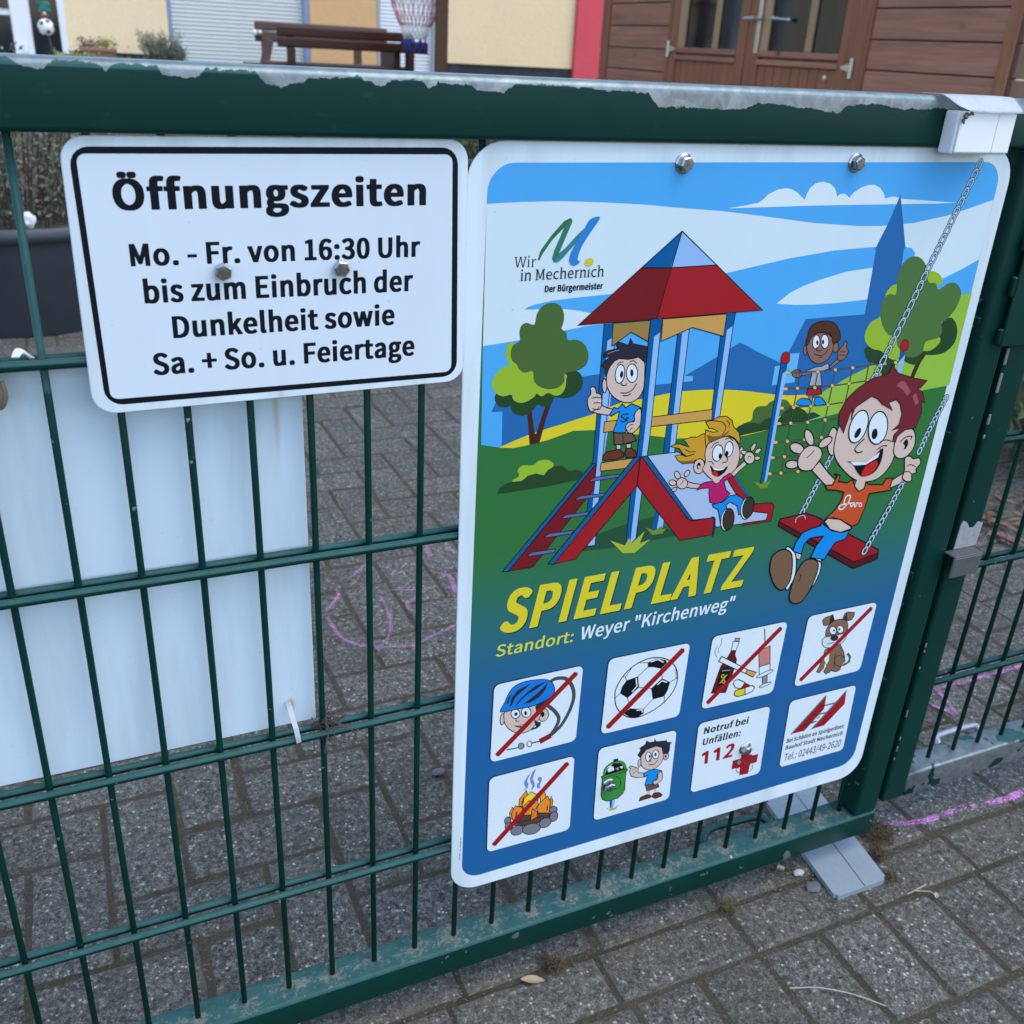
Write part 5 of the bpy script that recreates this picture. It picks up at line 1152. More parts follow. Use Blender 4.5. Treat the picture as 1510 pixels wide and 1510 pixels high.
f5;stone;1;2134-3878-3-24-13-16-19-5-22 8-20 18-15 25-6 27 3 24 13 16 19 5 22-8 20-18 15-25
s5;k;3,99;2134-3878-3-24-13-16-19-5-22 8-20 18-15 25-6 27 3 24 13 16 19 5 22-8 20-18 15-25
f5;stone;1;2716-3949-17-22-24-9-25 6-22 20-15 30-4 34 7 31 17 23 23 8 25-6 22-20 15-30 4-34
s5;k;3,103;2716-3949-17-22-24-9-25 6-22 20-15 30-4 34 7 31 17 23 23 8 25-6 22-20 15-30 4-34
f5;stone;1;2627-3934 9-33-6-33-20-25-30-13-35 3-31 16-22 28-9 33 6 32 20 25 30 13 34-2 32-16
s5;k;3,102;2627-3934 9-33-6-33-20-25-30-13-35 3-31 16-22 28-9 33 6 32 20 25 30 13 34-2 32-16
f5;stone;1;2278-3950 3-33-14-28-28-18-36-3-37 11-30 24-19 31-2 33 13 28 28 18 36 3 36-11 31-23
s5;k;3,100;2278-3950 3-33-14-28-28-18-36-3-37 11-30 24-19 31-2 33 13 28 28 18 36 3 36-11 31-23
f5;stone;1;2498-4008-3-37-25-27-42-13-52 5-50 21-39 33-19 39 2 37 25 27 42 13 51-4 50-21 39-33
s5;k;3,102;2498-4008-3-37-25-27-42-13-52 5-50 21-39 33-19 39 2 37 25 27 42 13 51-4 50-21 39-33
f5;smoke2;0;2320-3132-40-45-41-76 8-42 22-46-26-45 50 38 6 54-22 38 14 53
f5;smoke2;0;2382-3090-47-49-22-82 13-70 27-53-15-61 43 41-4 57-29 65 11 52
f5;smoke2;1;2440-3234-23-13-2-27 18-33-25-32 10-57 34-7-4 52 18 51-5 44
s5;sred;0,721;1921-4062 849 905
f5;sred;0;1957-4062-4 18-14 14-18 4-18-4-13-14-5-18 5-18 13-13 18-5 18 5 14 13
f5;sred;0;2805-3157-5 18-13 13-17 5-18-5-13-13-5-18 5-18 13-13 18-5 17 5 13 13
f6;dk;0;3178-3113 3 23 10 21 16 17 21 10 23 4 933-15 24-4 21-11 18-17 11-21 5-24 39-950-3-23-10-21-16-17-21-11-23-3-939-1-23 4-22 11-17 17-12 21-4 23
f6;white;0;3191-3120 2 22 10 19 15 15 19 10 21 3 934-15 21-3 20-11 16-15 11-20 4-22 39-950-2-22-9-19-15-16-19-10-22-3-939 0-22 3-20 10-16 16-10 19-5 22
f6;pblue;0;3422-3903 38-7 4-126-23 8
f6;plight;0;3460-3910 39 8-4-127-31-7
f6;tuft;0;3377-3994 63-51 32 23 23-24 71 40-38-68-80 1
f6;bin;0;3279-3494 332 10-2-104 13-205-18-56-65-53-150 1-72 48-25 75
s6;k;2,113;3279-3494 332 10-2-104 13-205-18-56-65-53-150 1-72 48-25 75
s6;k;3,85;3550-3664-3-46-22-28-34-3-36 24-30 44-14 51 4 46 21 28 34 2 36-24 30-43
f6;k;0;3315-3477 14 93 87 55 101-22 61-85 2-39
s6;bin;1,350;3301-3490 8 112 77 58 98-4 75-52 44-106
f6;white;0;3340-3398 30 40 46-20 22-60-83-8
f6;cork;0;3445-3413 49 4 4-53
f6;white;0;3504-3409 47 3-1-49
f6;k;0;3401-3267 74-4-1-37-58-7
f6;bin;0;3264-3482 358 13 0-37-344-12
s6;k;2,103;3264-3482 358 13 0-37-344-12
f6;skin;1;3808-3443-1-26-6-19-8-9-10 4-9 16-7 24-4 27 1 26 5 20 9 8 10-4 9-15 7-24
s6;k;3,106;3808-3443-1-26-6-19-8-9-10 4-9 16-7 24-4 27 1 26 5 20 9 8 10-4 9-15 7-24
f6;skin;1;4201-3458-5-22-12-13-16-3-19 9-16 18-11 24-4 25 5 22 12 13 17 3 18-8 16-19 12-24
s6;k;3,108;4201-3458-5-22-12-13-16-3-19 9-16 18-11 24-4 25 5 22 12 13 17 3 18-8 16-19 12-24
f6;k;1;4171-3445 0-11-2-8-5-3-5 1-6 7-5 10-3 11 0 11 2 7 5 4 6-2 5-6 5-10
f6;skin;1;3805-3427-8 101 56 70 97 27 123-46 48-101 1-99-46-81-87-38-96 31-68 70
s6;k;3,106;3805-3427-8 101 56 70 97 27 123-46 48-101 1-99-46-81-87-38-96 31-68 70
f6;hair1;0;3737-3300 35 57-16 45 75 35 11 58 47-42 62-9 9 45 24-49 138-28 5 18 23-48 69-21-21-29 6-99-14-42-79 12-33 108-86 48-128-17-53-61-23-43
f6;white;1;3946-3390-3-30-11-21-16-7-19 7-18 21-12 30-6 33 3 30 11 21 17 7 19-8 17-20 13-30
s6;k;3,106;3946-3390-3-30-11-21-16-7-19 7-18 21-12 30-6 33 3 30 11 21 17 7 19-8 17-20 13-30
f6;white;1;4053-3384-3-27-13-19-19-5-22 9-21 21-14 29-6 31 4 28 12 18 20 6 21-9 21-21 14-29
s6;k;3,107;4053-3384-3-27-13-19-19-5-22 9-21 21-14 29-6 31 4 28 12 18 20 6 21-9 21-21 14-29
f6;k;1;3935-3377 0-11-3-9-5-3-6 1-6 7-5 11-3 12 0 11 3 9 4 3 6-1 7-7 5-11
f6;k;1;4017-3370 0-12-3-8-5-3-7 1-6 8-6 10-3 12 0 12 3 8 5 4 7-2 6-7 6-11
s6;k;1,106;3949-3408-27-26 33-24
s6;k;1,117;3925-3501 74-14 49 50
f6;skin;0;3868-3611 32-71-128 28-84 47-33 93 19 25-31 33 23 18 56-39 54-31 7-72
s6;k;2,107;3868-3611 32-71-128 28-84 47-33 93 19 25-31 33 23 18 56-39 54-31 7-72
s6;k;1,95;3696-3521 38 16
s6;k;1,95;3712-3570 42 26
f6;brown;0;3917-3814 178-21 31-75-63-9-113-4
s6;k;2,98;3917-3814 178-21 31-75-63-9-113-4
f6;skin;0;3954-3919 42-7 16-80-43 14
f6;skin;0;4052-3918 32-2 20-75-36 0
f6;shirtb;0;3907-3811 20 143-49-2-15 58 95 21 86-15 89-51-4-46-45 25-15-41 26-53-71 1-3-69
s6;k;2,109;3907-3811 20 143-49-2-15 58 95 21 86-15 89-51-4-46-45 25-15-41 26-53-71 1-3-69
f6;skin;1;4084-3678 50-2 22-108-42-46-60-16-30 55 60 27
s6;k;3,109;4084-3678 50-2 22-108-42-46-60-16-30 55 60 27
f6;shoe;0;3857-4051 9 57 90 17 69-35-6-33
s6;k;2,110;3857-4051 9 57 90 17 69-35-6-33
f6;shoe;0;4035-4036 24 50 77-11 57-57-12-22-85-10
s6;k;2,111;4035-4036 24 50 77-11 57-57-12-22-85-10
f7;dk;0;4572-3127 2 24 10 21 16 16 21 11 23 3 940-8 24-4 21-10 18-17 11-21 5-24 43-955-3-23-10-21-16-17-20-11-23-3-942 5-23 4-22 10-17 17-12 21-4 24
f7;white;0;4584-3134 2 22 10 19 14 16 20 9 21 4 940-8 22-4 20-10 16-15 11-20 4-22 43-955-2-22-9-19-15-16-19-9-22-4-941 5-22 4-20 10-16 15-11 20-4 22
t7;k;b;Notruf bei;46720,-32467,99976,-2178,3736,3777,0,0
t7;k;b;Unfällen:;46835,-34241,99988,-1578,3533,3860,0,0
f7;sred;0;4807-3540 14-205-53 7-7 139-46-3-13 36 65 31
f7;sred;0;4983-3535 17-208-56 6-6 137-46-2-13 35 64 36
t7;sred;x;2;50507,-37364,100000,-273,7347,7840,120,0
f7;sred;0;5220-3818 402-6 1-136-399-3
f7;sred;0;5339-3750 186-55-11-313-143 14
s7;g4;1,129;5345-3812 88-107 84-25 19 77
s7;g6;1,165;5349-3894-27 25
s7;g6;3,189;5348-3882 0-12-6-7-8-1-11 6-8 12-5 13 0 11 6 7 8 1 10-6 9-11
s7;g4;1,109;5528-4089 42 46-18 65
s7;g4;1,107;5351-3966-49-8 22-60 37-15
f8;dk;0;5969-3146 2 23 10 21 16 17 20 10 24 4 952-9 23-4 22-11 17-17 12-21 4-24 40-952-3-23-10-21-16-16-21-11-23-3-945 14-24 4-21 11-18 17-12 21-4 24
f8;white;0;5981-3153 3 22 9 19 14 15 19 10 22 3 952-9 22-4 20-10 16-15 11-20 4-22 39-952-2-21-10-20-14-15-20-9-21-3-945 14-22 3-20 11-16 15-11 20-5 22
s8;g4;0,219;6524-3302 248-6
s8;g4;0,220;6536-3430 122-3
f8;sred;0;6571-3148 11-14 10-198-261-287-215 8
f8;sred;0;6916-3149 26-220-281-279-202-1
s8;g5;0,266;6567-3149-451-490
s8;g5;0,271;6913-3155-457-493
s8;g3;0,219;6524-3302 53 3
f8;g3;0;6408-3388 77-26 31-31-34-5
s8;g3;0,219;6295-3544 207 7
s8;g3;0,196;6509-3490 31 21
t8;k2;b;Bei Schäden an Spielgeräten:;60598,-37730,99993,-1161,1833,2518,0,0
t8;k2;b;Bauhof Stadt Mechernich;60636,-38866,99981,-1965,2127,2463,0,0
t8;k2;r;Tel.: 02443/49-2620;60788,-40757,99974,-2295,2957,4416,0,0
s0;g6;0,117;1483-4166 2 103
s0;g6;0,116;1486-4042 0 41
s0;g6;0,115;1487-3981 1 102
s0;g6;0,114;1489-3859 0 30
f9;blk;0;-1628 3370 6 40 18 36 28 29 36 19 40 7 2607 23 40-6 37-18 29-29 20-36 7-40 38-1637-6-40-18-36-28-29-36-18-40-7-2625-6-41 6-36 19-29 28-19 36-7 41
f9;swhite;0;-1584 3393 3 19 8 16 13 14 17 8 19 4 2655 18 19-3 16-8 14-14 9-16 3-19 34-1681-3-18-8-17-13-13-17-9-18-3-2673-1-18 3-17 8-14 13-8 17-3 19
t9;blk;x;Öffnungszeiten;-13793,30798,99999,457,8287,7811,0,0
t9;blk;b;Mo. - Fr. von 16:30 Uhr;-13209,26780,100000,87,5564,5962,0,0
t9;blk;b;bis zum Einbruch der;-12513,24010,100000,-23,5543,6335,0,0
t9;blk;b;Dunkelheit sowie;-10741,21228,100000,110,5693,6269,0,0
t9;blk;b;Sa. + So. u. Feiertage;-12340,18407,100000,305,5613,6341,0,0"""
GLY = """xS;789;256-42 59-6 81 0 66 5 66 17 59 27 44 30 14 23 20 14 1 15 24 29 7 35 8 9 5 51-4 88-8 15-1 22-14 15-4 22-18 14-4 15-13 7-13 18-66 43-228 103-36 23-18 19-9 22-3 22 11 36 21 22 56 27 30-3 44-18 80-54 81-1 15 1 14 9 3 10 36 44 19 15 0 44-50 44-74 41-73 23-73 8-88 0-59-4-59-15-53-24-43-29-6-13-28-24-9-24-15-13-2-22-5-14-8-8-5-51 4-81 9-14 5-30 10-7 6-22 18-15 5-14 32-30 59-36 188-84 49-26 31-22 0-8 11-7 2-15 8-7 2-29-3-22-7-8-2-14-20-22-35-20-36-14-44 6-49 20-54 34-29 22-8 12-22 9-80 0-15-3-11-8-4-12-44-51-15-10-1-44 67-59 67-37 51-20
xP;832;59-27 25-6 176 0 15 2 14 10 1 324 14 5 176 5 22 7 42 5 59 22 48 30 45 44 3 14 8 15 17 15 1 22 16 36 6 103-7 66-7 7-7 22-2 22-26 30-2 14-36 30-3 7-60 32-58 19-30 1-36 9-389 3-15-1-14-9-2-897;297 461-7 4 0 264 14 6 81-2 36-9 44-21 27-26 14-36 3-37-3-37-12-36-25-30-33-19-44-17
xI;435;59-27 25-6 176 0 15 2 15 12 0 894-15 12-198 1-17-5-7-8 0-894
xE;781;59-27 25-6 572 0 15 1 14 8 3 137-10 8-22 4-359 0-6 2-1 8 1 234 299 2 18 6 7 7 0 132-10 9-22 4-292 2-1 198 7 3 366 3 12 8 0 132-7 8-19 5-565 0-15-1-14-9-2-897
xL;727;59-27 25-6 550 0 15 2 16 12 0 132-16 11-358 3-1 748-15 12-198 1-17-5-7-8 0-894
xA;803;-54-27 25-6 183 1 18 5 6 8 0 14 72 228 14 6 176 0 14-6 71-228 1-14 9-10 22-4 184 0 14 2 15 12 0 36-9 15-282 829 0 14-7 8-17 5-198 0-15-3-13-10-2-19-278-824-9-15 0-36;308 380-7 4 22 66 7 7 0 15 11 22 4 27 7 9 8-7 5-29 9-14 2-23 7-7 21-66-15-5
xT;792;236-27 23-6 183 0 21 6 6 8 0 748 10 3 220 0 22 5 7 6 0 8 0 124-7 8-22 5-697 0-14-1-17-12 0-132 9-7 15-4 227 0 8-3 0-748
xZ;797;-1-27 25-6 660 0 15 2 15 11 0 133-15 10-413 4 407 631 13 11 2 106-7 8-24 5-616 0-15-3-12-10 0-132 12-8 369-6-407-631-13-11-2-106
mS;729;287-27 80-5 66 5 60 14 51 22 43 30 36 39 26 41 17 52 5 51-3 59-26 73-26 35-25 24-63 41-233 105-44 37-15 29-4 30 3 22 14 29 44 36 44 15 30 2 51-7 59-25 66-46 29-1 13 4 57 73-2 22-46 40-37 23-66 28-36 9-81 8-81-4-58-15-44-19-38-26-37-36-26-44-15-44-5-52 4-58 12-37 20-37 24-29 31-27 59-36 228-106 43-37 14-29 4-29-2-29-17-37-44-37-43-17-51-6-66 12-71 33-73 59-10 2-34-2-62-73-6-8 2-22 56-48 38-25 79-35
mt;473;240-27 58-5 52 2 80 18 17 7 3 7 0 15-21 80-6 7-37 1-51-16-29 5-18 11-18 22-9 29-3 37 2 337 163 1 8 6 0 103-3 7-12 3-154 2-4 3 0 168-11 6-117 0-12-6-11-168-7-6-80-4-14-5 0-103 14-6 79-1 1-345 10-88 13-36 17-30 26-26 37-21
ma;690;194-27 68-5 66 8 59 21 59 33 5-43 9-3 118-1 10 4 2 411-3 59-10 51-16 44-27 43-30 28-41 24-47 15-58 5-66-2-37-6-103-33-80-47-2-20 46-80 36-2 103 53 29 9 44 5 37-9 29-19 18-23 14-36 4-37-6-5-81-11-81-18-66-21-53-26-42-31-35-42-17-44-6-51 4-59 11-37 16-29 25-29 31-22 30-14;270 89-26 8-18 13-17 17-7 14-3 44 16 37 40 34 44 22 88 24 37 6 7-3-2-142-42-33-43-25-45-16
mn;745;82-12 13-5 132 0 13 5 2 462 78 66 32 16 37 8 29-7 26-17 18-22 15-45 5-65 1-396 16-5 124 0 16 5-2 477-9 51-14 44-21 37-28 30-37 22-44 14-51 4-59-2-66-19-49-27-32-24-6 46-8 9-128-2-4-7
md;757;272-27 64-5 59 8 53 19 49 30 7-38 8-3 117-1 12 4 1 946-5 11-140 2-14-5 0-311-52 24-80 13-88-7-52-18-51-31-39-37-37-51-26-59-16-66-6-88 5-81 14-66 24-58 30-46 44-42 44-26 51-17;321 96-25 9-33 22-26 29-12 22-14 37-10 51-3 51 4 52 22 73 30 44 22 22 31 21 29 11 29 3 37-9 29-14 37-25 15-16-1-308-51-46-44-24-29-8
mo;741;302-27 62-5 66 6 59 19 51 29 44 38 33 45 31 58 17 66 8 81-7 88-17 66-28 59-37 51-44 38-51 29-59 19-88 7-66-7-59-19-44-25-50-42-37-51-27-59-18-66-6-88 7-81 18-66 30-58 33-44 50-43 52-27 51-16;327 95-25 10-33 22-30 32-19 34-20 73-1 88 11 59 29 61 30 32 29 20 29 12 30 5 45-13 34-22 31-32 12-19 19-44 10-44 2-88-8-44-14-44-21-37-22-23-40-28-26-10-22-4
mr;486;82-12 13-5 132 0 13 5 2 418 18 37 26 37 51 43 37 14 51-10 34 4 22 95-1 22-3 3-44 14-88-1-59-22-24-16-35-34-6 49-8 9-128-2-4-7
m:;358;122-27 32-5 44 3 29 12 25 26 12 30 0 51-15 36-22 23-36 13-59 0-35-13-22-22-9-19-7-33 6-51 17-29 20-15;124 442 30-3 44 2 29 13 25 25 12 29-1 59-12 29-34 29-41 10-48-2-34-15-21-22-8-15-6-36 6-52 19-29 19-14
mW;1058;186-12 16-5 146 0 17 5 145 601 7-14 144-587 17-5 147 0 17 5 177 858-1 22-17 4-125 0-10-4-94-469-28-164-34 164-120 469-14 4-125 0-10-4-119-469-32-149-10 17-114 601-16 4-132 0-13-4-1-22
me;680;310-27 39-5 59 1 65 11 74 28 51 31-1 22-42 75-37 1-66-34-59-15-36 1-44 13-33 17-34 30-33 51-14 44-5 29 9 2 403 0 12 6 6 66-5 80-12 59-21 51-29 44-39 37-44 26-59 17-80 6-59-6-59-19-51-31-42-37-38-51-27-59-18-66-6-88 7-81 18-66 30-58 33-44 50-42 52-27 58-18;195 389 19 60 33 48 29 24 29 16 44 11 42-11 25-14 29-28 22-46 10-58-10-7-257 0
my;641;57-285 71-5 51 5 44 14 37 21 29 25 30 35 22 37 39 88 239 689-1 22-13 4-125 0-16-4-115-352-30-111-168 463-16 4-132 0-13-4-1-22 252-623-14-51-16-37-24-37-24-22-23-14-19-7-44 9-30-1-7-5-22-84-1-22 11-8
m";587;103 552 19-5 88 0 10 5 21 220 2 132-3 10-147 3-14-6 2-139;333 552 17-5 88 0 10 5 23 220 2 132-6 11-147 1-12-5 2-139
mK;787;92-12 14-5 132 0 13 5 0 271 119 140 234-411 15-5 140 0 15 5 1 22-302 521 261 315-1 22-11 4-147 0-14-4-308-370-3 370-12 4-132 0-13-4
mi;354;82-12 19-5 125 0 14 5 1 653-8 9-139 0-9-2-4-7;125 751 71-1 30 12 17 18 14 29 0 52-14 29-17 17-32 12-64 1-29-11-22-20-8-14-6-29 6-51 22-30
mc;629;303-27 46-5 52 2 58 11 74 32 55 40 0 22-47 74-8 4-37-1-46-33-49-23-37-5-54 14-35 22-30 29-23 37-15 44-10 80 11 81 24 57 15 21 29 29 40 25 55 13 45-13 58-39 37-2 10 4 55 74-2 22-38 29-40 23-59 19-66 7-80-6-66-20-52-28-46-39-39-51-29-59-18-66-6-88 6-81 17-66 30-58 34-47 51-41 44-24 59-18
mh;742;82-12 13-5 132 0 13 5 2 462 78 66 32 16 37 8 29-7 26-17 18-22 15-45 5-65 1-396 16-5 124 0 16 5 1 418-3 59-9 51-14 44-21 37-28 30-37 22-44 14-73 4-66-9-59-23-44-28-3 4 2 323-1 7-13 5-132 0-13-5
mw;969;182-12 14-5 146 0 15 5 110 426 112-426 13-5 154 0 14 5 172 638-4 22-148 0-107-433-8-8-117 438-15 5-136-2-121-449-15 75-98 374-154 0-3-22
mg;692;243-304 69-4 95 4 66 14 59 22 49 30 33 30 31 44 16 36 7 52-4 51-10 29-18 30-26 22-34 18-88 19-220 5-38 16-13 15-5 15 3 22 23 29 59-11 88 4 50 14 38 18 35 26 31 37 21 37 13 44 4 88-7 36-22 44 94 3 13 5 1 102-6 8-221 1-81 15-95-4-45-12-43-22-31-22-35-37-22-42-15-46-5-51 2-44 24-74 43-58-43-59-12-37-1-36 4-37 13-29 25-30-54-58-17-37-7-44 4-59 17-36 23-30 29-22 43-22 46-14;334-201-44 3-37 10-51 31-17 22-6 29 4 22 15 30 26 27 7 5 205-5 25-5 37-22 9-15 3-22-8-29-16-22-28-23-36-19-44-14;297 295-29 17-22 18-19 26-12 37-1 59 10 32 22 33 44 30 36 7 44-17 25-19 16-22 15-44 0-59-9-29-13-22-30-30-26-15-22-6
sW;1065;207 3 13-6 117 0 7 6 169 699 42-193 127-506 7-6 125 0 7 6 165 799 4 7 66 0 3 44-3 4-162 2-80-2-6-4 0-36 6-8 58 0 4-7-81-411-47-273-61 273-105 411 4 7 30 0 0 47-147 3-44-2-9-4 2-44 29 0 2-7-105-411-58-269-131 680 6 7 59 0 6 8-1 36-5 4-81 2-161-2-4-4 4-44 58 0
si;361;34 3 83-6 96 0 72 6-1 44-57 0-7 2-2 5 0 572-5 11-184-3-3-8 3-33 75-4 0-535-1-5-8-2-58 0;135 765 26-4 30 5 23 14 15 22 6 22-1 29-14 30-17 14-27 10-37-2-29-15-16-22-6-29 6-37 16-23
sr;493;35 3 80-6 95 0 76 6-3 44-58 0-7 7 0 352 36 68 22 28 37 30 22 11 36 8 66-9 21 91-4 8-24 8-44 4-29-3-30-9-40-22-26-22-51-68-15 108-177-4-2-36 3-4 81 0 4-11 0-528-4-6-64-1
sn;752;35 3 80-6 95 0 76 6-3 44-58 0-7 7 1 403 42 42 44 32 37 16 44 6 51-8 22-13 15-16 16-29 13-59 1-374-8-7-46 0-2-44 63-6 161 4 1 46-52 1-4 6-3 403-8 52-15 44-21 36-30 29-29 18-44 13-44 4-37-2-51-14-37-17-44-31-44-40-15 88-177-4-2-36 3-4 81 0 4-11 0-528-4-6-64-1
sM;988;24 3 103-6 176 2 5 4 1 36-4 8-82 1-5 6 0 447-10 207 227-625 74 0 5 8 222 616-10-206 0-447-5-6-80-1-3-44 98-6 183 3 0 47-80 0-6 7 0 748 6 7 110 0 0 47-242 3-11-6-216-616-8-5-220 621-7 6-242-2-4-4 4-44 110 0 2-7 0-748-2-5-8-2-80 0
se;687;302-13 62-5 88 10 59 20 63 34 0 7-34 65-7 5-64-33-54-14-36-3-44 4-42 13-32 18-31 26-27 37-26 66-6 44 2 7 418 1 6 6 4 59-5 66-13 59-21 51-29 44-37 34-44 25-51 15-59 5-51-5-52-17-51-29-44-40-34-47-28-58-18-66-7-74 6-73 20-73 25-52 40-51 44-37 47-25;173 372-4 4 7 37 13 36 21 37 44 45 29 17 37 11 59 0 29-9 29-17 22-21 17-26 14-37 8-36 2-37-4-5
sc;635;295-13 62-5 80 11 62 24 65 44 1 7-47 71-59-37-51-20-44-5-37 4-36 13-37 23-25 24-24 37-18 44-10 44-3 44 6 66 8 37 19 44 25 35 24 23 42 27 29 10 44 5 59-13 66-42 57 72-20 21-37 25-73 27-59 6-59-5-58-17-52-28-44-36-41-52-28-58-18-66-7-74 6-73 18-73 26-54 37-49 43-37 52-27
sh;748;35 3 80-6 95 0 76 6-3 44-58 0-7 7 1 403 42 42 44 32 37 16 44 6 51-8 22-13 15-16 16-29 13-59 1-374-8-7-46 0-2-44 63-6 95 0 67 6-1 44-51 1-4 6-3 403-8 52-15 44-22 37-29 28-29 18-44 13-44 4-37-2-59-17-53-30-57-48-3 11 4 360-8 5-183-1-11-4 3-38 81 0 4-6 0-829-4-6-64-1
sı;361;34 3 83-6 96 0 72 6-1 44-57 0-7 2-2 5 0 572-5 11-184-3-3-8 3-33 75-4 0-535-1-5-8-2-58 0
bD;876;72-27 298-2 95 7 81 22 81 41 57 50 32 51 16 15 1 14 19 44 12 15 2 22 18 66 6 132-6 95-5 8-16 80-8 8-23 51-2 15-11 7-27 37-5 14-61 52-80 39-88 22-95 7-279 0-22-10 0-894;282 120-1 616 38 2 51-7 35-10 55-29 48-44 26-44 15-37 13-58 5-81-5-73-15-66-22-52-20-29-47-43-57-30-60-15
be;720;318-42 112-1 66 11 73 27 59 36 0 37-14 15-23 44-2 14-5 4-15 5-73-1-88-41-29-6-20 3-54 26-36 31-21 31-15 36-5 30 11 3 389 1 21 10 5 66-5 96-11 36-1 22-9 10-11 27-1 15-25 29-3 15-38 36-54 31-59 18-124 5-59-6-59-18-51-30-51-44-5-14-32-37-2-15-25-44-1-14-17-52-6-73 6-110 6-7 12-59 9-7 18-37 2-15 13-8 22-28 0-8 52-44 58-30 58-17;232 397-4 8 14 37 27 42 29 24 51 24 44-22 25-24 18-37 10-44 0-7-9-1
br;526;62-27 187-2 22 10 0 420 21 42 14 14 6 15 23 22 32 20 14 6 22-5 66 0 22 8 1 22 19 74 0 36-5 5-51 18-103 1-59-10-36-18-30 12-154 0-20-8-2-674
bB;840;72-27 349-2 74 4 66 12 64 23 51 29 40 37 4 15 15 22 11 7 10 44 8 7 6 66-3 74-8 14-2 22-12 15-6 22-11 7-12 22-23 22-49 30 25 22 6 14 11 8 7 21 10 8 0 15 10 14 8 59-5 88-9 15-10 36-11 8-16 29-36 29-51 26-52 15-37 3-21 7-389 3-22-10 0-894;282 119-1 258 89 2 51-4 37-9 39-19 36-29 14-29 5-37-4-29-14-37-30-29-39-22-44-15-51-4-81 0;282 523 0 214 15 4 95-2 38-10 30-15 26-22 14-29 2-37-11-44-21-22-38-22-40-12
bü;782;247-42 118 0 58 17 30 14 7-11 22-7 154 0 22 9 0 667-1 8-6 4-15 4-176 0-19-8-1-455-53-55-39-26-27-8-27 16-17 22-14 58-2 448-21 8-176 0-21-8-1-440 3-59 9-51 7-8 9-36 10-8 13-28 30-29 40-23 40-12;164 743 32-6 73 1 30 7 31 20 14 22 5 29-1 44-4 15-14 22-36 22-39 6-81-3-28-11-20-14-14-22-3-15 0-59 3-14 15-22;414 743 31-5 81 1 22 5 32 21 15 22 5 29-1 44-4 15-14 22-33 21-44 7-81-3-26-11-20-14-14-22-3-15 0-59 3-14 14-22
bg;732;263-318 93-3 73 5 66 13 55 21 55 31 41 35 5 15 21 22 12 37 8 7 6 44-4 73-8 14-2 16-14 14-3 15-25 22-44 23-88 19-220 5-30 12-17 22 10 28 103-1 51 5 45 12 58 28 30 23 6 14 18 15 13 30 13 14 1 15 12 29 4 103-15 59 13 5 66 1 15 8 0 118-4 7-11 5-220 1-81 16-88 0-51-5-44-12-55-27-30-22-18-25-16-12-2-14-18-22-4-22-12-30-5-51 2-59 5-29 7-7 1-15 7-7 4-15 28-44 12-7-40-52-12-36-1-52 4-36 12-30 18-22-46-51-11-29-7-8-6-44 4-73 12-15 4-22 17-14 6-15 37-28 44-22 44-13 59-10;312-187-59 23-31 22-8 14-4 22 3 15 33 51 168 0 37-11 27-25-1-30-12-22-29-24-73-33;312 312-42 30-6 14-9 8-10 29-3 29 4 37 21 44 23 19 29 16 29-14 26-21 21-44 4-37-5-36-8-22-10-8-5-14-45-32
bm;1154;62-27 187-2 22 10 0 462 52 49 51 29 29-15 15-19 15-59 2-440 5-11 15-6 176 0 23 10 0 462 56 51 36 22 17 5 22-13 17-21 15-59 2-447 24-10 169 0 22 6 4 11-3 484-9 51-14 30-1 14-17 22-4 16-29 31-44 26-44 13-52 4-66 0-61-9-34-14-59-36-7 0-22 21-29 17-66 19-140 0-29-7-51-23-15 13-15 3-154 0-20-8-2-674
bi;394;62-27 186-2 23 10 0 667-2 7-14 8-183 0-19-8-2-667 1-7;118 736 100 2 33 13 24 22 12 29 0 66-12 29-13 13-44 21-95 3-37-8-38-29-8-14-5-30 5-66 8-14 23-22
bs;620;198-42 113-2 52 4 54 13 48 22 31 22 16 22 12 7 3 15 17 22 1 14 10 22 4 74-4 36-12 22-1 15-18 20-2 9-29 30-34 22-177 76-40 26-9 15-1 22 6 15 15 14 36 20 44-16 59-35 73-2 22 7 39 56 17 14 0 37-51 37-78 33-59 12-95 1-59-4-44-11-44-19-36-24-5-10-23-22-4-15-14-15 0-14-11-22-4-66 5-44 8-8 4-22 14-14 4-15 31-29 34-22 151-65 37-20 24-18 14-22 2-22-16-29-24-17-29-11-22 4-44 18-76 50-86 1-14-9-4-14-48-59 0-37 52-37 66-33
bt;513;259-42 113-1 51 10 56 20 1 37-26 88-16 6-66 0-44-10-15 8-13 18-7 15-5 44 0 322 150 3 17 5 6 7-1 125-22 8-147 2-3 166-9 7-17 4-154-1-20-10-11-169-79-5-22-10 0-117 14-11 80-4 0-337 9-88 12-22 1-15 15-14 3-15 28-29 28-17 52-17
bN;917;72-27 181-2 22 10 0 476 7 15 275-477 4-16 22-8 176 0 23 10-1 896-22 8-169 0-23-10 0-476-6-12-275 474-4 16-22 8-176 0-22-10 0-894
bo;781;308-42 78-3 66 7 58 18 54 29 49 43 2 9 20 26 14 10 2 15 14 29 13 15 12 59 6 7 7 81-7 102-16 52-2 22-10 7-20 51-28 30-7 16-50 42-54 30-57 18-66 6-66 0-59-5-63-19-54-30-51-44 0-7-23-29-10-8-21-51-9-7-3-22-15-45-7-80 6-110 6-7 12-59 12-14 15-30 2-15 13-8 21-28 1-8 51-44 59-31 51-15;342 111-53 30-30 37-24 66-8 73 3 52 11 44 24 51 11 7 15 22 36 24 30 8 25-10 35-22 35-44 22-62 8-70-4-51-10-44-24-51-26-30-33-22-28-11
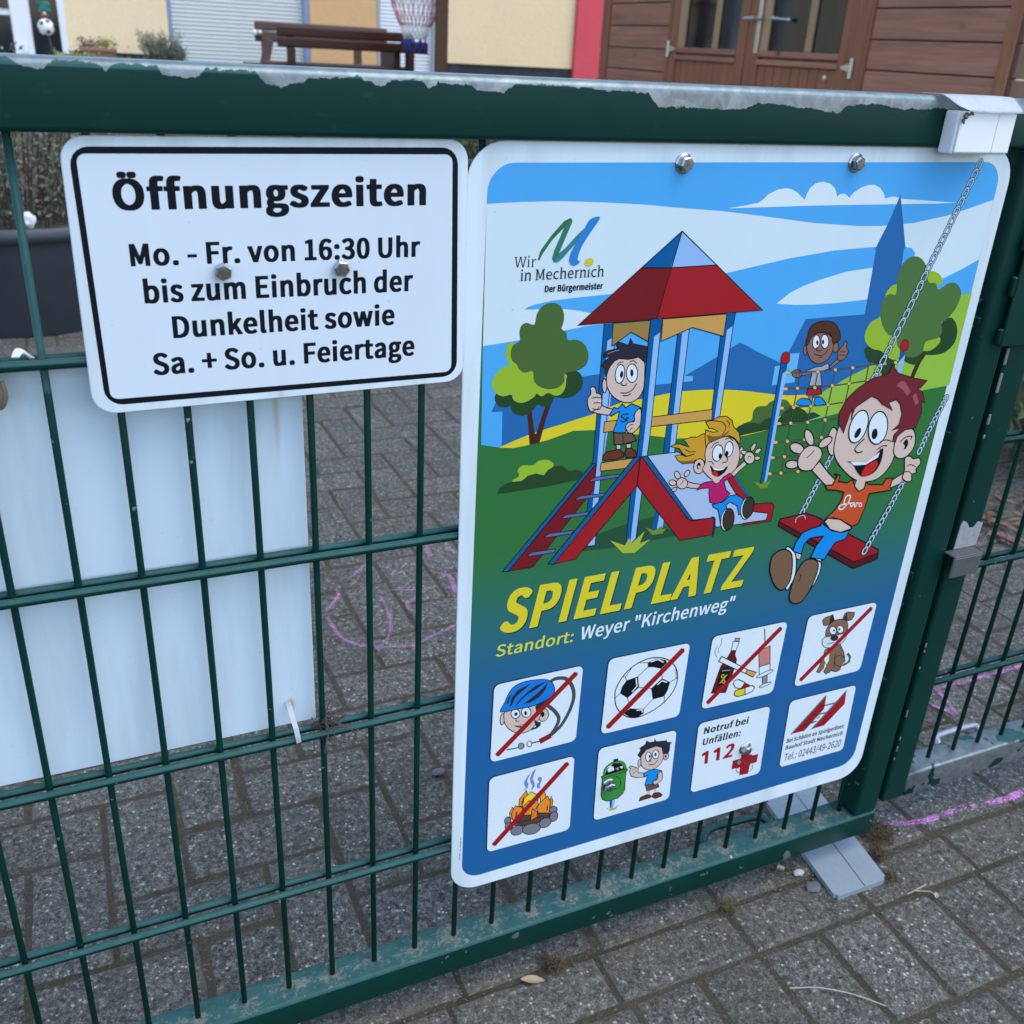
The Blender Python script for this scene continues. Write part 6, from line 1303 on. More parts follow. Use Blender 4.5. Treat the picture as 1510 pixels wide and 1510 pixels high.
bu;782;247-42 118 0 58 17 30 14 7-11 22-7 154 0 22 9 0 667-1 8-6 4-15 4-176 0-19-8-1-455-53-55-39-26-27-8-27 16-17 22-14 58-2 448-21 8-176 0-21-8-1-440 3-59 9-51 7-8 9-36 10-8 13-28 30-29 40-23 40-12
bf;453;79-27 182-2 15 2 11 8 0 535 114 2 15 5 5 8-1 124-19 8-110 1-4 6 3 95 12 37 25 20 37-10 66 1 15 6 20 78 6 8 0 36-19 14-73 16-103 3-51-5-44-13-39-22-27-28-6-16-15-15-1-14-13-22-8-44-3-132-72-7-14-8 0-117 14-12 71-3 1-535
bb;795;322-42 96-3 66 8 51 18 49 28 49 44 5 15 31 37 1 14 25 44 11 59 6 7 6 118-4 66-13 66-7 7-15 51-10 8-13 22-3 14-44 44-48 30-55 18-66 6-95-1-74-18 0 288-7 6-15 4-183-1-15-9 0-968 22-9 154 0 22 9;352 112-46 22-32 22-3 7 0 294 66 49 35 17 17 3 26-11 32-21 25-37 2-15 11-22 7-44-1-103-17-66-19-36-10-8-5-11-44-33-29-11
bU;915;375-42 79-3 66 5 66 16 59 29 51 41 5 15 32 36 1 15 27 51 16 74 7 95 0 543-10 7-180 3-15-3-11-7 0-521-4-73-13-59-31-57-36-31-37-18-22-4-29 4-37 19-37 33-27 54-13 59-4 73 0 521-22 10-176 0-22-10 0-543 7-95 17-74 26-51 1-15 32-36 5-15 52-42 58-28 66-16
bn;785;62-27 187-2 22 10 0 462 58 51 30 19 30 11 29-17 17-20 15-59 2-447 25-10 168 0 25 10 0 440-4 58-8 44-13 30-1 14-18 22-3 15-29 31-44 26-44 14-51 4-103-2-37-8-58-25-8 11-14 8-162 0-20-8-2-674
bä;730;206-42 115-1 59 15 36 16 8-11 22-6 154 0 19 9 1 425-3 59-10 51-7 9-9 35-13 14-15 30-30 30-43 25-52 16-58 5-110-2-74-14-36-13-59-26-60-35 1-44 9-8 29-51 3-15 11-5 80-2 74 40 73 25 22-7 29-20 15-21 9-24 4-30-6-3-73-8-81-17-69-23-60-29-39-30-20-29-16-15-1-14-16-30-6-51 3-73 9-15 2-22 10-7 6-22 17-15 8-15 33-23 37-17 36-10;284 104-32 15-14 15-10 37 6 29 14 22 44 29 36 17 66 20 8-7-2-110-61-44;158 743 24-5 88 1 22 5 33 21 14 22 7 29-3 44-4 15-14 22-33 21-37 7-88-3-44-24-15-23-4-15 0-59 4-14 13-22;408 743 38-6 73 1 22 5 35 22 14 22 5 29-1 44-4 15-14 22-35 22-37 6-80-2-22-7-30-18-15-23-3-15 0-59 3-14 14-22
bl;405;153-42 133-1 37 9 13 7 1 7 0 29-17 88-12 7-29 2-7 13-1 829-22 10-176 0-22-10 2-873 5-29 7-7 1-15 12-15 0-7 35-29
b:;398;105-42 115 0 34 15 19 14 21 44 1 52-7 36-8 15-21 22-46 19-103 0-44-18-22-23-8-15-7-36 0-37 6-29 17-30 18-14;109 427 105 0 24 8 34 22 22 44 0 73-12 29-25 26-44 17-88 2-44-12-27-18-12-15-11-29-2-22 2-51 4-15 17-29 34-22
x2;741;-8-27 28-6 601 0 22 4 11 10 0 132-11 8-14 4-287 2 52 60 20 14 5 14 37 44 12 8 5 14 32 44 14 11 5 19 22 36 14 15 1 15 17 36 11 15 0 15 18 51 7 103-5 51-11 29-2 22-21 30 0 14-24 22-5 15-42 34-51 26-52 14-66 5-117-2-77-18-47-22-53-37-59-59 2-44 14-8 44-43 2-7 27-11 90 3 12 8 1 8 44 39 42 26 31 11 44-25 22-23 17-44 4-36-6-59-9-29-7-8-1-14-17-37-13-15-3-14-24-37-14-13-1-9-107-125-13-7-4-9-58-58-115-102 0-102
bS;769;270-42 119-3 66 6 66 16 51 23 46 31 24 30 11 7 14 32 14 12 1 18 14 33 5 52-3 73-9 22-2 22-9 7-6 22-15 15-12 21-22 23-69 44-227 103-33 22-28 36-4 30 3 22 12 22 14 14 24 15 37 16 44-4 37-14 34-20 39-31 22-8 66 0 15 5 49 63 11 8 3 7-1 37-26 24-51 35-41 21-76 25-37 6-110 2-59-5-58-14-59-28-33-22-18-23-18-14-3-15-20-22-4-22-13-29-5-44 4-81 7-10 5-26 17-22 1-15 14-9 10-20 34-29 59-36 225-104 39-28 13-16 9-22-1-51-9-22-27-28-62-31-33-1-74 25-57 35-29 22-11 14-20 8-81-4-58-70-11-7-4-7 0-37 66-55 88-48 73-22
bc;669;311-42 112-1 58 12 81 35 57 42 0 37-13 11-31 47-3 15-10 7-88 2-59-40-51-18-34 12-47 34-25 32-23 59-8 73 9 74 25 58 37 43 44 26 29 8 37-16 44-32 81-2 19 10 3 11 51 62-1 37-21 18-66 40-59 19-58 6-66 0-66-6-65-18-55-30-53-44-3-10-32-34-21-51-9-7-3-22-16-46-7-79 6-110 5-7 12-59 9-7 17-37 2-15 11-7 26-40 47-41 55-29 59-17
bh;782;62-27 187-2 22 10 0 462 58 51 30 19 30 11 29-17 17-20 15-59 2-447 25-10 168 0 25 10 0 440-4 58-8 44-13 30-1 14-18 22-3 15-29 31-44 26-44 14-51 4-103-2-81-23 0 295-14 8-184 1-22-9 0-968
bd;797;278-42 109-1 81 24 29-10 154 0 21 9 0 961 0 7-13 9-184 1-14-4-8-6-1-279-50 9-103 1-58-7-52-17-58-36-41-38-4-14-32-37-1-15-25-44 0-14-16-52-6-110 5-73 4-7 9-59 11-14 13-45 11-7 20-39 42-42 36-22 69-25;336 111-51 30-29 37-21 66-7 73 9 74 23 58 36 44 34 22 28 11 48-18 40-27 7-10 0-293-29-28-37-25-36-16
ba;730;206-42 115-1 59 15 36 16 8-11 22-6 154 0 19 9 1 425-3 59-10 51-7 9-9 35-13 14-15 30-30 30-43 25-52 16-58 5-110-2-74-14-36-13-59-26-60-35 1-44 9-8 29-51 3-15 11-5 80-2 74 40 73 25 22-7 29-20 15-21 9-24 4-30-6-3-73-8-81-17-69-23-60-29-39-30-20-29-16-15-1-14-16-30-6-51 3-73 9-15 2-22 10-7 6-22 17-15 8-15 33-23 37-17 36-10;284 104-32 15-14 15-10 37 6 29 14 22 44 29 36 17 66 20 8-7-2-110-61-44
bp;797;62-294 187-3 15 5 7 5 0 256 81-13 73 0 57 7 53 18 56 33 40 38 25 43 12 7 1 15 16 36 9 8 2 22 16 51 6 81-5 102-12 59-20 44 0 15-14 12-14 24 0 8-40 44-46 29-61 21-66 6-95-2-30-6-58-21-15 10-15 3-154 0-22-11 0-939;367 108-44 17-52 36 0 293 66 51 37 18 15 3 22-8 36-25 22-30 17-46 9-95-9-73-23-66-38-44-29-19
bM;1021;72-27 173-2 15 2 11 8 0 374 4 16 110-307 22-7 132 0 14 2 12 10 1 14 105 290 3-392 11-8 15-2 161 0 25 10-3 897-22 7-190 0-15-2-11-8-1-14-154-433-10-24-7-6-15 30-154 432-1 15-21 10-198 0-22-10 0-894
rT;719;281-5 7-7 8 0 117 1 5 6 0 756 252 2 7 5 0 103-7 6-638 0-10-6 2-106 257-4
re;667;291-20 80-7 88 11 81 29 44 26 2 7-2 12-35 69-9 5-15-1-64-34-46-12-66-1-47 13-33 19-30 25-27 37-26 66-4 29 6 7 411 0 7 5 6 62-5 73-12 59-24 58-30 44-38 36-36 21-59 18-66 6-59-6-58-20-44-26-44-39-37-48-29-59-17-66-7-81 6-80 17-66 28-59 39-49 44-38 51-27;188 379-6 4 13 52 18 36 26 33 30 24 29 15 51 10 52-11 29-18 22-21 27-54 10-66-8-4
rl;351;171-20 42-7 36 1 37 7 9 6-15 96-9 5-29 0-9 9-4 22 0 814-9 8-117 0-10-8 2-843 5-29 24-52 15-15
r.;344;121-20 40-7 41 7 25 16 19 28 7 37-6 44-18 29-24 17-36 8-44-6-30-19-18-29-6-44 7-37 17-26
r:;344;121-20 40-7 41 7 25 16 19 28 7 37-6 44-18 29-24 17-36 8-44-6-30-19-18-29-6-44 7-37 17-26;124 449 45-5 36 8 22 15 18 26 8 44-6 37-16 29-26 19-36 8-30-1-29-12-26-28-11-30 0-45 13-35 17-17
r0;668;259-20 66-7 66 7 55 22 48 37 36 47 32 63 24 80 14 96 5 102-5 110-15 96-22 73-33 66-43 51-39 30-57 23-59 6-75-7-56-22-48-37-35-44-32-66-22-73-15-96-5-110 6-110 13-88 24-80 33-65 36-47 44-33;296 89-29 16-29 29-21 37-19 51-12 59-8 66 0 161 9 81 12 51 23 59 19 29 32 29 30 14 22 4 22-4 29-13 30-27 21-32 19-44 16-66 9-74 0-161-8-73-12-59-19-51-21-37-29-29-28-15-29-7
r2;668;37-5 5-6 7-1 543 0 7 1 4 6 0 103-4 5-330-3-12 5 108 112 54 64 48 66 39 66 30 66 19 69 8 78-5 51-13 52-22 44-28 36-35 30-44 23-51 14-59 6-51-2-44-8-35-11-56-30-34-25-51-51 0-19 59-59 21-4 61 56 49 30 59 13 51-8 39-21 35-39 14-39 6-46-6-59-13-44-35-73-37-59-54-68-66-73-176-167-5-7
r4;668;383-5 10-7 110 0 7 4 3 231 107 2 5 5 1 95-6 8-103 0-6 7 0 521-8 6-132 0-7-6-355-550 0-81 10-6 362-1;165 333 0 7 177 264 36 64 6-5 1-8-2-315-5-7
r3;668;230-20 71-7 66 4 58 14 52 23 36 25 36 36 26 44 16 52 5 51-4 59-11 36-18 37-22 29-28 26-29 19-52 21 42 22 28 22 40 52 22 66 3 51-5 51-15 44-22 37-29 29-41 27-43 17-45 11-59 4-51-2-66-15-81-42-56-44-3-7 3-15 56-65 7-2 18 1 56 46 58 28 52 8 44-7 29-14 21-17 18-22 15-36 2-30-9-51-17-29-23-23-36-23-37-13-114-15 0-95 4-5 73-4 59-10 37-12 36-20 24-22 23-37 9-51-4-44-22-44-22-25-44-26-44-11-52 0-36 8-44 17-45 29-43 39-22 3-60-71-1-15 4-7 71-60 74-36
r/;478;-1-214 2-4 15-3 80 0 9 7 347 1130 2 14-6 8-95 0-4-8
r9;668;200-20 67-7 73 7 64 22 53 36 43 45 39 66 33 88 20 102 7 125-6 103-16 80-27 74-35 58-43 45-51 32-59 20-59 6-66-6-49-16-38-22-37-33-31-40-25-52-13-51-7-73 5-66 12-52 23-51 26-37 33-29 43-23 51-14 88-2 37 8 51 20 60 40-3-44-12-66-19-58-26-50-37-41-36-24-22-8-59-6-51 16-37 23-26 24-18 2-7-3-57-65 1-22 41-36 44-25;274 419-22 7-29 19-22 22-15 25-18 60 1 81 17 58 22 36 45 38 21 8 29 2 30-4 29-13 29-22 26-30 20-37 13-36 18-103-1-7-39-46-51-39-52-20
r-;425;40 281 9-7 308 0 9 7-1 96-323 1
r6;668;285-20 62-7 58 5 52 16 39 23 41 35 28 38 26 51 15 59 6 59-5 73-14 59-19 44-27 36-39 34-37 19-51 15-66 4-29-3-52-14-50-25-38-30-2 8 14 102 19 59 27 51 38 42 36 23 30 10 58 4 37-11 22-12 44-38 22-3 64 66 0 22-42 37-44 26-59 19-73 6-66-6-59-20-53-33-49-49-38-61-32-80-21-103-7-117 6-110 17-88 26-74 34-59 44-48 46-32;339 82-49 15-29 22-29 37-32 75-17 101 20 29 48 44 44 25 44 10 37-4 22-8 25-15 22-22 27-52 10-73-3-44-9-37-26-51-24-25-29-19-22-7
xÖ;959;361-42 32-6 73 0 88 9 81 26 66 39 44 46 16 11 3 14 25 38 15 14 1 14 21 50 9 9 15 81 6 7 7 103-7 132-19 73-1 15-10 14-19 44-3 22-15 11-28 41-5 14-55 52-73 41-74 23-42 2 116 6 37 16 20 22 10 36-4 66-14 22-13 11-36 15-118 1-36-14-23-20-12-29 0-66 5-15 16-22 43-22-15-4-22 3-88-3-15 4 43 22 16 22 5 15 1 51-5 29-13 22-17 13-44 15-88 1-36-7-23-11-13-11-13-22-5-29 1-51 5-15 15-22 23-15 24-8 115-6-42-2-73-23-74-41-55-52-5-14-27-40-16-12-3-22-19-44-10-14-1-15-19-73-7-132 7-103 6-7 15-81 10-11 20-48 1-14 16-15 24-37 3-14 17-11 44-46 66-39 80-27;422 119-39 15-49 32-34 41-13 22-24 59-7 29-7 37-5 81 5 73 7 37 6 7 0 15 12 36 9 8 1 14 14 23 37 43 51 33 44 16 51-17 50-32 38-44 13-22 1-14 9-8 12-36 13-59 5-81-5-73-14-66-37-81-34-40-49-33-46-18
xf;473;66-27 19-6 184 0 21 6 6 8 0 528 9 5 103 1 21 8 1 8 0 124-22 11-110 3-1 89 12 37 18 21 22-7 81 0 24 8 20 79 6 9-2 44-14 7-49 14-44 6-102 1-52-5-36-10-44-24-15-17-15-9-3-15-16-14-7-30-8-7-5-37-5-7-6-139-67-4-16-11 1-125 15-7 59-1 11-6 0-528
xn;805;48-27 25-6 176 0 15 2 15 10 1 464 50 44 37 23 22 7 22-13 4-10 11-7 15-59 2-447 6-8 20-6 184 0 22 8 4 6-3 498-8 30-1 22-8 7-8 37-13 10-10 26-12 8-17 22-42 23-41 13-61 6-110-3-37-8-44-17-29 11-169 0-24-11 0-674
xu;802;195-42 60-6 80 0 66 9 44 18 30-12 161 0 15 2 16 11 0 675-9 7-22 4-176 0-15-2-14-9 0-455-49-51-54-32-22 10-20 22-14 58-2 448-15 10-15 1-183 0-24-11 0-440 3-59 9-51 12-22 3-22 11-9 9-13 1-15 13-7 17-22 34-20
xg;752;212-318 70-6 81 0 73 4 24 9 42 6 62 23 51 30 42 36 3 15 11 14 13 8 3 22 14 22 6 44-4 73-9 15-2 22-12 7-9 21-22 19-44 23-88 19-220 5-29 12-12 11-2 15 5 15 9 3 146 4 52 14 46 23 34 25 15 23 15 10 2 15 20 25 2 19 12 29 5 44-1 59-13 59 75 2 17 12 0 118-1 7-8 5-15 4-213 1-44 11-44 5-139-4-51-14-52-25-38-27-6-15-25-22-2-14-9-15-11-7-2-22-4-15-8-7-5-52 2-66 5-29 7-7 1-15 11-15 2-14 10-8 0-7 14-15 0-7 10-7-26-30-21-51-1-81 15-44 18-22-20-22-13-7 0-7-13-15 0-7-10-8-1-14-7-8-6-44 4-73 14-22 1-15 18-14 8-19 33-25 48-24 51-15;312-181-22 6-36 18-21 15-12 22-2 14 7 22 17 30 10 7 15 5 139-1 23-4 34-22 6-15-2-22-8-7-5-15-26-21-73-33;312 319-38 30 0 7-13 15-7 22-3 29 2 30 8 14 2 15 10 7 5 15 41 28 22-10 22-18 5-15 10-7 2-15 7-14 3-30-3-29-9-27-11-10 0-7-26-23-22-11
xs;640;183-42 48-6 80 0 59 4 51 13 52 23 35 25 7 14 20 15 1 15 15 14 5 30 7 7 5 81-5 44-8 7-7 29-11 8-10 22-20 14-2 8-33 22-44 22-131 53-43 27-11 15-2 15 14 29 34 21 37-13 64-37 90 0 17 7 5 15 50 58 0 37-43 34-58 29-58 18-30 4-110 2-59-5-44-10-58-28-23-16-13-21-13-7-7-22-14-15-3-22-7-7-5-44 5-73 10-15 4-22 12-7 9-22 15-10 8-12 60-37 152-65 37-25 14-20 2-22-16-29-44-23-64 23-76 48-95 0-15-9-1-10-35-49-13-10-4-44 24-22 95-51 37-13
xz;648;-18-27 25-6 550 0 22 6 7 8 0 124-7 8-22 6-286 1 290 425 12 8 2 102-3 4-22 7-506 0-15-1-17-10 2-132 22-8 228 0 12-6-285-418-13-12-2-98
xe;740;259-42 68-6 81 0 65 6 89 27 51 26 21 13 3 7 0 37-13 15-23 44-1 14-9 7-14 5-88-1-83-40-20-5-22 2-52 25-35 29-9 22-11 8-7 14-1 15-11 22 1 15 396 0 19 7 3 6 6 60-5 103-11 36-1 22-20 37-1 15-24 29-4 15-42 41-52 29-55 18-69 6-74 0-58-6-59-20-56-32-47-41-2-10-20-28-13-9-19-51-11-7-1-22-10-37-6-7-7-81 6-110 16-44 1-22 13-15 15-29 0-15 16-11 26-40 43-37 63-33;239 403 12 39 18 22 5 15 31 26 44 22 44-25 21-23 2-15 11-15 10-44-14-5
xi;414;48-27 24-6 183 0 19 6 6 8 0 674-18 10-190 1-15-2-15-9 0-674;93 736 30-4 95 1 22 6 33 19 13 15 10 29 0 66-10 29-24 22-14 8-44 10-103-2-27-8-24-16-13-14-10-29 0-66 10-29 13-15
xt;533;209-42 60-6 103 2 80 17 28 9 9 7-1 44-6 8-15 73-22 9-81 0-29-8-7 2-9 4-17 30-5 44 1 318 15 4 132 0 22 8 3 132-25 11-148 3 0 162-6 8-15 6-176 0-17-7-4-7-10-162-13-7-73-3-16-12 0-117 2-7 14-7 66-1 12-7 0-330 9-88 12-22 1-15 14-14 8-22 17-12 4-10 40-24
b.;398;105-42 115 0 34 15 19 14 21 44 1 52-7 36-8 15-21 22-46 19-103 0-44-18-22-23-8-15-7-36 0-37 6-29 17-30 18-14
b-;478;8 259 386-1 14 9 0 117-4 7-18 6-374-1-14-12 0-117
bF;718;72-27 188-2 21 10 1 373 308 1 16 7 2 7 0 125-11 8-308 2-7 4 0 223 15 4 355 1 13 7 1 8-3 127-22 7-557 0-22-10 0-894
bv;681;198-27 201-2 15 2 11 8 0 14 215 609 9 13-2 38-20 8-176 0-18-8-3-22-110-330-8-14-1-11-7-5-120 360-4 22-15 8-184 0-20-8-2-36 9-15 220-609 0-14
b1;721;57-27 547-2 24 10 0 124-5 8-19 5-148 2 0 748 0 7-11 8-164 2-95-42-99-26-1-110 19-9 118 0 15-6 0-572-169-2-17-5-5-8 0-124
b6;721;306-42 77-3 59 7 51 17 44 25 40 35 19 32 15 12 1 14 21 33 8 41 7 14 6 96-6 66-11 36 0 15-12 15-12 36-21 22-5 15-35 29-44 24-59 17-124 4-59-8-29-10-4 3 20 80 25 52 32 36 37 24 29 11 15 1 36-17 52-42 80-1 15 6 6 11 58 59 0 36-20 22-66 45-66 24-73 8-66 0-66-7-59-19-62-36-41-43-12-8-3-15-23-37-15-14-1-15-19-51-11-15-14-88-5-7-7-118 6-132 16-88 24-58 2-15 34-51 3-15 38-37 2-8 66-42 51-18;332 111-43 30-30 44-21 66-13 81 26 30 30 24 44 26 22 6 44-23 25-26 19-53 5-57-5-46-22-58-22-27-30-18-14-5
b3;721;220-42 117-3 66 5 52 13 51 22 45 29 36 37 18 36 11 8 8 36 9 15 5 88-3 44-6 7-6 33-14 19-1 14-14 12-8 18-30 29-48 29 59 59 4 15 14 14 2 15 11 15 0 14 8 22 3 74-5 44-13 29 0 15-14 14-12 28-31 31-47 29-40 17-51 12-59 4-102-2-74-15-73-35-47-32-32-29 0-37 18-15 46-58 8-4 88 2 69 53 41 19 22 5 29-11 30-20 17-22 2-15 6-7 3-30-5-36-6-8-3-14-27-30-32-19-51-19-95-6-14-7-3-117 0-8 17-8 110-7 51-16 44-25 24-24 16-37 3-44-3-22-11-29-22-27-29-20-37-17-29-2-73 31-41 27-40 36-81 2-17-8-6-15-50-59 0-36 77-66 77-38
b0;721;279-42 75-3 66 8 74 32 38 29 28 41 14 10 1 15 30 51 16 66 7 8 14 95 4 139-4 103-14 88-21 59-2 22-10 7-18 37-3 14-33 37-6 15-50 36-65 26-66 7-66 0-58-7-66-25-51-37-5-15-34-37-2-14-18-37-10-7-2-22-21-59-14-88-5-139 5-103 14-95 7-8 15-66 30-51 1-15 16-12 26-39 62-42 44-18;318 112-16 7-29 30-28 58-19 88-9 140 9 132 17 80 31 63 25 25 26 14 25-14 26-26 30-62 0-14 5-8 9-36 8-66 4-96-9-132-19-88-28-58-29-30-22-10
bz;628;-5-27 555-2 14 2 12 8 0 124-9 8-296 3-10 4 291 425 12 12 0 98-22 8-498 0-21-8-2-124 8-9 15-4 246-2-290-427-15-13 0-95
bE;761;72-27 584-2 23 10 0 132-13 7-369 2-16 5 1 243 15 4 286 0 23 10 0 132-12 7-297 2-15 5 0 201 15 4 355 1 13 7 1 8-3 127-22 7-557 0-22-10 0-894
bk;718;62-27 180-2 22 6 4 4 0 168 55 68 135-222 3-14 8-7 15-3 183 0 21 10 1 36-15 15-215 345 186 226 13 8 1 44-21 8-198-3-9-5-6-14-154-192-3 500-19 9-176 0-22-9 0-968
bw;1009;162-27 202-2 22 8 81 317 80-293 2-22 21-10 198 0 22 9 2 23 170 616-2 36-16 8-176 0-19-8-84-335-88 335-7 5-15 3-169 0-21-8-3-22-86-306-81 328-21 8-176 0-21-8-1-36 174-616 2-22
b+;721;236 109 163-3 23 10 0 242 14 4 205 0 20 11 0 110-5 11-15 6-205 0-14 5 0 234 0 8-16 8-161 0-19-8-3-245-213-2-22-10 0-117 8-7 14-4 206 0 9-4 0-242"""
CS = dict(sky=(76, 168, 244), pale=(203, 226, 247), cloud=(212, 231, 249), white=(213, 230, 250), hill=(37, 103, 176), light=(98, 180, 245), yellow=(212, 202, 46), lime=(144, 184, 54), lime2=(142, 188, 70), mgreen=(70, 104, 56), mgreen2=(76, 114, 65), dgreen=(36, 70, 41), trunk=(70, 36, 32), gshadow=(36, 80, 58), pblue=(0, 88, 160), plight=(140, 185, 245), tan=(195, 155, 88), dtan=(150, 125, 72), red=(156, 28, 38), dred=(114, 24, 33), dred2=(112, 24, 33), eblue=(18, 90, 148), rung=(86, 106, 170), slide=(163, 189, 232), dkblue=(18, 43, 73), tuft=(160, 180, 65), tuft2=(110, 138, 55), skin=(206, 188, 184), hair1=(40, 41, 58), g6=(130, 138, 150), shirtb=(16, 138, 232), brown=(103, 80, 64), shoe=(104, 50, 38), blond=(197, 153, 50), blondd=(118, 94, 38), magenta=(176, 30, 107), sole=(58, 50, 44), tongue=(190, 36, 34), skind=(136, 102, 97), hair2=(78, 50, 32), greys=(160, 165, 185), redd=(166, 28, 36), rope=(92, 95, 100), knot=(216, 180, 104), chain=(165, 198, 228), seat=(150, 26, 36), seatd=(83, 20, 28), hair3=(112, 36, 50), hair3h=(150, 84, 98), orange=(192, 80, 42), sole2=(116, 91, 73), syellow=(213, 203, 46), stand=(200, 212, 84), ds=(24, 58, 54), lg1=(46, 112, 77), lg2=(50, 120, 104), lg3=(48, 128, 140), lg4=(44, 130, 208), lgy=(200, 200, 58), dk=(12, 22, 38), sred=(152, 24, 34), g2=(46, 46, 50), g3=(40, 42, 48), g4=(70, 74, 84), g5=(92, 108, 124), helmet=(22, 120, 222), wine=(92, 24, 30), cork=(180, 150, 125), filt=(205, 158, 72), smoke=(140, 162, 196), smoke2=(112, 140, 192), pinks=(200, 124, 124), dog=(128, 101, 80), muzz=(200, 218, 238), stone=(118, 120, 140), log=(82, 64, 54), flame=(226, 142, 46), flame2=(230, 165, 54), flamey=(234, 213, 56), flame3=(224, 120, 43), bin=(56, 138, 64), k=(13, 18, 28), k2=(38, 46, 58), blk=(14, 18, 28), swhite=(207, 225, 249))
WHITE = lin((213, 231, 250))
def ink(c): return tuple(min(.88, a / w * k) for a, w, k in zip(lin(c), WHITE, (.655, .715, .715))) + (1,)  # all inks tinted slightly cool, blue skylight put into the colour
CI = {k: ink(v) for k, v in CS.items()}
GA, GB = ink((48, 113, 60)), ink((30, 95, 161))
YS, ZO = -.0135, .63
glyph = {}
for ln in GLY.split('\n'):
    q = ln.split(';') if not ln[1:2] == ';' else [ln[:2]] + ln[3:].split(';')
    cs = []
    for s in q[2:]:
        v = ints(s); x = y = 0; c = []
        for i in range(0, len(v), 2): x += v[i]; y += v[i + 1]; c.append((x * 3e-4, y * 3e-4))
        cs.append(c)
    glyph[q[0]] = (int(q[1]) * 3e-4, cs)
def dec(s):
    v = ints(s); x = y = 0; o = []
    for i in range(0, len(v), 2): x += v[i]; y += v[i + 1]; o.append((x * 1e-4, y * 1e-4))
    return o
def area(c): return sum(a[0] * b[1] - b[0] * a[1] for a, b in zip(c, c[1:] + c[:1])) / 2
def inside(p, c):
    r = False
    for (x0, y0), (x1, y1) in zip(c, c[1:] + c[:1]):
        if (y0 > p[1]) != (y1 > p[1]) and p[0] < x0 + (p[1] - y0) / (y1 - y0) * (x1 - x0): r = not r
    return r
def fill(cs):
    """triangles of outlines with holes: [(p,p,p)]"""
    outer = [c for c in cs if sum(inside(c[0], d) for d in cs if d is not c) % 2 == 0]; tris = []
    for o in outer:
        pl = [o] + [c for c in cs if c not in outer and inside(c[0], o)]
        flat = [p for c in pl for p in c]
        for t in tessellate_polygon([[Vector((x, y, 0)) for x, y in c] for c in pl]): tris.append([flat[i] for i in t])
    return tris
def ribbon(P, w, closed):
    Q = [P[0]]
    for p in P[1:]:
        if math.dist(p, Q[-1]) > 1e-5: Q.append(p)
    if closed and len(Q) > 2 and math.dist(Q[0], Q[-1]) < 1e-5: Q.pop()
    P = Q; n = len(P); L, R = [], []
    if n < 2: return []
    h = w / 2
    for i in range(n):
        a = P[i - 1] if closed or i else None; b = P[(i + 1) % n] if closed or i < n - 1 else None; p = P[i]
        d0 = ((p[0] - a[0]), (p[1] - a[1])) if a else None; d1 = ((b[0] - p[0]), (b[1] - p[1])) if b else None
        if d0 is None: d0 = d1
        if d1 is None: d1 = d0
        l0, l1 = math.hypot(*d0), math.hypot(*d1); n0 = (-d0[1] / l0, d0[0] / l0); n1 = (-d1[1] / l1, d1[0] / l1)
        m = (n0[0] + n1[0], n0[1] + n1[1]); ml = math.hypot(*m)
        if ml < .35: m, k = n1, 1.
        else: m = (m[0] / ml, m[1] / ml); k = min(1.9, 1 / max(.3, m[0] * n1[0] + m[1] * n1[1]))
        q = p
        if not closed and i in (0, n - 1):
            e = h * .6 * (1 if i else -1); q = (p[0] + d1[0] / l1 * e, p[1] + d1[1] / l1 * e)
        L.append((q[0] + m[0] * h * k, q[1] + m[1] * h * k)); R.append((q[0] - m[0] * h * k, q[1] - m[1] * h * k))
    return [(L[i], R[i], R[(i + 1) % n], L[(i + 1) % n]) for i in range(n if closed else n - 1)]
parts = {}     # part -> list of (bbox, level, polys, colours)
panel_outline = None; grad = None
def put(part, polys, col):
    if not polys: return
    X = [p[0] for q in polys for p in q]; Y = [p[1] for q in polys for p in q]; bb = (min(X), min(Y), max(X), max(Y))
    lst = parts.setdefault(part, []); lv = 0
    for (a, l, *_r) in lst:
        if l >= lv and a[0] < bb[2] and bb[0] < a[2] and a[1] < bb[3] and bb[1] < a[3]: lv = l + 1
    lst.append((bb, lv, polys, col))
for ln in ART.split('\n'):
    q = ln.split(';')
    if q[0] == 'O': panel_outline = dec(q[1])
    elif q[0] == 'G':
        z1, z2 = (int(v) * 1e-4 for v in q[1].split(',')); grad = (z1, z2, dec(q[2]))
    elif q[0][0] == 'f':
        P = dec(q[3]); P = spline(P, True, 4) if q[2] == '1' else P
        put(int(q[0][1:]), fill([P]), q[1])
    elif q[0][0] == 's':
        s, w = (int(v) for v in q[2].split(',')); P = dec(q[3]); cl = s >= 2
        if s & 1 and len(P) > 2: P = spline(P, cl, 4)
        put(int(q[0][1:]), ribbon(P, w * 1e-5, cl), q[1])
    elif q[0][0] == 't':
        # text may hold ';'-free characters only
        part, col, st, txt = int(q[0][1:]), q[1], q[2], q[3]; ox, oz, dx, dz, sx, sy, sh, tr = (int(v) for v in q[4].split(','))
        ox, oz, dx, dz, sx, sy, sh, tr = ox * 1e-5, oz * 1e-5, dx * 1e-5, dz * 1e-5, sx * 1e-5, sy * 1e-5, sh * 1e-3, tr * 1e-4
        x = 0; polys = []
        for ch in txt:
            if ch == ' ': x += .085 + tr; continue
            adv, cs = glyph[st + ch]
            def tf(p):
                u = (x + p[0]) * sx + sh * p[1] * sy; v = p[1] * sy; return (ox + u * dx - v * dz, oz + u * dz + v * dx)
            polys += [[tf(p) for p in t] for t in fill(cs)]; x += adv + tr
        put(part, polys, col)
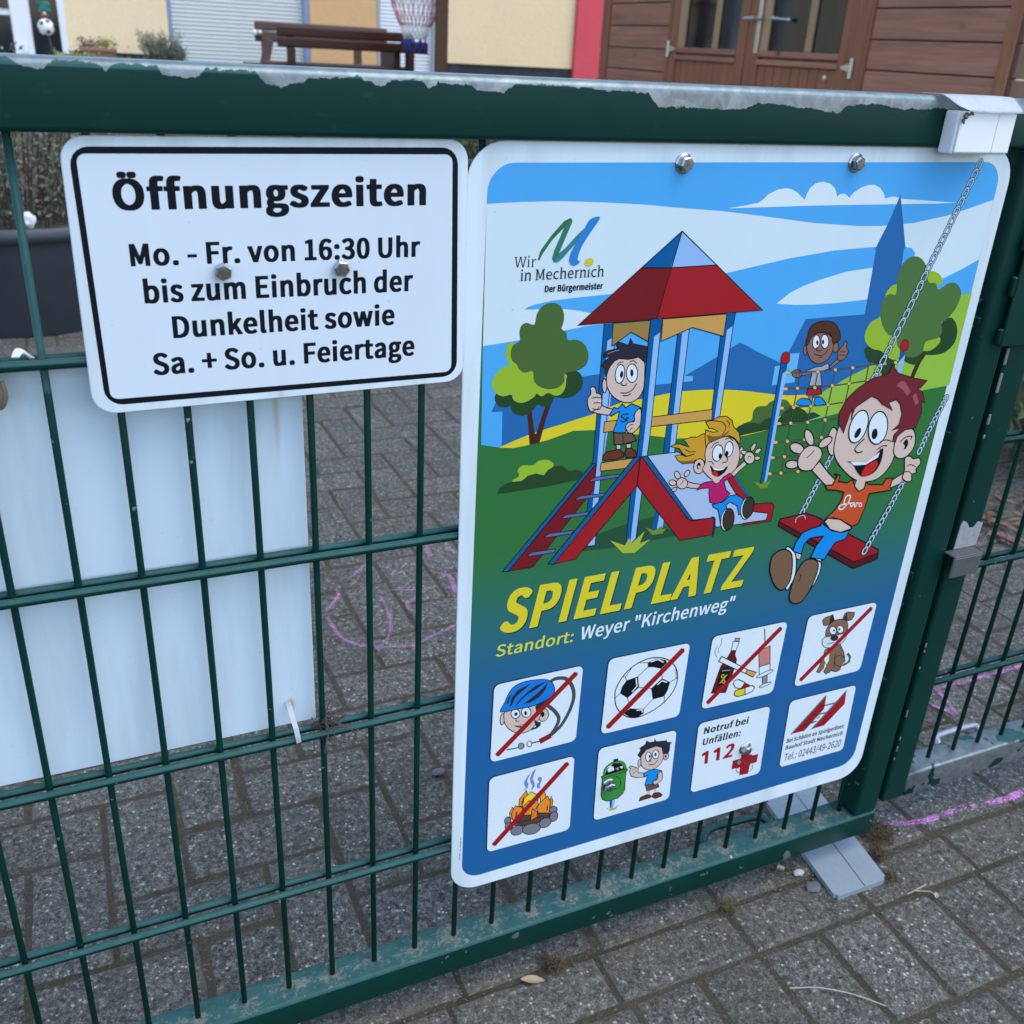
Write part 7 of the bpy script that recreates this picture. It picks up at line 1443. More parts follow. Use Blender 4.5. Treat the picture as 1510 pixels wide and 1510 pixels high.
def art_mesh(name, part, y0, parent, label=None, gradient=None):
    bm = bmesh.new(); cl = bm.loops.layers.float_color.new('Col')
    if gradient:
        z1, z2, P = gradient; zs = [z1 - (z1 - z2) * k / 10 for k in range(11)]
        tris = fill([P])
        for t in tris:
            f = bm.faces.new([bm.verts.new((p[0], y0 + .00002, p[1] + ZO)) for p in t])
        for z in zs:
            bmesh.ops.bisect_plane(bm, geom=bm.verts[:] + bm.edges[:] + bm.faces[:], plane_co=(0, 0, z + ZO), plane_no=(0, 0, 1), dist=1e-6)
        for f in bm.faces:
            for lp in f.loops:
                t = min(1, max(0, (z1 + ZO - lp.vert.co.z) / (z1 - z2))); t = t * t * (3 - 2 * t)
                lp[cl] = tuple(a + (b - a) * t for a, b in zip(GA, GB))
    for bb, lv, polys, col in parts[part]:
        c = CI[col]; y = y0 - lv * .000011
        for pl in polys:
            f = bm.faces.new([bm.verts.new((p[0], y, p[1] + ZO)) for p in pl])
            for lp in f.loops: lp[cl] = c
    for f in bm.faces:
        f.normal_update()
        if f.normal.y > 0: f.normal_flip()
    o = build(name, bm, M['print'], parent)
    if label: o['label'] = label
    return o
def slab(outline, y0, y1):
    """flat panel with a slightly rounded front edge"""
    bm = bmesh.new(); n = len(outline)
    cx, cz = sum(p[0] for p in outline) / n, sum(p[1] for p in outline) / n
    def ring(y, ins): return [bm.verts.new((p[0] - (p[0] - cx) / math.hypot(p[0] - cx, p[1] - cz) * ins, y, p[1] + ZO - (p[1] - cz) / math.hypot(p[0] - cx, p[1] - cz) * ins)) for p in outline]
    r = [ring(y1, .0008), ring(y1 - .0006, 0), ring(y0 + .0006, 0), ring(y0, .0008)]
    for a, b in zip(r, r[1:]):
        for k in range(n): bm.faces.new((a[k], b[k], b[(k + 1) % n], a[(k + 1) % n]))
    bm.faces.new(r[0]); bm.faces.new(r[-1][::-1]); bmesh.ops.recalc_face_normals(bm, faces=bm.faces[:]); return bm
def bolt(x, z, parent, flange, ys=YS, rot=.3):
    bm = bmesh.new()
    def disc(r0, r1, ya, yb, n, ph=0):
        a = [bm.verts.new((x + r0 * math.cos(2 * PI * k / n + ph), ya, z + r0 * math.sin(2 * PI * k / n + ph))) for k in range(n)]
        b = [bm.verts.new((x + r1 * math.cos(2 * PI * k / n + ph), yb, z + r1 * math.sin(2 * PI * k / n + ph))) for k in range(n)]
        for k in range(n): bm.faces.new((a[k], a[(k + 1) % n], b[(k + 1) % n], b[k]))
        bm.faces.new(b)
    h = .0072 if flange else .0062
    if flange: disc(.0089, .0089, ys, ys - .0012, 28); disc(.0089, .0074, ys - .0012, ys - .0022, 28)
    disc(.0067, .0067, ys - .0016, ys - h, 6, rot); disc(.0067, .0056, ys - h, ys - h - .0009, 6, rot); disc(.0050, .0046, ys - h - .0004, ys - h - .0013, 20)
    for k in range(7):
        a = rot + k * .55 - 1.5; bx, bz = x + .0031 * math.cos(a), z + .0031 * math.sin(a)
        box(bm, (bx - .0004, ys - h - .0017, bz - .0008), (bx + .0004, ys - h - .0012, bz + .0008), 0, 1, Matrix.Translation((bx, 0, bz)) @ Matrix.Rotation(a, 4, 'Y') @ Matrix.Translation((-bx, 0, -bz)))
    bmesh.ops.recalc_face_normals(bm, faces=bm.faces[:]); return build('bolt', bm, M['steel'], parent)
S1 = thing('playground_sign', 'large colourful playground sign with cartoon children, yellow title and eight pictograms', 'sign', (.45, YS, .16))
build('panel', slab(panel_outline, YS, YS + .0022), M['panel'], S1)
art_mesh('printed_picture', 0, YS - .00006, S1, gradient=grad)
PL = ['crossed-out cycle helmet and key lanyard pictogram', 'crossed-out football pictogram', 'crossed-out bottle, cigarette, pills and syringe pictogram', 'crossed-out brown dog pictogram', 'crossed-out campfire pictogram', 'boy beside a green litter bin pictogram', 'white emergency call square with red 112', 'white damage report square with broken red ladder and phone number']
PICY = YS - .00006 - max(l for _, l, *_r in parts[0]) * .000011 * 0 - .0004
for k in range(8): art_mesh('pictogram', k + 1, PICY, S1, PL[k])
for x, z, r in ((.3385, .9716, .2), (.5348, .9732, .75), (.3371, .2663, .5), (.5377, .2639, .1)): bolt(x, z, S1, True, rot=r)
S2 = thing('opening_hours_sign', 'white opening hours sign with black border and bold black lettering', 'sign', (-.018, YS, .785))
def rrect(x0, x1, z0, z1, r, n=7):
    o = []
    for cx, cz, a in ((x1 - r, z1 - r, 0), (x0 + r, z1 - r, PI / 2), (x0 + r, z0 + r, PI), (x1 - r, z0 + r, 1.5 * PI)):
        o += [(cx + r * math.cos(a + PI / 2 * k / n), cz + r * math.sin(a + PI / 2 * k / n)) for k in range(n + 1)]
    return o
c4 = [(-.1683, .3572), (.1325, .3590), (.1352, .1578), (-.1702, .1555)]
def qrect(c4, r, n=7):
    o = []
    for i in range(4):
        p = Vector(c4[i]); a = (Vector(c4[i - 1]) - p).normalized(); b = (Vector(c4[(i + 1) % 4]) - p).normalized()
        for k in range(n + 1):
            t = k / n * PI / 2; o.append(tuple(p + a * r * (1 - math.sin(t)) + b * r * (1 - math.cos(t))))
    return o
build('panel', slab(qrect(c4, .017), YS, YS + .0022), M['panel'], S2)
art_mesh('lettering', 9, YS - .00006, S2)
for x, z, r in ((-.0661, .8917, .4), (.0256, .8909, .9)): bolt(x, z, S2, False, rot=r)

# ------------------------------------------------------------------ things fixed to the gate
b1 = build('blank_board', B((-.62, .0135, .4345), (-.0035, .0165, .819), .0008, 1), M['board']); tag(b1, 'blank weathered white board tied behind the gate bars under the opening hours sign', 'board')
bm = bmesh.new()
prf = [(-.0310, .0130, .4635), (-.0308, .004, .462), (-.0300, -.006, .4535), (-.0290, -.0125, .4480), (-.0278, -.0137, .438), (-.0268, -.0125, .4300), (-.0266, -.008, .4255), (-.0266, .001, .425)]
rws = [[bm.verts.new((x + s * .0024, y, z + s * .0004)) for s in (-1, 1)] for x, y, z in prf]
for a, b in zip(rws, rws[1:]): bm.faces.new((a[0], a[1], b[1], b[0]))
bmesh.ops.solidify(bm, geom=bm.faces[:], thickness=.0009)
tag(build('cable_tie', bm, M['tie']), 'white cable tie holding the blank board to the horizontal wires', 'cable tie')
bm = bmesh.new(); rg2 = random.Random(5)
for k in range(26):
    p = Vector((.001 + rg2.gauss(0, .003), -.003 + rg2.gauss(0, .005), .443 + rg2.gauss(0, .004))); pts = [p]
    d = Vector((rg2.uniform(-1, 1), rg2.uniform(-1, 1), rg2.uniform(-1, 1))) * .004
    for q in range(5): d += Vector((rg2.uniform(-1, 1), rg2.uniform(-1, 1), rg2.uniform(-1, 1))) * .0025; pts.append(pts[-1] + d)
    tube(bm, spline([tuple(v) for v in pts], False, 3), .0005, 4)
for k in range(14):
    c = Vector((.012 + rg2.gauss(0, .004), -.006, .4425 + rg2.gauss(0, .0025)))
    tube(bm, [c + Vector((math.cos(a) * .004, rg2.uniform(-.003, .003), math.sin(a) * .0025)) for a in (0, 1, 2, 3, 4)], .0005, 4)
tube(bm, spline([(.0088, -.012, .4444), (.0196, -.013, .4379), (.0268, -.013, .4306), (.0304, -.013, .4224), (.0281, -.013, .4176), (.0192, -.013, .421), (.0116, -.013, .414), (.0034, -.013, .41)], False, 4), .0006, 4)
tube(bm, spline([(.0288, -.013, .4165), (.025, -.013, .411), (.0189, -.013, .4056), (.0083, -.013, .3999)], False, 4), .0006, 4)
tube(bm, [(-.012, -.012, .428), (-.0125, -.013, .421), (-.0115, -.013, .416)], .0006, 4)
M['drybrown'] = plain('dry_brown', (.06, .042, .03), .8, 0, .4, 200)
tag(build('dry_tendril', bm, M['drybrown']), 'dry brown plant tendril wound round the gate wires beside the cable tie', 'dried plant')
M['rope'] = plain('frayed_rope', (.10, .082, .058), .9, 0, .35, 250); M['ropew'] = plain('white_cord', (.62, .63, .65), .7, 0, .15, 200)
R0 = thing('rope_knot', 'frayed rope knot with white cord tied to the top wires at the left edge', 'rope', (-.234, 0, .826))
bm = bmesh.new()
for k in range(5): tube(bm, spline([(-.2225 - .004 * k, -.012 + .001 * k, .818), (-.2215 - .004 * k, -.006, .836 + .001 * k), (-.225 - .003 * k, .006, .838), (-.227 - .003 * k, .011, .824), (-.2245 - .004 * k, .0, .8105 - .001 * k), (-.2225 - .004 * k, -.012 + .001 * k, .818)], False, 5), .0019, 6)
for k in range(6): tube(bm, spline([(-.2205 - .003 * k, -.007, .816), (-.219 - .003 * k, -.011, .806), (-.223 - .003 * k, -.011, .797), (-.23, -.008, .800)], False, 5), .0021, 6)
bmesh.ops.translate(bm, verts=bm.verts, vec=(-.009, 0, 0)); build('rope', bm, M['rope'], R0, True)
bm = bmesh.new()
for k in range(4): tube(bm, spline([(-.2195 + .0012 * k, -.006, .8325), (-.216 + .0013 * k, -.003, .8375 - .0008 * k), (-.2115 + .001 * k, .000, .835 - .0012 * k), (-.208 + .0008 * k, .003, .8285)], False, 5), .0011, 5)
build('cord', bm, M['ropew'], R0, True)
# white box on the rail with its sheet-metal cover
BX = thing('junction_box', 'small white plastic box screwed to the top rail above the sign corner', 'box', (.667, -.03, .985))
build('box_body', B((.6290, -.0385, .9846), (.7045, -.0206, 1.0235), .0022, 3), M['plastic'], BX)
bm = bmesh.new(); box(bm, (.6305, -.0412, .9862), (.6795, -.0386, 1.0230), .0011, 2); box(bm, (.6798, -.0412, .9862), (.7037, -.0386, 1.0230), .0011, 2)
build('lid', bm, M['plastic'], BX)
bm = bmesh.new(); nx = 14; rows = []
pf = [(.014, 1.0372), (-.004, 1.0374), (-.016, 1.0372), (-.0235, 1.0358), (-.031, 1.0318), (-.039, 1.0268), (-.0455, 1.0238)]
for i in range(nx + 1):
    t = i / nx; row = []
    for k, (y, z) in enumerate(pf):
        xl, xr = .6130 + .012 * (k / 6) ** 1.3, .7235 - .012 * (k / 6)
        cu = .0030 * max(0, 1 - t * 6) * (k / 6)
        row.append(bm.verts.new((xl + (xr - xl) * t, y + random.uniform(-.0002, .0002), z + cu - .0006 * math.sin(t * PI) * (k > 3) + random.uniform(-.0002, .0002))))
    rows.append(row)
for a, b in zip(rows, rows[1:]):
    for k in range(len(pf) - 1): bm.faces.new((a[k], a[k + 1], b[k + 1], b[k]))
bmesh.ops.solidify(bm, geom=bm.faces[:], thickness=-.0009)
tag(build('cover_strip', bm, M['cover'], None, True), 'bent weathered white sheet strip lying over the rail and the white box', 'metal strip')
bm = bmesh.new()
for k in range(10):
    p = Vector((.6345 + random.uniform(-.006, .007), -.0425, 1.0205 + random.uniform(-.004, .003))); tube(bm, [p, p + Vector((random.uniform(-.004, .004), -.001, random.uniform(-.004, .002)))], .0011, 5)
tag(build('cobweb_clump', bm, M['rope']), 'dusty cobweb clump hanging between the white box and its cover strip', 'cobweb')
# stop plate on the ground
bm = bmesh.new(); q = [(.693, -.080), (.787, -.080), (.82, .119), (.721, .117)]
lo = [bm.verts.new((x, y, .0)) for x, y in q]; hi = [bm.verts.new((x, y, .0085)) for x, y in q]
bm.faces.new(hi); bm.faces.new(lo[::-1])
for k in range(4): bm.faces.new((lo[k], lo[(k + 1) % 4], hi[(k + 1) % 4], hi[k]))
es = [e for e in bm.edges if abs(e.verts[0].co.z - e.verts[1].co.z) > .004]
bmesh.ops.bevel(bm, geom=es, offset=.005, segments=3, affect='EDGES')
PLT = tag(build('stop_plate', bm, M['aluplate']), 'dull aluminium stop plate lying on the pavers under the gate corner', 'metal plate')
WL['stop_plate'] = (0, 0, 0)
build('groove', TB([(.7465, -.079, .0081), (.778, .117, .0081)], .0011, 5), M['lockgrey'], PLT)

# ------------------------------------------------------------------ small litter
def leafmesh(bm, c, L, Wd, ang, curl=.3, z=.004):
    n = 6; prev = None
    for i in range(n + 1):
        t = i / n; w = Wd * math.sin(PI * min(1, t * .96 + .02)) ** .8; u = (t - .5) * L
        row = []
        for s in (-1, 0, 1):
            x = u; y = s * w / 2; zz = z + abs(s) * w * curl * .5 + .15 * L * (t - .5) ** 2 * curl * 2
            row.append(bm.verts.new((c[0] + x * math.cos(ang) - y * math.sin(ang), c[1] + x * math.sin(ang) + y * math.cos(ang), zz)))
        if prev:
            for k in range(2): bm.faces.new((prev[k], prev[k + 1], row[k + 1], row[k]))
        prev = row
M['dryleaf'] = plain('dry_leaf', (.34, .26, .15), .8, 0, .25, 150); M['straw'] = plain('straw', (.34, .29, .20), .8, 0, .15, 100); M['stone'] = plain('slate', (.10, .105, .12), .8, 0, .35, 90); M['pale'] = plain('pale_stone', (.36, .36, .34), .8, 0, .2, 150)
bm = bmesh.new(); leafmesh(bm, (.241, -.043), .030, .012, -.45, .45, .006); tag(build('dry_leaf', bm, M['dryleaf']), 'curled tan dry leaf on the pavers below the gate beside a brown tuft', 'leaf')
tag(build('grass_stalk', TB(spline([(.54, -.172, .004), (.575, -.187, .006), (.609, -.211, .006), (.637, -.238, .004)], False, 6), [.0009] * 19, 5), M['straw']), 'long pale grass stalk curving across the front pavers', 'stalk')
bm = bmesh.new(); tube(bm, [(.797, -.110, .004), (.818, -.110, .007), (.832, -.109, .009)], .0008, 5); tube(bm, [(.812, -.111, .006), (.831, -.120, .006), (.834, -.129, .004)], .0008, 5); leafmesh(bm, (.834, -.128), .012, .007, .7, .5, .005)
tag(build('broken_twig', bm, M['straw']), 'small forked straw twig on the front pavers right of the stop plate', 'twig')
def rock(name, c, r, mat, label, sq=.5):
    bm = bmesh.new(); bmesh.ops.create_icosphere(bm, subdivisions=2, radius=1); rr = random.Random(int(c[0] * 1e4))
    for v in bm.verts:
        k = 1 + rr.uniform(-.24, .2); v.co = Vector((c[0] + v.co.x * r * k, c[1] + v.co.y * r * .75 * k, c[2] + v.co.z * r * sq * k))
    return tag(build(name, bm, mat), label, 'stone', 'loose stones round the gate')
rock('stone', (.680, -.050, .003), .0125, M['stone'], 'dark angular slate chip beside the stop plate', .4)
rock('stone', (.676, -.021, .004), .0085, M['pale'], 'small grey pebble between the gate rail and the dark slate chip')
rock('stone', (.657, -.003, .004), .007, M['pale'], 'pale round pebble tucked under the bottom rail near the stop plate')
rock('stone', (.265, .361, .007), .0105, M['stone'], 'dark pebble in a paver joint behind the gate left of the playground sign')
bm = bmesh.new(); rg3 = random.Random(9)
for k in range(650):                                            # loose grit and crumbs in joints and along the rail
    m = rg3.random()
    if m < .45: x, y = rg3.uniform(.0, 1.3), -.03 + rg3.gauss(0, .03)
    elif m < .7: x, y = .67 + rg3.gauss(0, .035), -.03 + rg3.gauss(0, .035)
    else: x, y = rg3.uniform(-.5, 1.5), rg3.uniform(-.4, .7)
    r = rg3.uniform(.0006, .0017); bmesh.ops.create_icosphere(bm, subdivisions=1, radius=r, matrix=Matrix.Translation((x, y, r * .8)) @ Matrix.Diagonal((1, rg3.uniform(.6, 1.3), .7, 1)))
gr = build('grit', bm, plain('loose_grit', (.15, .135, .11), .85, 0, .5, 60)); gr['label'] = 'loose grit and crumbs strewn over the pavers round the gate'; gr['category'] = 'grit'; gr['kind'] = 'stuff'
def tuft(bm, c, r, n, hmax, rnd, lean=1.):
    for k in range(n):
        a = rnd.uniform(0, 2 * PI); d = abs(rnd.gauss(0, r)); p = Vector((c[0] + d * math.cos(a), c[1] + d * math.sin(a), .0)); b = rnd.uniform(0, 2 * PI); h = rnd.uniform(.2, 1) * hmax
        s = rnd.uniform(.3, 1.6) * lean * h
        tube(bm, [p, p + Vector((math.cos(b) * s * .4, math.sin(b) * s * .4, h * .75)), p + Vector((math.cos(b) * s, math.sin(b) * s, h * .8))], [.0006, .0005, .0002], 3, False)
M['weed'] = plain('dead_moss', (.085, .055, .028), .9, 0, .5, 120); M['greenweed'] = plain('weedy_grass', (.10, .095, .035), .8, 0, .4, 120)
bm = bmesh.new()
for c, r, n, h in (((.838, .000), .016, 360, .022), ((.815, -.035), .012, 130, .013), ((.80, -.075), .010, 90, .010), ((.86, .004), .010, 90, .012)): tuft(bm, c, r, n, h, rg3)
o = build('dead_weeds', bm, M['weed']); tag(o, 'dead brown weeds growing by the gate corner and the stop plate', 'weeds', kind='stuff')
bm = bmesh.new(); tuft(bm, (.277, -.030), .011, 200, .014, rg3); o = build('dead_weeds', bm, M['weed']); tag(o, 'brown dead tuft in the joint beside the tan leaf', 'weeds', kind='stuff')
bm = bmesh.new(); tuft(bm, (.543, -.036), .009, 110, .014, rg3); tuft(bm, (.655, -.005), .014, 90, .010, rg3); o = build('dead_weeds', bm, M['greenweed']); tag(o, 'yellow green grass tufts sprouting from joints in front of the gate', 'weeds', kind='stuff')
bm = bmesh.new()
for k in range(500):                                              # moss and grass in the joints behind the gate
    i, j = rg3.randint(-4, 9), rg3.randint(-1, 7); x, y = X0 + i * PT, Y0 + j * PT
    if rg3.random() < .5: x += rg3.uniform(0, PT)
    else: y += rg3.uniform(0, PT)
    if (i - j) % 4 in (2, 3): continue
    tuft(bm, (x, y), .004, 3, .007, rg3, 1.6)
o = build('joint_moss', bm, M['weed']); tag(o, 'dry moss and roots in the paver joints behind the gate', 'moss', kind='stuff')

# ------------------------------------------------------------------ plants
def leafmat(name, c1, c2):
    s = NT(name); n = s.noise(s.pos(), 35, 3); r = s.n('VertexColor'); r.layer_name = 'Col'
    f = s.n('SeparateColor', {0: r.outputs[0]}).outputs[0]
    s.b(col=s.mix(s.math('ADD', s.math('MULTIPLY', n, .4), s.math('MULTIPLY', f, .6)), c1, c2), rough=.6, spec=.3); return s.m
M['hedge'] = leafmat('hedge_leaf', (.018, .032, .012), (.12, .16, .07)); M['heath'] = leafmat('dry_heather', (.05, .045, .03), (.26, .23, .16)); M['herb'] = leafmat('herb_leaf', (.05, .065, .035), (.20, .23, .13)); M['bright'] = leafmat('bright_leaf', (.13, .17, .03), (.40, .44, .10)); M['ochre'] = leafmat('ochre_leaf', (.14, .12, .03), (.38, .34, .10)); M['lav'] = leafmat('grey_leaf', (.10, .11, .08), (.30, .31, .27))
M['twigm'] = plain('twig_bark', (.075, .055, .04), .85, 0, .35, 80)
def leaf(bm, cl, p, d, L, w, v):
    d = d.normalized(); s = d.cross(Vector((random.uniform(-1, 1), random.uniform(-1, 1), random.uniform(-1, 1)))).normalized() * w; n = s.cross(d).normalized() * L * .12
    a, b, c, e = bm.verts.new(p), bm.verts.new(p + d * L * .5 + s + n), bm.verts.new(p + d * L), bm.verts.new(p + d * L * .5 - s + n)
    f = bm.faces.new((a, b, c, e))
    for lp in f.loops: lp[cl] = (v, v, v, 1)
def rv(s=1): return Vector((random.gauss(0, s), random.gauss(0, s), random.gauss(0, s)))
def twiggy(parent, c, rad, h, nst, nleaf, L, w, mats, stem=.0025):
    bs = bmesh.new(); lb = {m: bmesh.new() for m in mats}; cl = {m: lb[m].loops.layers.float_color.new('Col') for m in mats}
    for k in range(nst):
        a = random.uniform(0, 2 * PI); r = rad * math.sqrt(random.random()); p = Vector((c[0] + r * .6 * math.cos(a), c[1] + r * .6 * math.sin(a), c[2])); hh = h * random.uniform(.55, 1)
        d = Vector((math.cos(a) * r * .55, math.sin(a) * r * .55, hh)); pts = [p + d * t + rv(.012) * t for t in (0, .3, .6, .85, 1)]
        tube(bs, pts, [stem, stem * .8, stem * .6, stem * .45, stem * .3], 4, False)
        m = random.choice(mats)
        for q in range(nleaf):
            t = random.uniform(.12, 1); i = min(3, int(t * 4)); pp = pts[i].lerp(pts[i + 1], random.random()) + rv(.018)
            leaf(lb[m], cl[m], pp, d.normalized() * .8 + rv(.6), L * random.uniform(.6, 1.3), w * random.uniform(.6, 1.2), random.random())
    build('stem', bs, M['twigm'], parent)
    for m in lb: build('foliage', lb[m], M[m], parent)
def pot(name, label, c, rt, rb, h, mat, group=None):
    t = thing(name, label, 'plant pot', c, group)
    bm = bmesh.new(); lathe(bm, [(rb * .98, 0), (rb, .01), (rt * .955, h * .86), (rt * .96, h * .87), (rt, h * .875), (rt * 1.01, h * .93), (rt, h * .995), (rt * .985, h), (rt * .955, h), (rt * .93, h * .97), (rt * .90, h * .85)], c, 64); build('tub', bm, mat, t, True)
    bm = bmesh.new(); lathe(bm, [(rt * .93, h * .90), (rt * .5, h * .92), (.001, h * .925)], c, 40); build('soil', bm, M['sand'], t, True)
    return t
P1 = pot('plant_pot', 'large dark grey tub of dead heather behind the gate at the left', (-.33, 3.49, 0), .425, .37, .395, plain('dark_grey_tub', (.036, .040, .048), .55, 0, .15, 12), 'dark tubs standing behind the gate')
twiggy(P1, (-.33, 3.49, .36), .40, .60, 105, 40, .026, .007, ['heath', 'herb', 'heath', 'lav'], .0038)
rock('stone', (-.262, 3.15, .415), .024, plain('white_pebble', (.72, .72, .70), .6), 'white stone on the rim of the dark tub', 1.2)
P2 = pot('plant_pot', 'dark tub with green and yellow shoots seen between the two signs', (2.05, 4.95, gz(2, 4.95)), .43, .37, .36, plain('black_tub', (.018, .019, .022), .5, 0, .15, 12), 'dark tubs standing behind the gate')
twiggy(P2, (2.05, 4.95, .38), .40, .27, 120, 40, .03, .008, ['ochre', 'herb', 'heath'], .003)
def shrub(name, label, c, R3, n, L, w, mat, cat='shrub'):
    t = thing(name, label, cat, (c[0], c[1], gz(c[0], c[1])))
    bs = bmesh.new()
    for k in range(26):
        a = random.uniform(0, 2 * PI); e = Vector((c[0] + R3[0] * .8 * math.cos(a) * random.random(), c[1] + R3[1] * .8 * math.sin(a) * random.random(), c[2] + R3[2] * random.uniform(-.2, .9))); b = Vector((c[0] + random.uniform(-.3, .3) * R3[0], c[1] + random.uniform(-.3, .3) * R3[1], gz(*c[:2]) - .01))
        tube(bs, [b, b.lerp(e, .5) + rv(.03), e], [.009, .006, .002], 5, False)
    build('branch', bs, M['twigm'], t)
    bm = bmesh.new(); cl = bm.loops.layers.float_color.new('Col')
    cl_c = [(Vector((random.uniform(-1, 1), random.uniform(-1, 1), random.uniform(-1, 1)))) for _ in range(60)]
    cl_c = [v for v in cl_c if v.length < 1.05]
    for k in range(n):
        q = random.choice(cl_c) + rv(.15); 
        if q.length > 1.15: continue
        p = Vector((c[0] + q.x * R3[0], c[1] + q.y * R3[1], max(gz(*c[:2]) + .03, c[2] + q.z * R3[2]))); leaf(bm, cl, p, Vector((q.x, q.y, q.z - .3)) + rv(.5), L * random.uniform(.6, 1.25), w * random.uniform(.7, 1.2), random.random())
    build('foliage', bm, M[mat], t); return t
shrub('shrub', 'dark leafy shrub growing behind the second gate leaf', (2.62, 1.42, .38), (.78, .72, .40), 5200, .06, .014, 'hedge')
bm = bmesh.new(); cl_ = bm.loops.layers.float_color.new('Col')
for k in range(130):
    p = Vector((random.uniform(1.84, 2.15), random.uniform(.6, 1.2), .006 + random.random() * .02)); leaf(bm, cl_, p, Vector((random.uniform(-1, 1), random.uniform(-1, 1), .1)), random.uniform(.02, .05), .008, random.random())
M['litter'] = leafmat('leaf_litter', (.05, .035, .025), (.22, .15, .09))
o = build('leaf_litter', bm, M['litter']); tag(o, 'brown leaf litter lying under the dark shrub', 'leaf litter', kind='stuff')
M['curl'] = plain('reddish_leaf', (.22, .11, .07), .7, 0, .3, 60)
for (x, y, a), lb in (((1.93, .76, -1.1), 'reddish brown curled leaf under the shrub, farther from the gate'), ((1.885, .665, -1.5), 'reddish brown curled leaf under the shrub, nearer the gate')):
    bm = bmesh.new(); leafmesh(bm, (x, y), .10, .028, a, .8, .008); tag(build('dry_leaf', bm, M['curl']), lb, 'leaf')

# ------------------------------------------------------------------ school building (far side of the yard)
YF = 10.5; GB_ = .36
H0 = thing('school_building', 'yellow and orange rendered building with roller shutters across the yard', 'building', (2.5, YF, GB_))
def wall(x0, x1, z0, z1, mat, y=YF, d=.25, name='wall'): return build(name, B((x0, y, z0), (x1, y + d, z1)), mat, H0)
wall(-8, -.95, .36, 3.3, M['yellow']); wall(.172, 1.108, .80, 3.3, M['yellow']); wall(2.53, 3.255, .62, 3.3, M['orange']); wall(3.95, 5.64, .855, 3.3, M['yellow'], YF)
wall(.172, 1.108, .36, .7995, M['plinth'], YF + .02, .2, 'plinth'); wall(3.95, 5.64, .36, .8545, M['plinth'], YF + .02, .2, 'plinth'); wall(2.53, 3.255, .36, .6195, M['plinth'], YF + .02, .2, 'plinth')
wall(5.641, 6.35, .36, 3.3, M['red'], YF - .05, .3, 'red_pillar'); wall(6.36, 14, .36, 3.3, M['yellow'])
build('roof', B((-8.4, YF - .05, 3.301), (14.4, YF + 6, 3.5)), M['plinth'], H0)
for x0, x1, m, g, dd in ((1.112, 2.526, 'shutter', 'guide', .06), (3.26, 3.946, 'shutter2', 'alu_guide', .05)):
    sh = build('roller_shutter', B((x0 + .035, YF + .05, .40), (x1 - dd, YF + .07, 3.2)), M[m], H0)
    build('guide_rail', B((x0, YF - .002, .40), (x0 + .034, YF + .08, 3.2)), M[g], sh); build('guide_rail', B((x1 - dd + .001, YF - .002, .40), (x1, YF + .08, 3.2)), M[g], sh)
DR = build('door', B((-.95, YF + .06, .62), (-.135, YF + .10, 2.6)), M['white_pvc'], H0)
bm = bmesh.new(); box(bm, (-.84, YF + .05, .735), (-.31, YF + .0599, 1.08)); box(bm, (-.84, YF + .05, 1.135), (-.31, YF + .0599, 2.45)); build('glass', bm, M['glass'], DR)
build('frame', B((-.302, YF + .03, .665), (-.138, YF + .0598, 2.6), .006), M['white_pvc'], DR)
build('hinge', TB([(-.215, YF + .02, .77), (-.215, YF + .02, .84)], .022, 10), M['white_pvc'], DR)
SP = build('side_window', B((-.134, YF + .08, .62), (.108, YF + .1, 2.6)), M['glass'], H0)
build('frame', B((.109, YF - .01, .62), (.171, YF + .12, 2.6), .004), M['white_pvc'], SP)
build('lintel', B((-.95, YF + .02, 2.601), (.171, YF + .2, 3.3)), M['yellow'], H0); build('door_step', B((-1.1, YF - .3, .36), (.2, YF + .05, .615)), M['alu_guide'], H0)
# football decoration on a stick in the side window
FB = thing('football_lantern', 'paper football on a stick hanging in the dark window beside the white door', 'decoration', (-.012, YF - .02, .995))
bm = bmesh.new(); bmesh.ops.create_uvsphere(bm, u_segments=24, v_segments=16, radius=.074, matrix=Matrix.Translation((-.012, YF - .02, .995))); build('ball', bm, M['white_pvc'], FB, True)
bm = bmesh.new()
for a, b in ((-.55, .45), (.35, .75), (.25, -.55), (-1.3, -.3), (1.2, .1), (-.4, -1.2)):
    d = Vector((math.sin(a) * math.cos(b), -math.cos(a) * math.cos(b), math.sin(b))); u = d.cross(Vector((0, 0, 1))).normalized(); w = d.cross(u)
    bm.faces.new([bm.verts.new(Vector((-.012, YF - .02, .995)) + d * .0745 + (u * math.cos(2 * PI * k / 5) + w * math.sin(2 * PI * k / 5)) * .021) for k in range(5)])
build('black_patch', bm, M['black'], FB)
build('stick', TB([(.0, YF - .02, .92), (.03, YF - .02, .72)], .006, 6), M['lockgrey'], FB)
PP = thing('paper_garland', 'green and red paper figure hanging in the side window above the football', 'decoration', (-.02, YF - .01, 1.15))
bm = bmesh.new()
for x, z, r in ((-.035, 1.20, .04), (.01, 1.185, .042), (-.01, 1.155, .045), (-.03, 1.135, .035), (.02, 1.14, .035)): bmesh.ops.create_icosphere(bm, subdivisions=2, radius=r, matrix=Matrix.Translation((x, YF - .01, z)) @ Matrix.Diagonal((1, .35, .8, 1)))
build('green_paper', bm, plain('green_paper', (.02, .16, .11), .7), PP)
bm = bmesh.new(); bmesh.ops.create_icosphere(bm, subdivisions=2, radius=.035, matrix=Matrix.Translation((-.03, YF - .02, 1.245)) @ Matrix.Diagonal((1, .4, .8, 1))); box(bm, (-.045, YF - .03, 1.085), (.02, YF - .012, 1.105), .004); build('red_paper', bm, plain('red_paper', (.45, .06, .03), .7), PP)
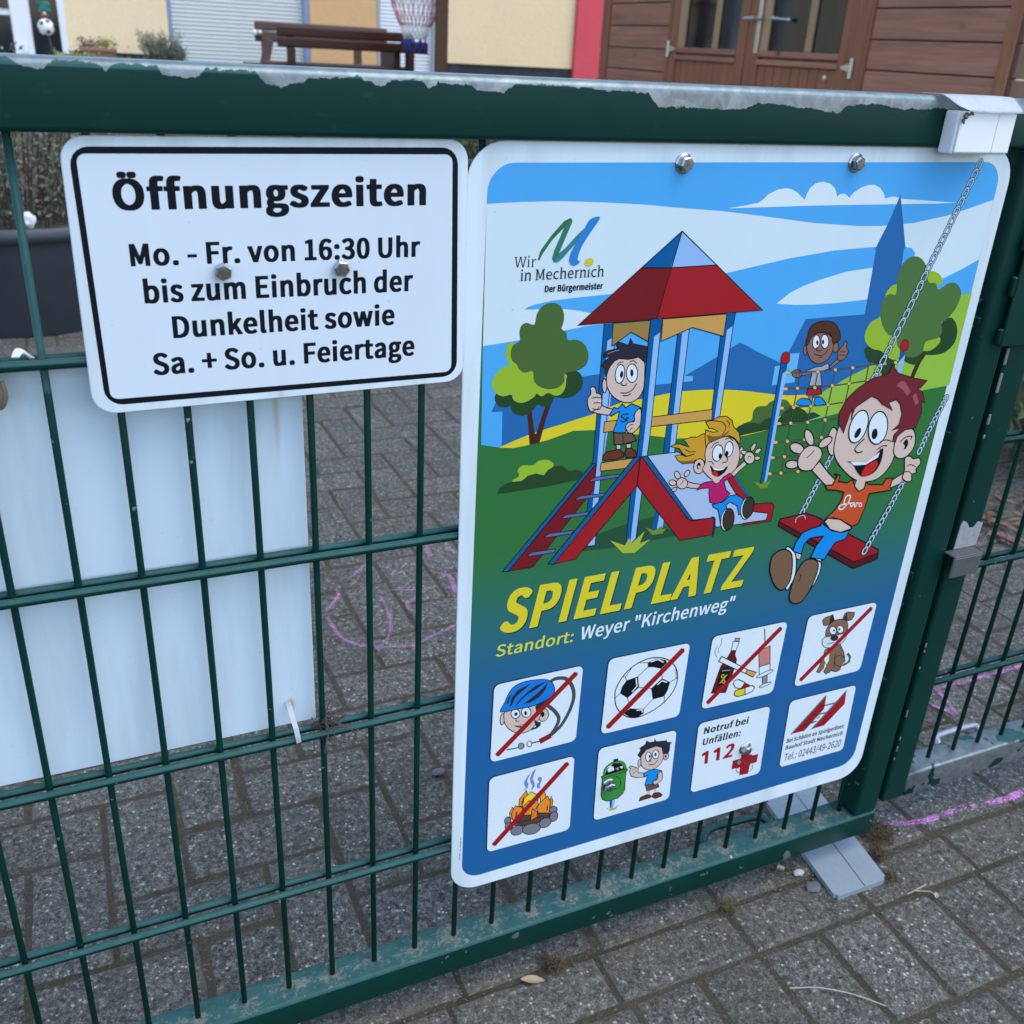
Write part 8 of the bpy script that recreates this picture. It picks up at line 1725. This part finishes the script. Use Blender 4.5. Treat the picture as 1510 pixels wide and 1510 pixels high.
bm = bmesh.new(); box(bm, (-.02, YF - .034, 1.105), (.005, YF - .02, 1.122), .004); build('white_tip', bm, M['white_pvc'], PP)
# planters under the wall
def planter(name, label, x0, x1, y0, y1, z0, z1, mat, group='planters below the yellow wall'):
    t = thing(name, label, 'planter', ((x0 + x1) / 2, y0, z0), group); bm = bmesh.new(); box(bm, (x0, y0, z0), (x1, y1, z1), .012, 2); build('trough', bm, mat, t)
    bm = bmesh.new(); box(bm, (x0 - .015, y0 - .015, z1 - .03), (x1 + .015, y1 + .015, z1 + .004), .008, 2); build('rim', bm, mat, t); return t
M['terra'] = plain('terracotta', (.30, .15, .10), .8, 0, .15, 20)
t = planter('planter', 'terracotta trough with sparse dry plants under the yellow wall', .255, .545, 9.9, 10.12, .62, .845, M['terra']); twiggy(t, (.33, 10.0, .83), .10, .09, 26, 10, .022, .008, ['heath'], .002); twiggy(t, (.49, 10.0, .83), .06, .10, 16, 10, .022, .009, ['bright'], .002)
build('stand', B((.30, 9.93, gz(0, 10)), (.50, 10.10, .6195)), M['plinth'], t)
t = planter('planter', 'black trough with grey green lavender below the yellow wall corner', .83, 1.12, 9.55, 9.8, gz(0, 9.6), .74, M['black']); twiggy(t, (.92, 9.67, .72), .17, .30, 70, 26, .03, .005, ['lav', 'herb'], .002); twiggy(t, (1.03, 9.67, .72), .10, .17, 40, 26, .03, .005, ['lav', 'herb'], .002)
t = thing('bush', 'bright yellow green plant at the foot of the side window', 'plant', (.12, 9.3, gz(0, 9.3))); twiggy(t, (.12, 9.3, gz(0, 9.3)), .17, .40, 60, 34, .045, .018, ['bright'], .003)
t = thing('bush', 'low olive green herbs in front of the terracotta trough', 'plant', (.46, 9.3, gz(0, 9.3))); twiggy(t, (.38, 9.3, gz(0, 9.3)), .22, .43, 110, 34, .035, .008, ['herb', 'ochre'], .003); twiggy(t, (.66, 9.3, gz(0, 9.3)), .2, .40, 90, 34, .035, .008, ['herb'], .003)

# ------------------------------------------------------------------ benches, hoop
GZ = .38
BT = thing('bench', 'dark brown bench with a two-plank back turned towards the gate', 'bench', (2.25, 8.0, GZ), 'wooden benches in the yard')
for z0, z1 in ((.958, 1.034), (1.041, 1.116)): build('back_plank', B((1.66, 8.0, z0), (2.84 if z0 < 1 else 2.80, 8.03, z1), .012, 2), M['bench'], BT)
build('end_cap', B((2.70, 7.985, .955), (2.945, 7.998, 1.05), .004), M['bench'], BT)
for x in (1.745, 2.765):
    build('back_post', B((x, 8.031, .40), (x + .055, 8.075, 1.10), .006), M['bench'], BT); build('leg', B((x, 8.40, GZ), (x + .055, 8.45, .80), .004), M['bench'], BT); build('leg', B((x, 7.96, GZ), (x + .05, 7.999, .955), .004), M['bench'], BT)
for y0 in (8.09, 8.22, 8.35): build('seat_plank', B((1.62, y0, .805), (2.86, y0 + .11, .845), .006), M['benchl'], BT)
build('side_arm', B((2.66, 8.05, .845), (2.72, 8.45, .96), .006), M['bench'], BT)
BT2 = thing('bench', 'worn brown bench behind the dark one, its back board taller and lighter', 'bench', (2.3, 9.0, GZ), 'wooden benches in the yard')
build('back_plank', B((1.672, 9.0, 1.075), (2.90, 9.035, 1.149), .014, 2), M['benchl'], BT2); build('back_plank', B((1.672, 9.0, .985), (2.90, 9.035, 1.068), .014, 2), M['benchl'], BT2)
for x in (1.75, 2.6):
    build('leg', B((x - .03, 8.96, GZ), (x + .04, 8.999, 1.07), .005), M['benchl'], BT2); build('leg', B((x - .03, 9.4, GZ), (x + .04, 9.45, .78), .005), M['benchl'], BT2)
build('brace', B((1.71, 8.93, .74), (1.79, 8.955, 1.01), .005, 2, Matrix.Translation((1.75, 0, .87)) @ Matrix.Rotation(.25, 4, 'Y') @ Matrix.Translation((-1.75, 0, -.87))), M['benchl'], BT2)
build('seat_plank', B((1.62, 9.05, .76), (2.95, 9.4, .80), .006), M['bench'], BT2)
for x, m, r in ((1.66, 'white_pvc', .02), (1.705, 'brass', .022)):
    bm = bmesh.new(); lathe(bm, [(.001, 0), (r, .002), (r, .03), (r * .6, .045), (.001, .046)], (x, 8.96, 1.03), 14)
    tag(build('cup', bm, M[m], None, True), 'small white cup on the end of the rear bench back' if m == 'white_pvc' else 'small yellow cup on the end of the rear bench back', 'cup')
HP = thing('basketball_hoop', 'wooden post with a basketball hoop and red white blue net', 'basketball hoop', (2.72, 7.0, GZ))
build('post', B((2.664, 6.98, GZ), (2.748, 7.06, 2.2), .006), M['post'], HP)
build('rim', TB([(2.60 + .215 * math.cos(2 * PI * k / 32), 7.30 + .215 * math.sin(2 * PI * k / 32), 1.47) for k in range(33)], .009, 8), plain('orange_rim', (.45, .10, .03), .5), HP, True)
build('bracket', B((2.69, 7.06, 1.455), (2.72, 7.15, 1.485), .003), plain('orange_bracket', (.45, .10, .03), .5), HP)
NP = [(1.47, .215), (1.38, .205), (1.30, .185), (1.22, .15), (1.16, .118), (1.11, .098), (1.07, .086), (1.03, .082), (.975, .074)]
cols = (('red_net', 0, 4, (.52, .20, .20)), ('white_net', 4, 6, (.68, .66, .62)), ('blue_net', 6, 8, (.02, .05, .30)))
for nm, a, b, c in cols:
    bm = bmesh.new(); n = {'red_net': 14, 'white_net': 20, 'blue_net': 9}[nm]
    for k in range(n):
        for s in (-1, 1):
            pts = []
            for i in range(a, b + 1):
                z, r = NP[i]; an = 2 * PI * k / n + s * (.10 if nm == 'red_net' else .30) * (i - a); pts.append((2.60 + r * math.cos(an) - .012 * (i / 8), 7.30 + r * math.sin(an), z))
            tube(bm, pts, .0042 if nm != 'blue_net' else .0062, 5)
    build(nm, bm, plain(nm + '_cord', c, .85), HP, True)

# ------------------------------------------------------------------ garden shed on the right
XS = 3.87
SH = thing('garden_shed', 'brown stained wooden shed with glazed double doors', 'shed', (XS, 4.65, 0))
ZA = 1.3331
def planks(y0, y1, za, n0=-6, n1=9, nm='wall_plank'):
    for k in range(n0, n1):
        z = za + k * .146; zb = max(.02, z)
        if z + .146 < .05: continue
        o = build(nm, B((XS, y0, zb + .004), (XS + .035, y1, z + .144), .005, 2), M['plank'], SH)
planks(5.645, 6.482, ZA - .146 * 9 + .0534 + .146 * 9, -9, 10); planks(2.803, 3.662, ZA, -9, 10)
build('wall_backing', B((XS + .0355, 2.74, .05), (XS + .05, 6.55, 2.75)), M['black'], SH)
build('corner_board', B((XS - .012, 6.483, .02), (XS + .045, 6.575, 2.75), .004), M['plankv'], SH); build('corner_board', B((XS - .012, 2.727, .02), (XS + .045, 2.802, 2.75), .004), M['plankv'], SH)
bm = bmesh.new()
for k in range(19): box(bm, (XS - .008, 2.700 - .0, .02 + k * .146), (XS + 2.4, 2.724, .162 + k * .146), .004)
build('side_wall', bm, M['post'], SH); build('side_wall', B((XS, 6.58, .02), (XS + 2.4, 6.61, 2.75)), M['plankv'], SH)
build('roof', B((XS - .45, 2.3, 2.76), (XS + 3, 7.0, 2.9)), M['plinth'], SH)
for y0, y1 in ((5.603, 5.644), (3.663, 3.747)): build('door_post', B((XS - .010, y0, .02), (XS + .035, y1, 2.75), .004), M['plankv'], SH)
def leafdoor(y0, y1, ga, gb, mun, nm):
    """y1 > y0; glass between ga and gb, a glazing bar at mun"""
    d = build('door', B((XS + .020, y0, .08), (XS + .034, y1, 2.45)), M['plankv'], SH)
    build('door_stile', B((XS - .006, y0, .08), (XS + .0199, ga, 2.45), .004), M['plankv'], d); build('door_stile', B((XS - .006, gb, .08), (XS + .0199, y1, 2.45), .004), M['plankv'], d)
    bm = bmesh.new(); m = int((gb - ga) / .075); w = (gb - ga) / m
    for k in range(m): box(bm, (XS + .004, ga + k * w + .002, .10), (XS + .0198, ga + (k + 1) * w - .002, 1.032), .003, 1)
    build('door_panel', bm, M['plankv'], d)
    build('moulding', B((XS - .016, ga - .004, 1.034), (XS + .0196, gb + .004, 1.064), .006, 2), M['plank'], d); build('moulding', B((XS - .012, ga - .004, 1.078), (XS + .0196, gb + .004, 1.113), .006, 2), M['plank'], d)
    gl = build('glass', B((XS + .012, ga, 1.1135), (XS + .0195, gb, 2.30)), M['glass'], d)
    bd = bmesh.new(); box(bd, (XS - .002, gb - (.085 if nm == 0 else .07), 1.114), (XS + .0118, gb, 2.30), .003); build('glazing_bead', bd, M['bead'], d)
    build('glazing_bar', B((XS - .002, mun - .028, 1.114), (XS + .0118, mun + .028, 2.30), .003), M['bead'], d); return d
d1 = leafdoor(4.738, 5.602, 4.832, 5.52, 5.078, 0); d2 = leafdoor(3.749, 4.730, 3.882, 4.598, 4.155, 1)
build('lintel', B((XS - .01, 3.663, 2.451), (XS + .035, 5.644, 2.75)), M['plankv'], SH)
build('handle_plate', B((XS - .016, 4.606, 1.095), (XS - .0065, 4.642, 1.43), .003), M['brass'], d2)
build('lever_handle', TB([(XS - .016, 4.624, 1.287), (XS - .055, 4.624, 1.287), (XS - .055, 4.72, 1.285)], .010, 8), M['brass'], d2)
build('lever_handle', TB([(XS - .016, 4.60, 1.287), (XS - .04, 4.59, 1.287), (XS - .04, 4.57, 1.287)], .008, 8), M['brass'], d2)
bm = bmesh.new(); tube(bm, [(XS - .012, 4.49, 1.288), (XS - .012, 4.34, 1.279)], .008, 8); bmesh.ops.create_uvsphere(bm, u_segments=10, v_segments=8, radius=.014, matrix=Matrix.Translation((XS - .015, 4.49, 1.288))); bmesh.ops.create_uvsphere(bm, u_segments=10, v_segments=8, radius=.014, matrix=Matrix.Translation((XS - .015, 4.345, 1.279))); build('window_catch', bm, M['brass'], d2)
for y, z, dd in ((5.60, 1.10, d1), (3.752, 1.045, d2)):
    bm = bmesh.new(); tube(bm, [(XS - .02, y, z - .05), (XS - .02, y, z + .05)], .011, 8)
    s = -1 if y > 5 else 1
    vs = [bm.verts.new((XS - .018, y + a * s, z + b)) for a, b in ((0, -.022), (.085, -.006), (.085, .008), (0, .026))]; bm.faces.new(vs); build('hinge', bm, M['brass'], dd)
bm = bmesh.new(); bmesh.ops.create_uvsphere(bm, u_segments=10, v_segments=8, radius=.012, matrix=Matrix.Translation((XS - .002, 3.969, .99))); build('door_knob', bm, M['white_pvc'], d2)
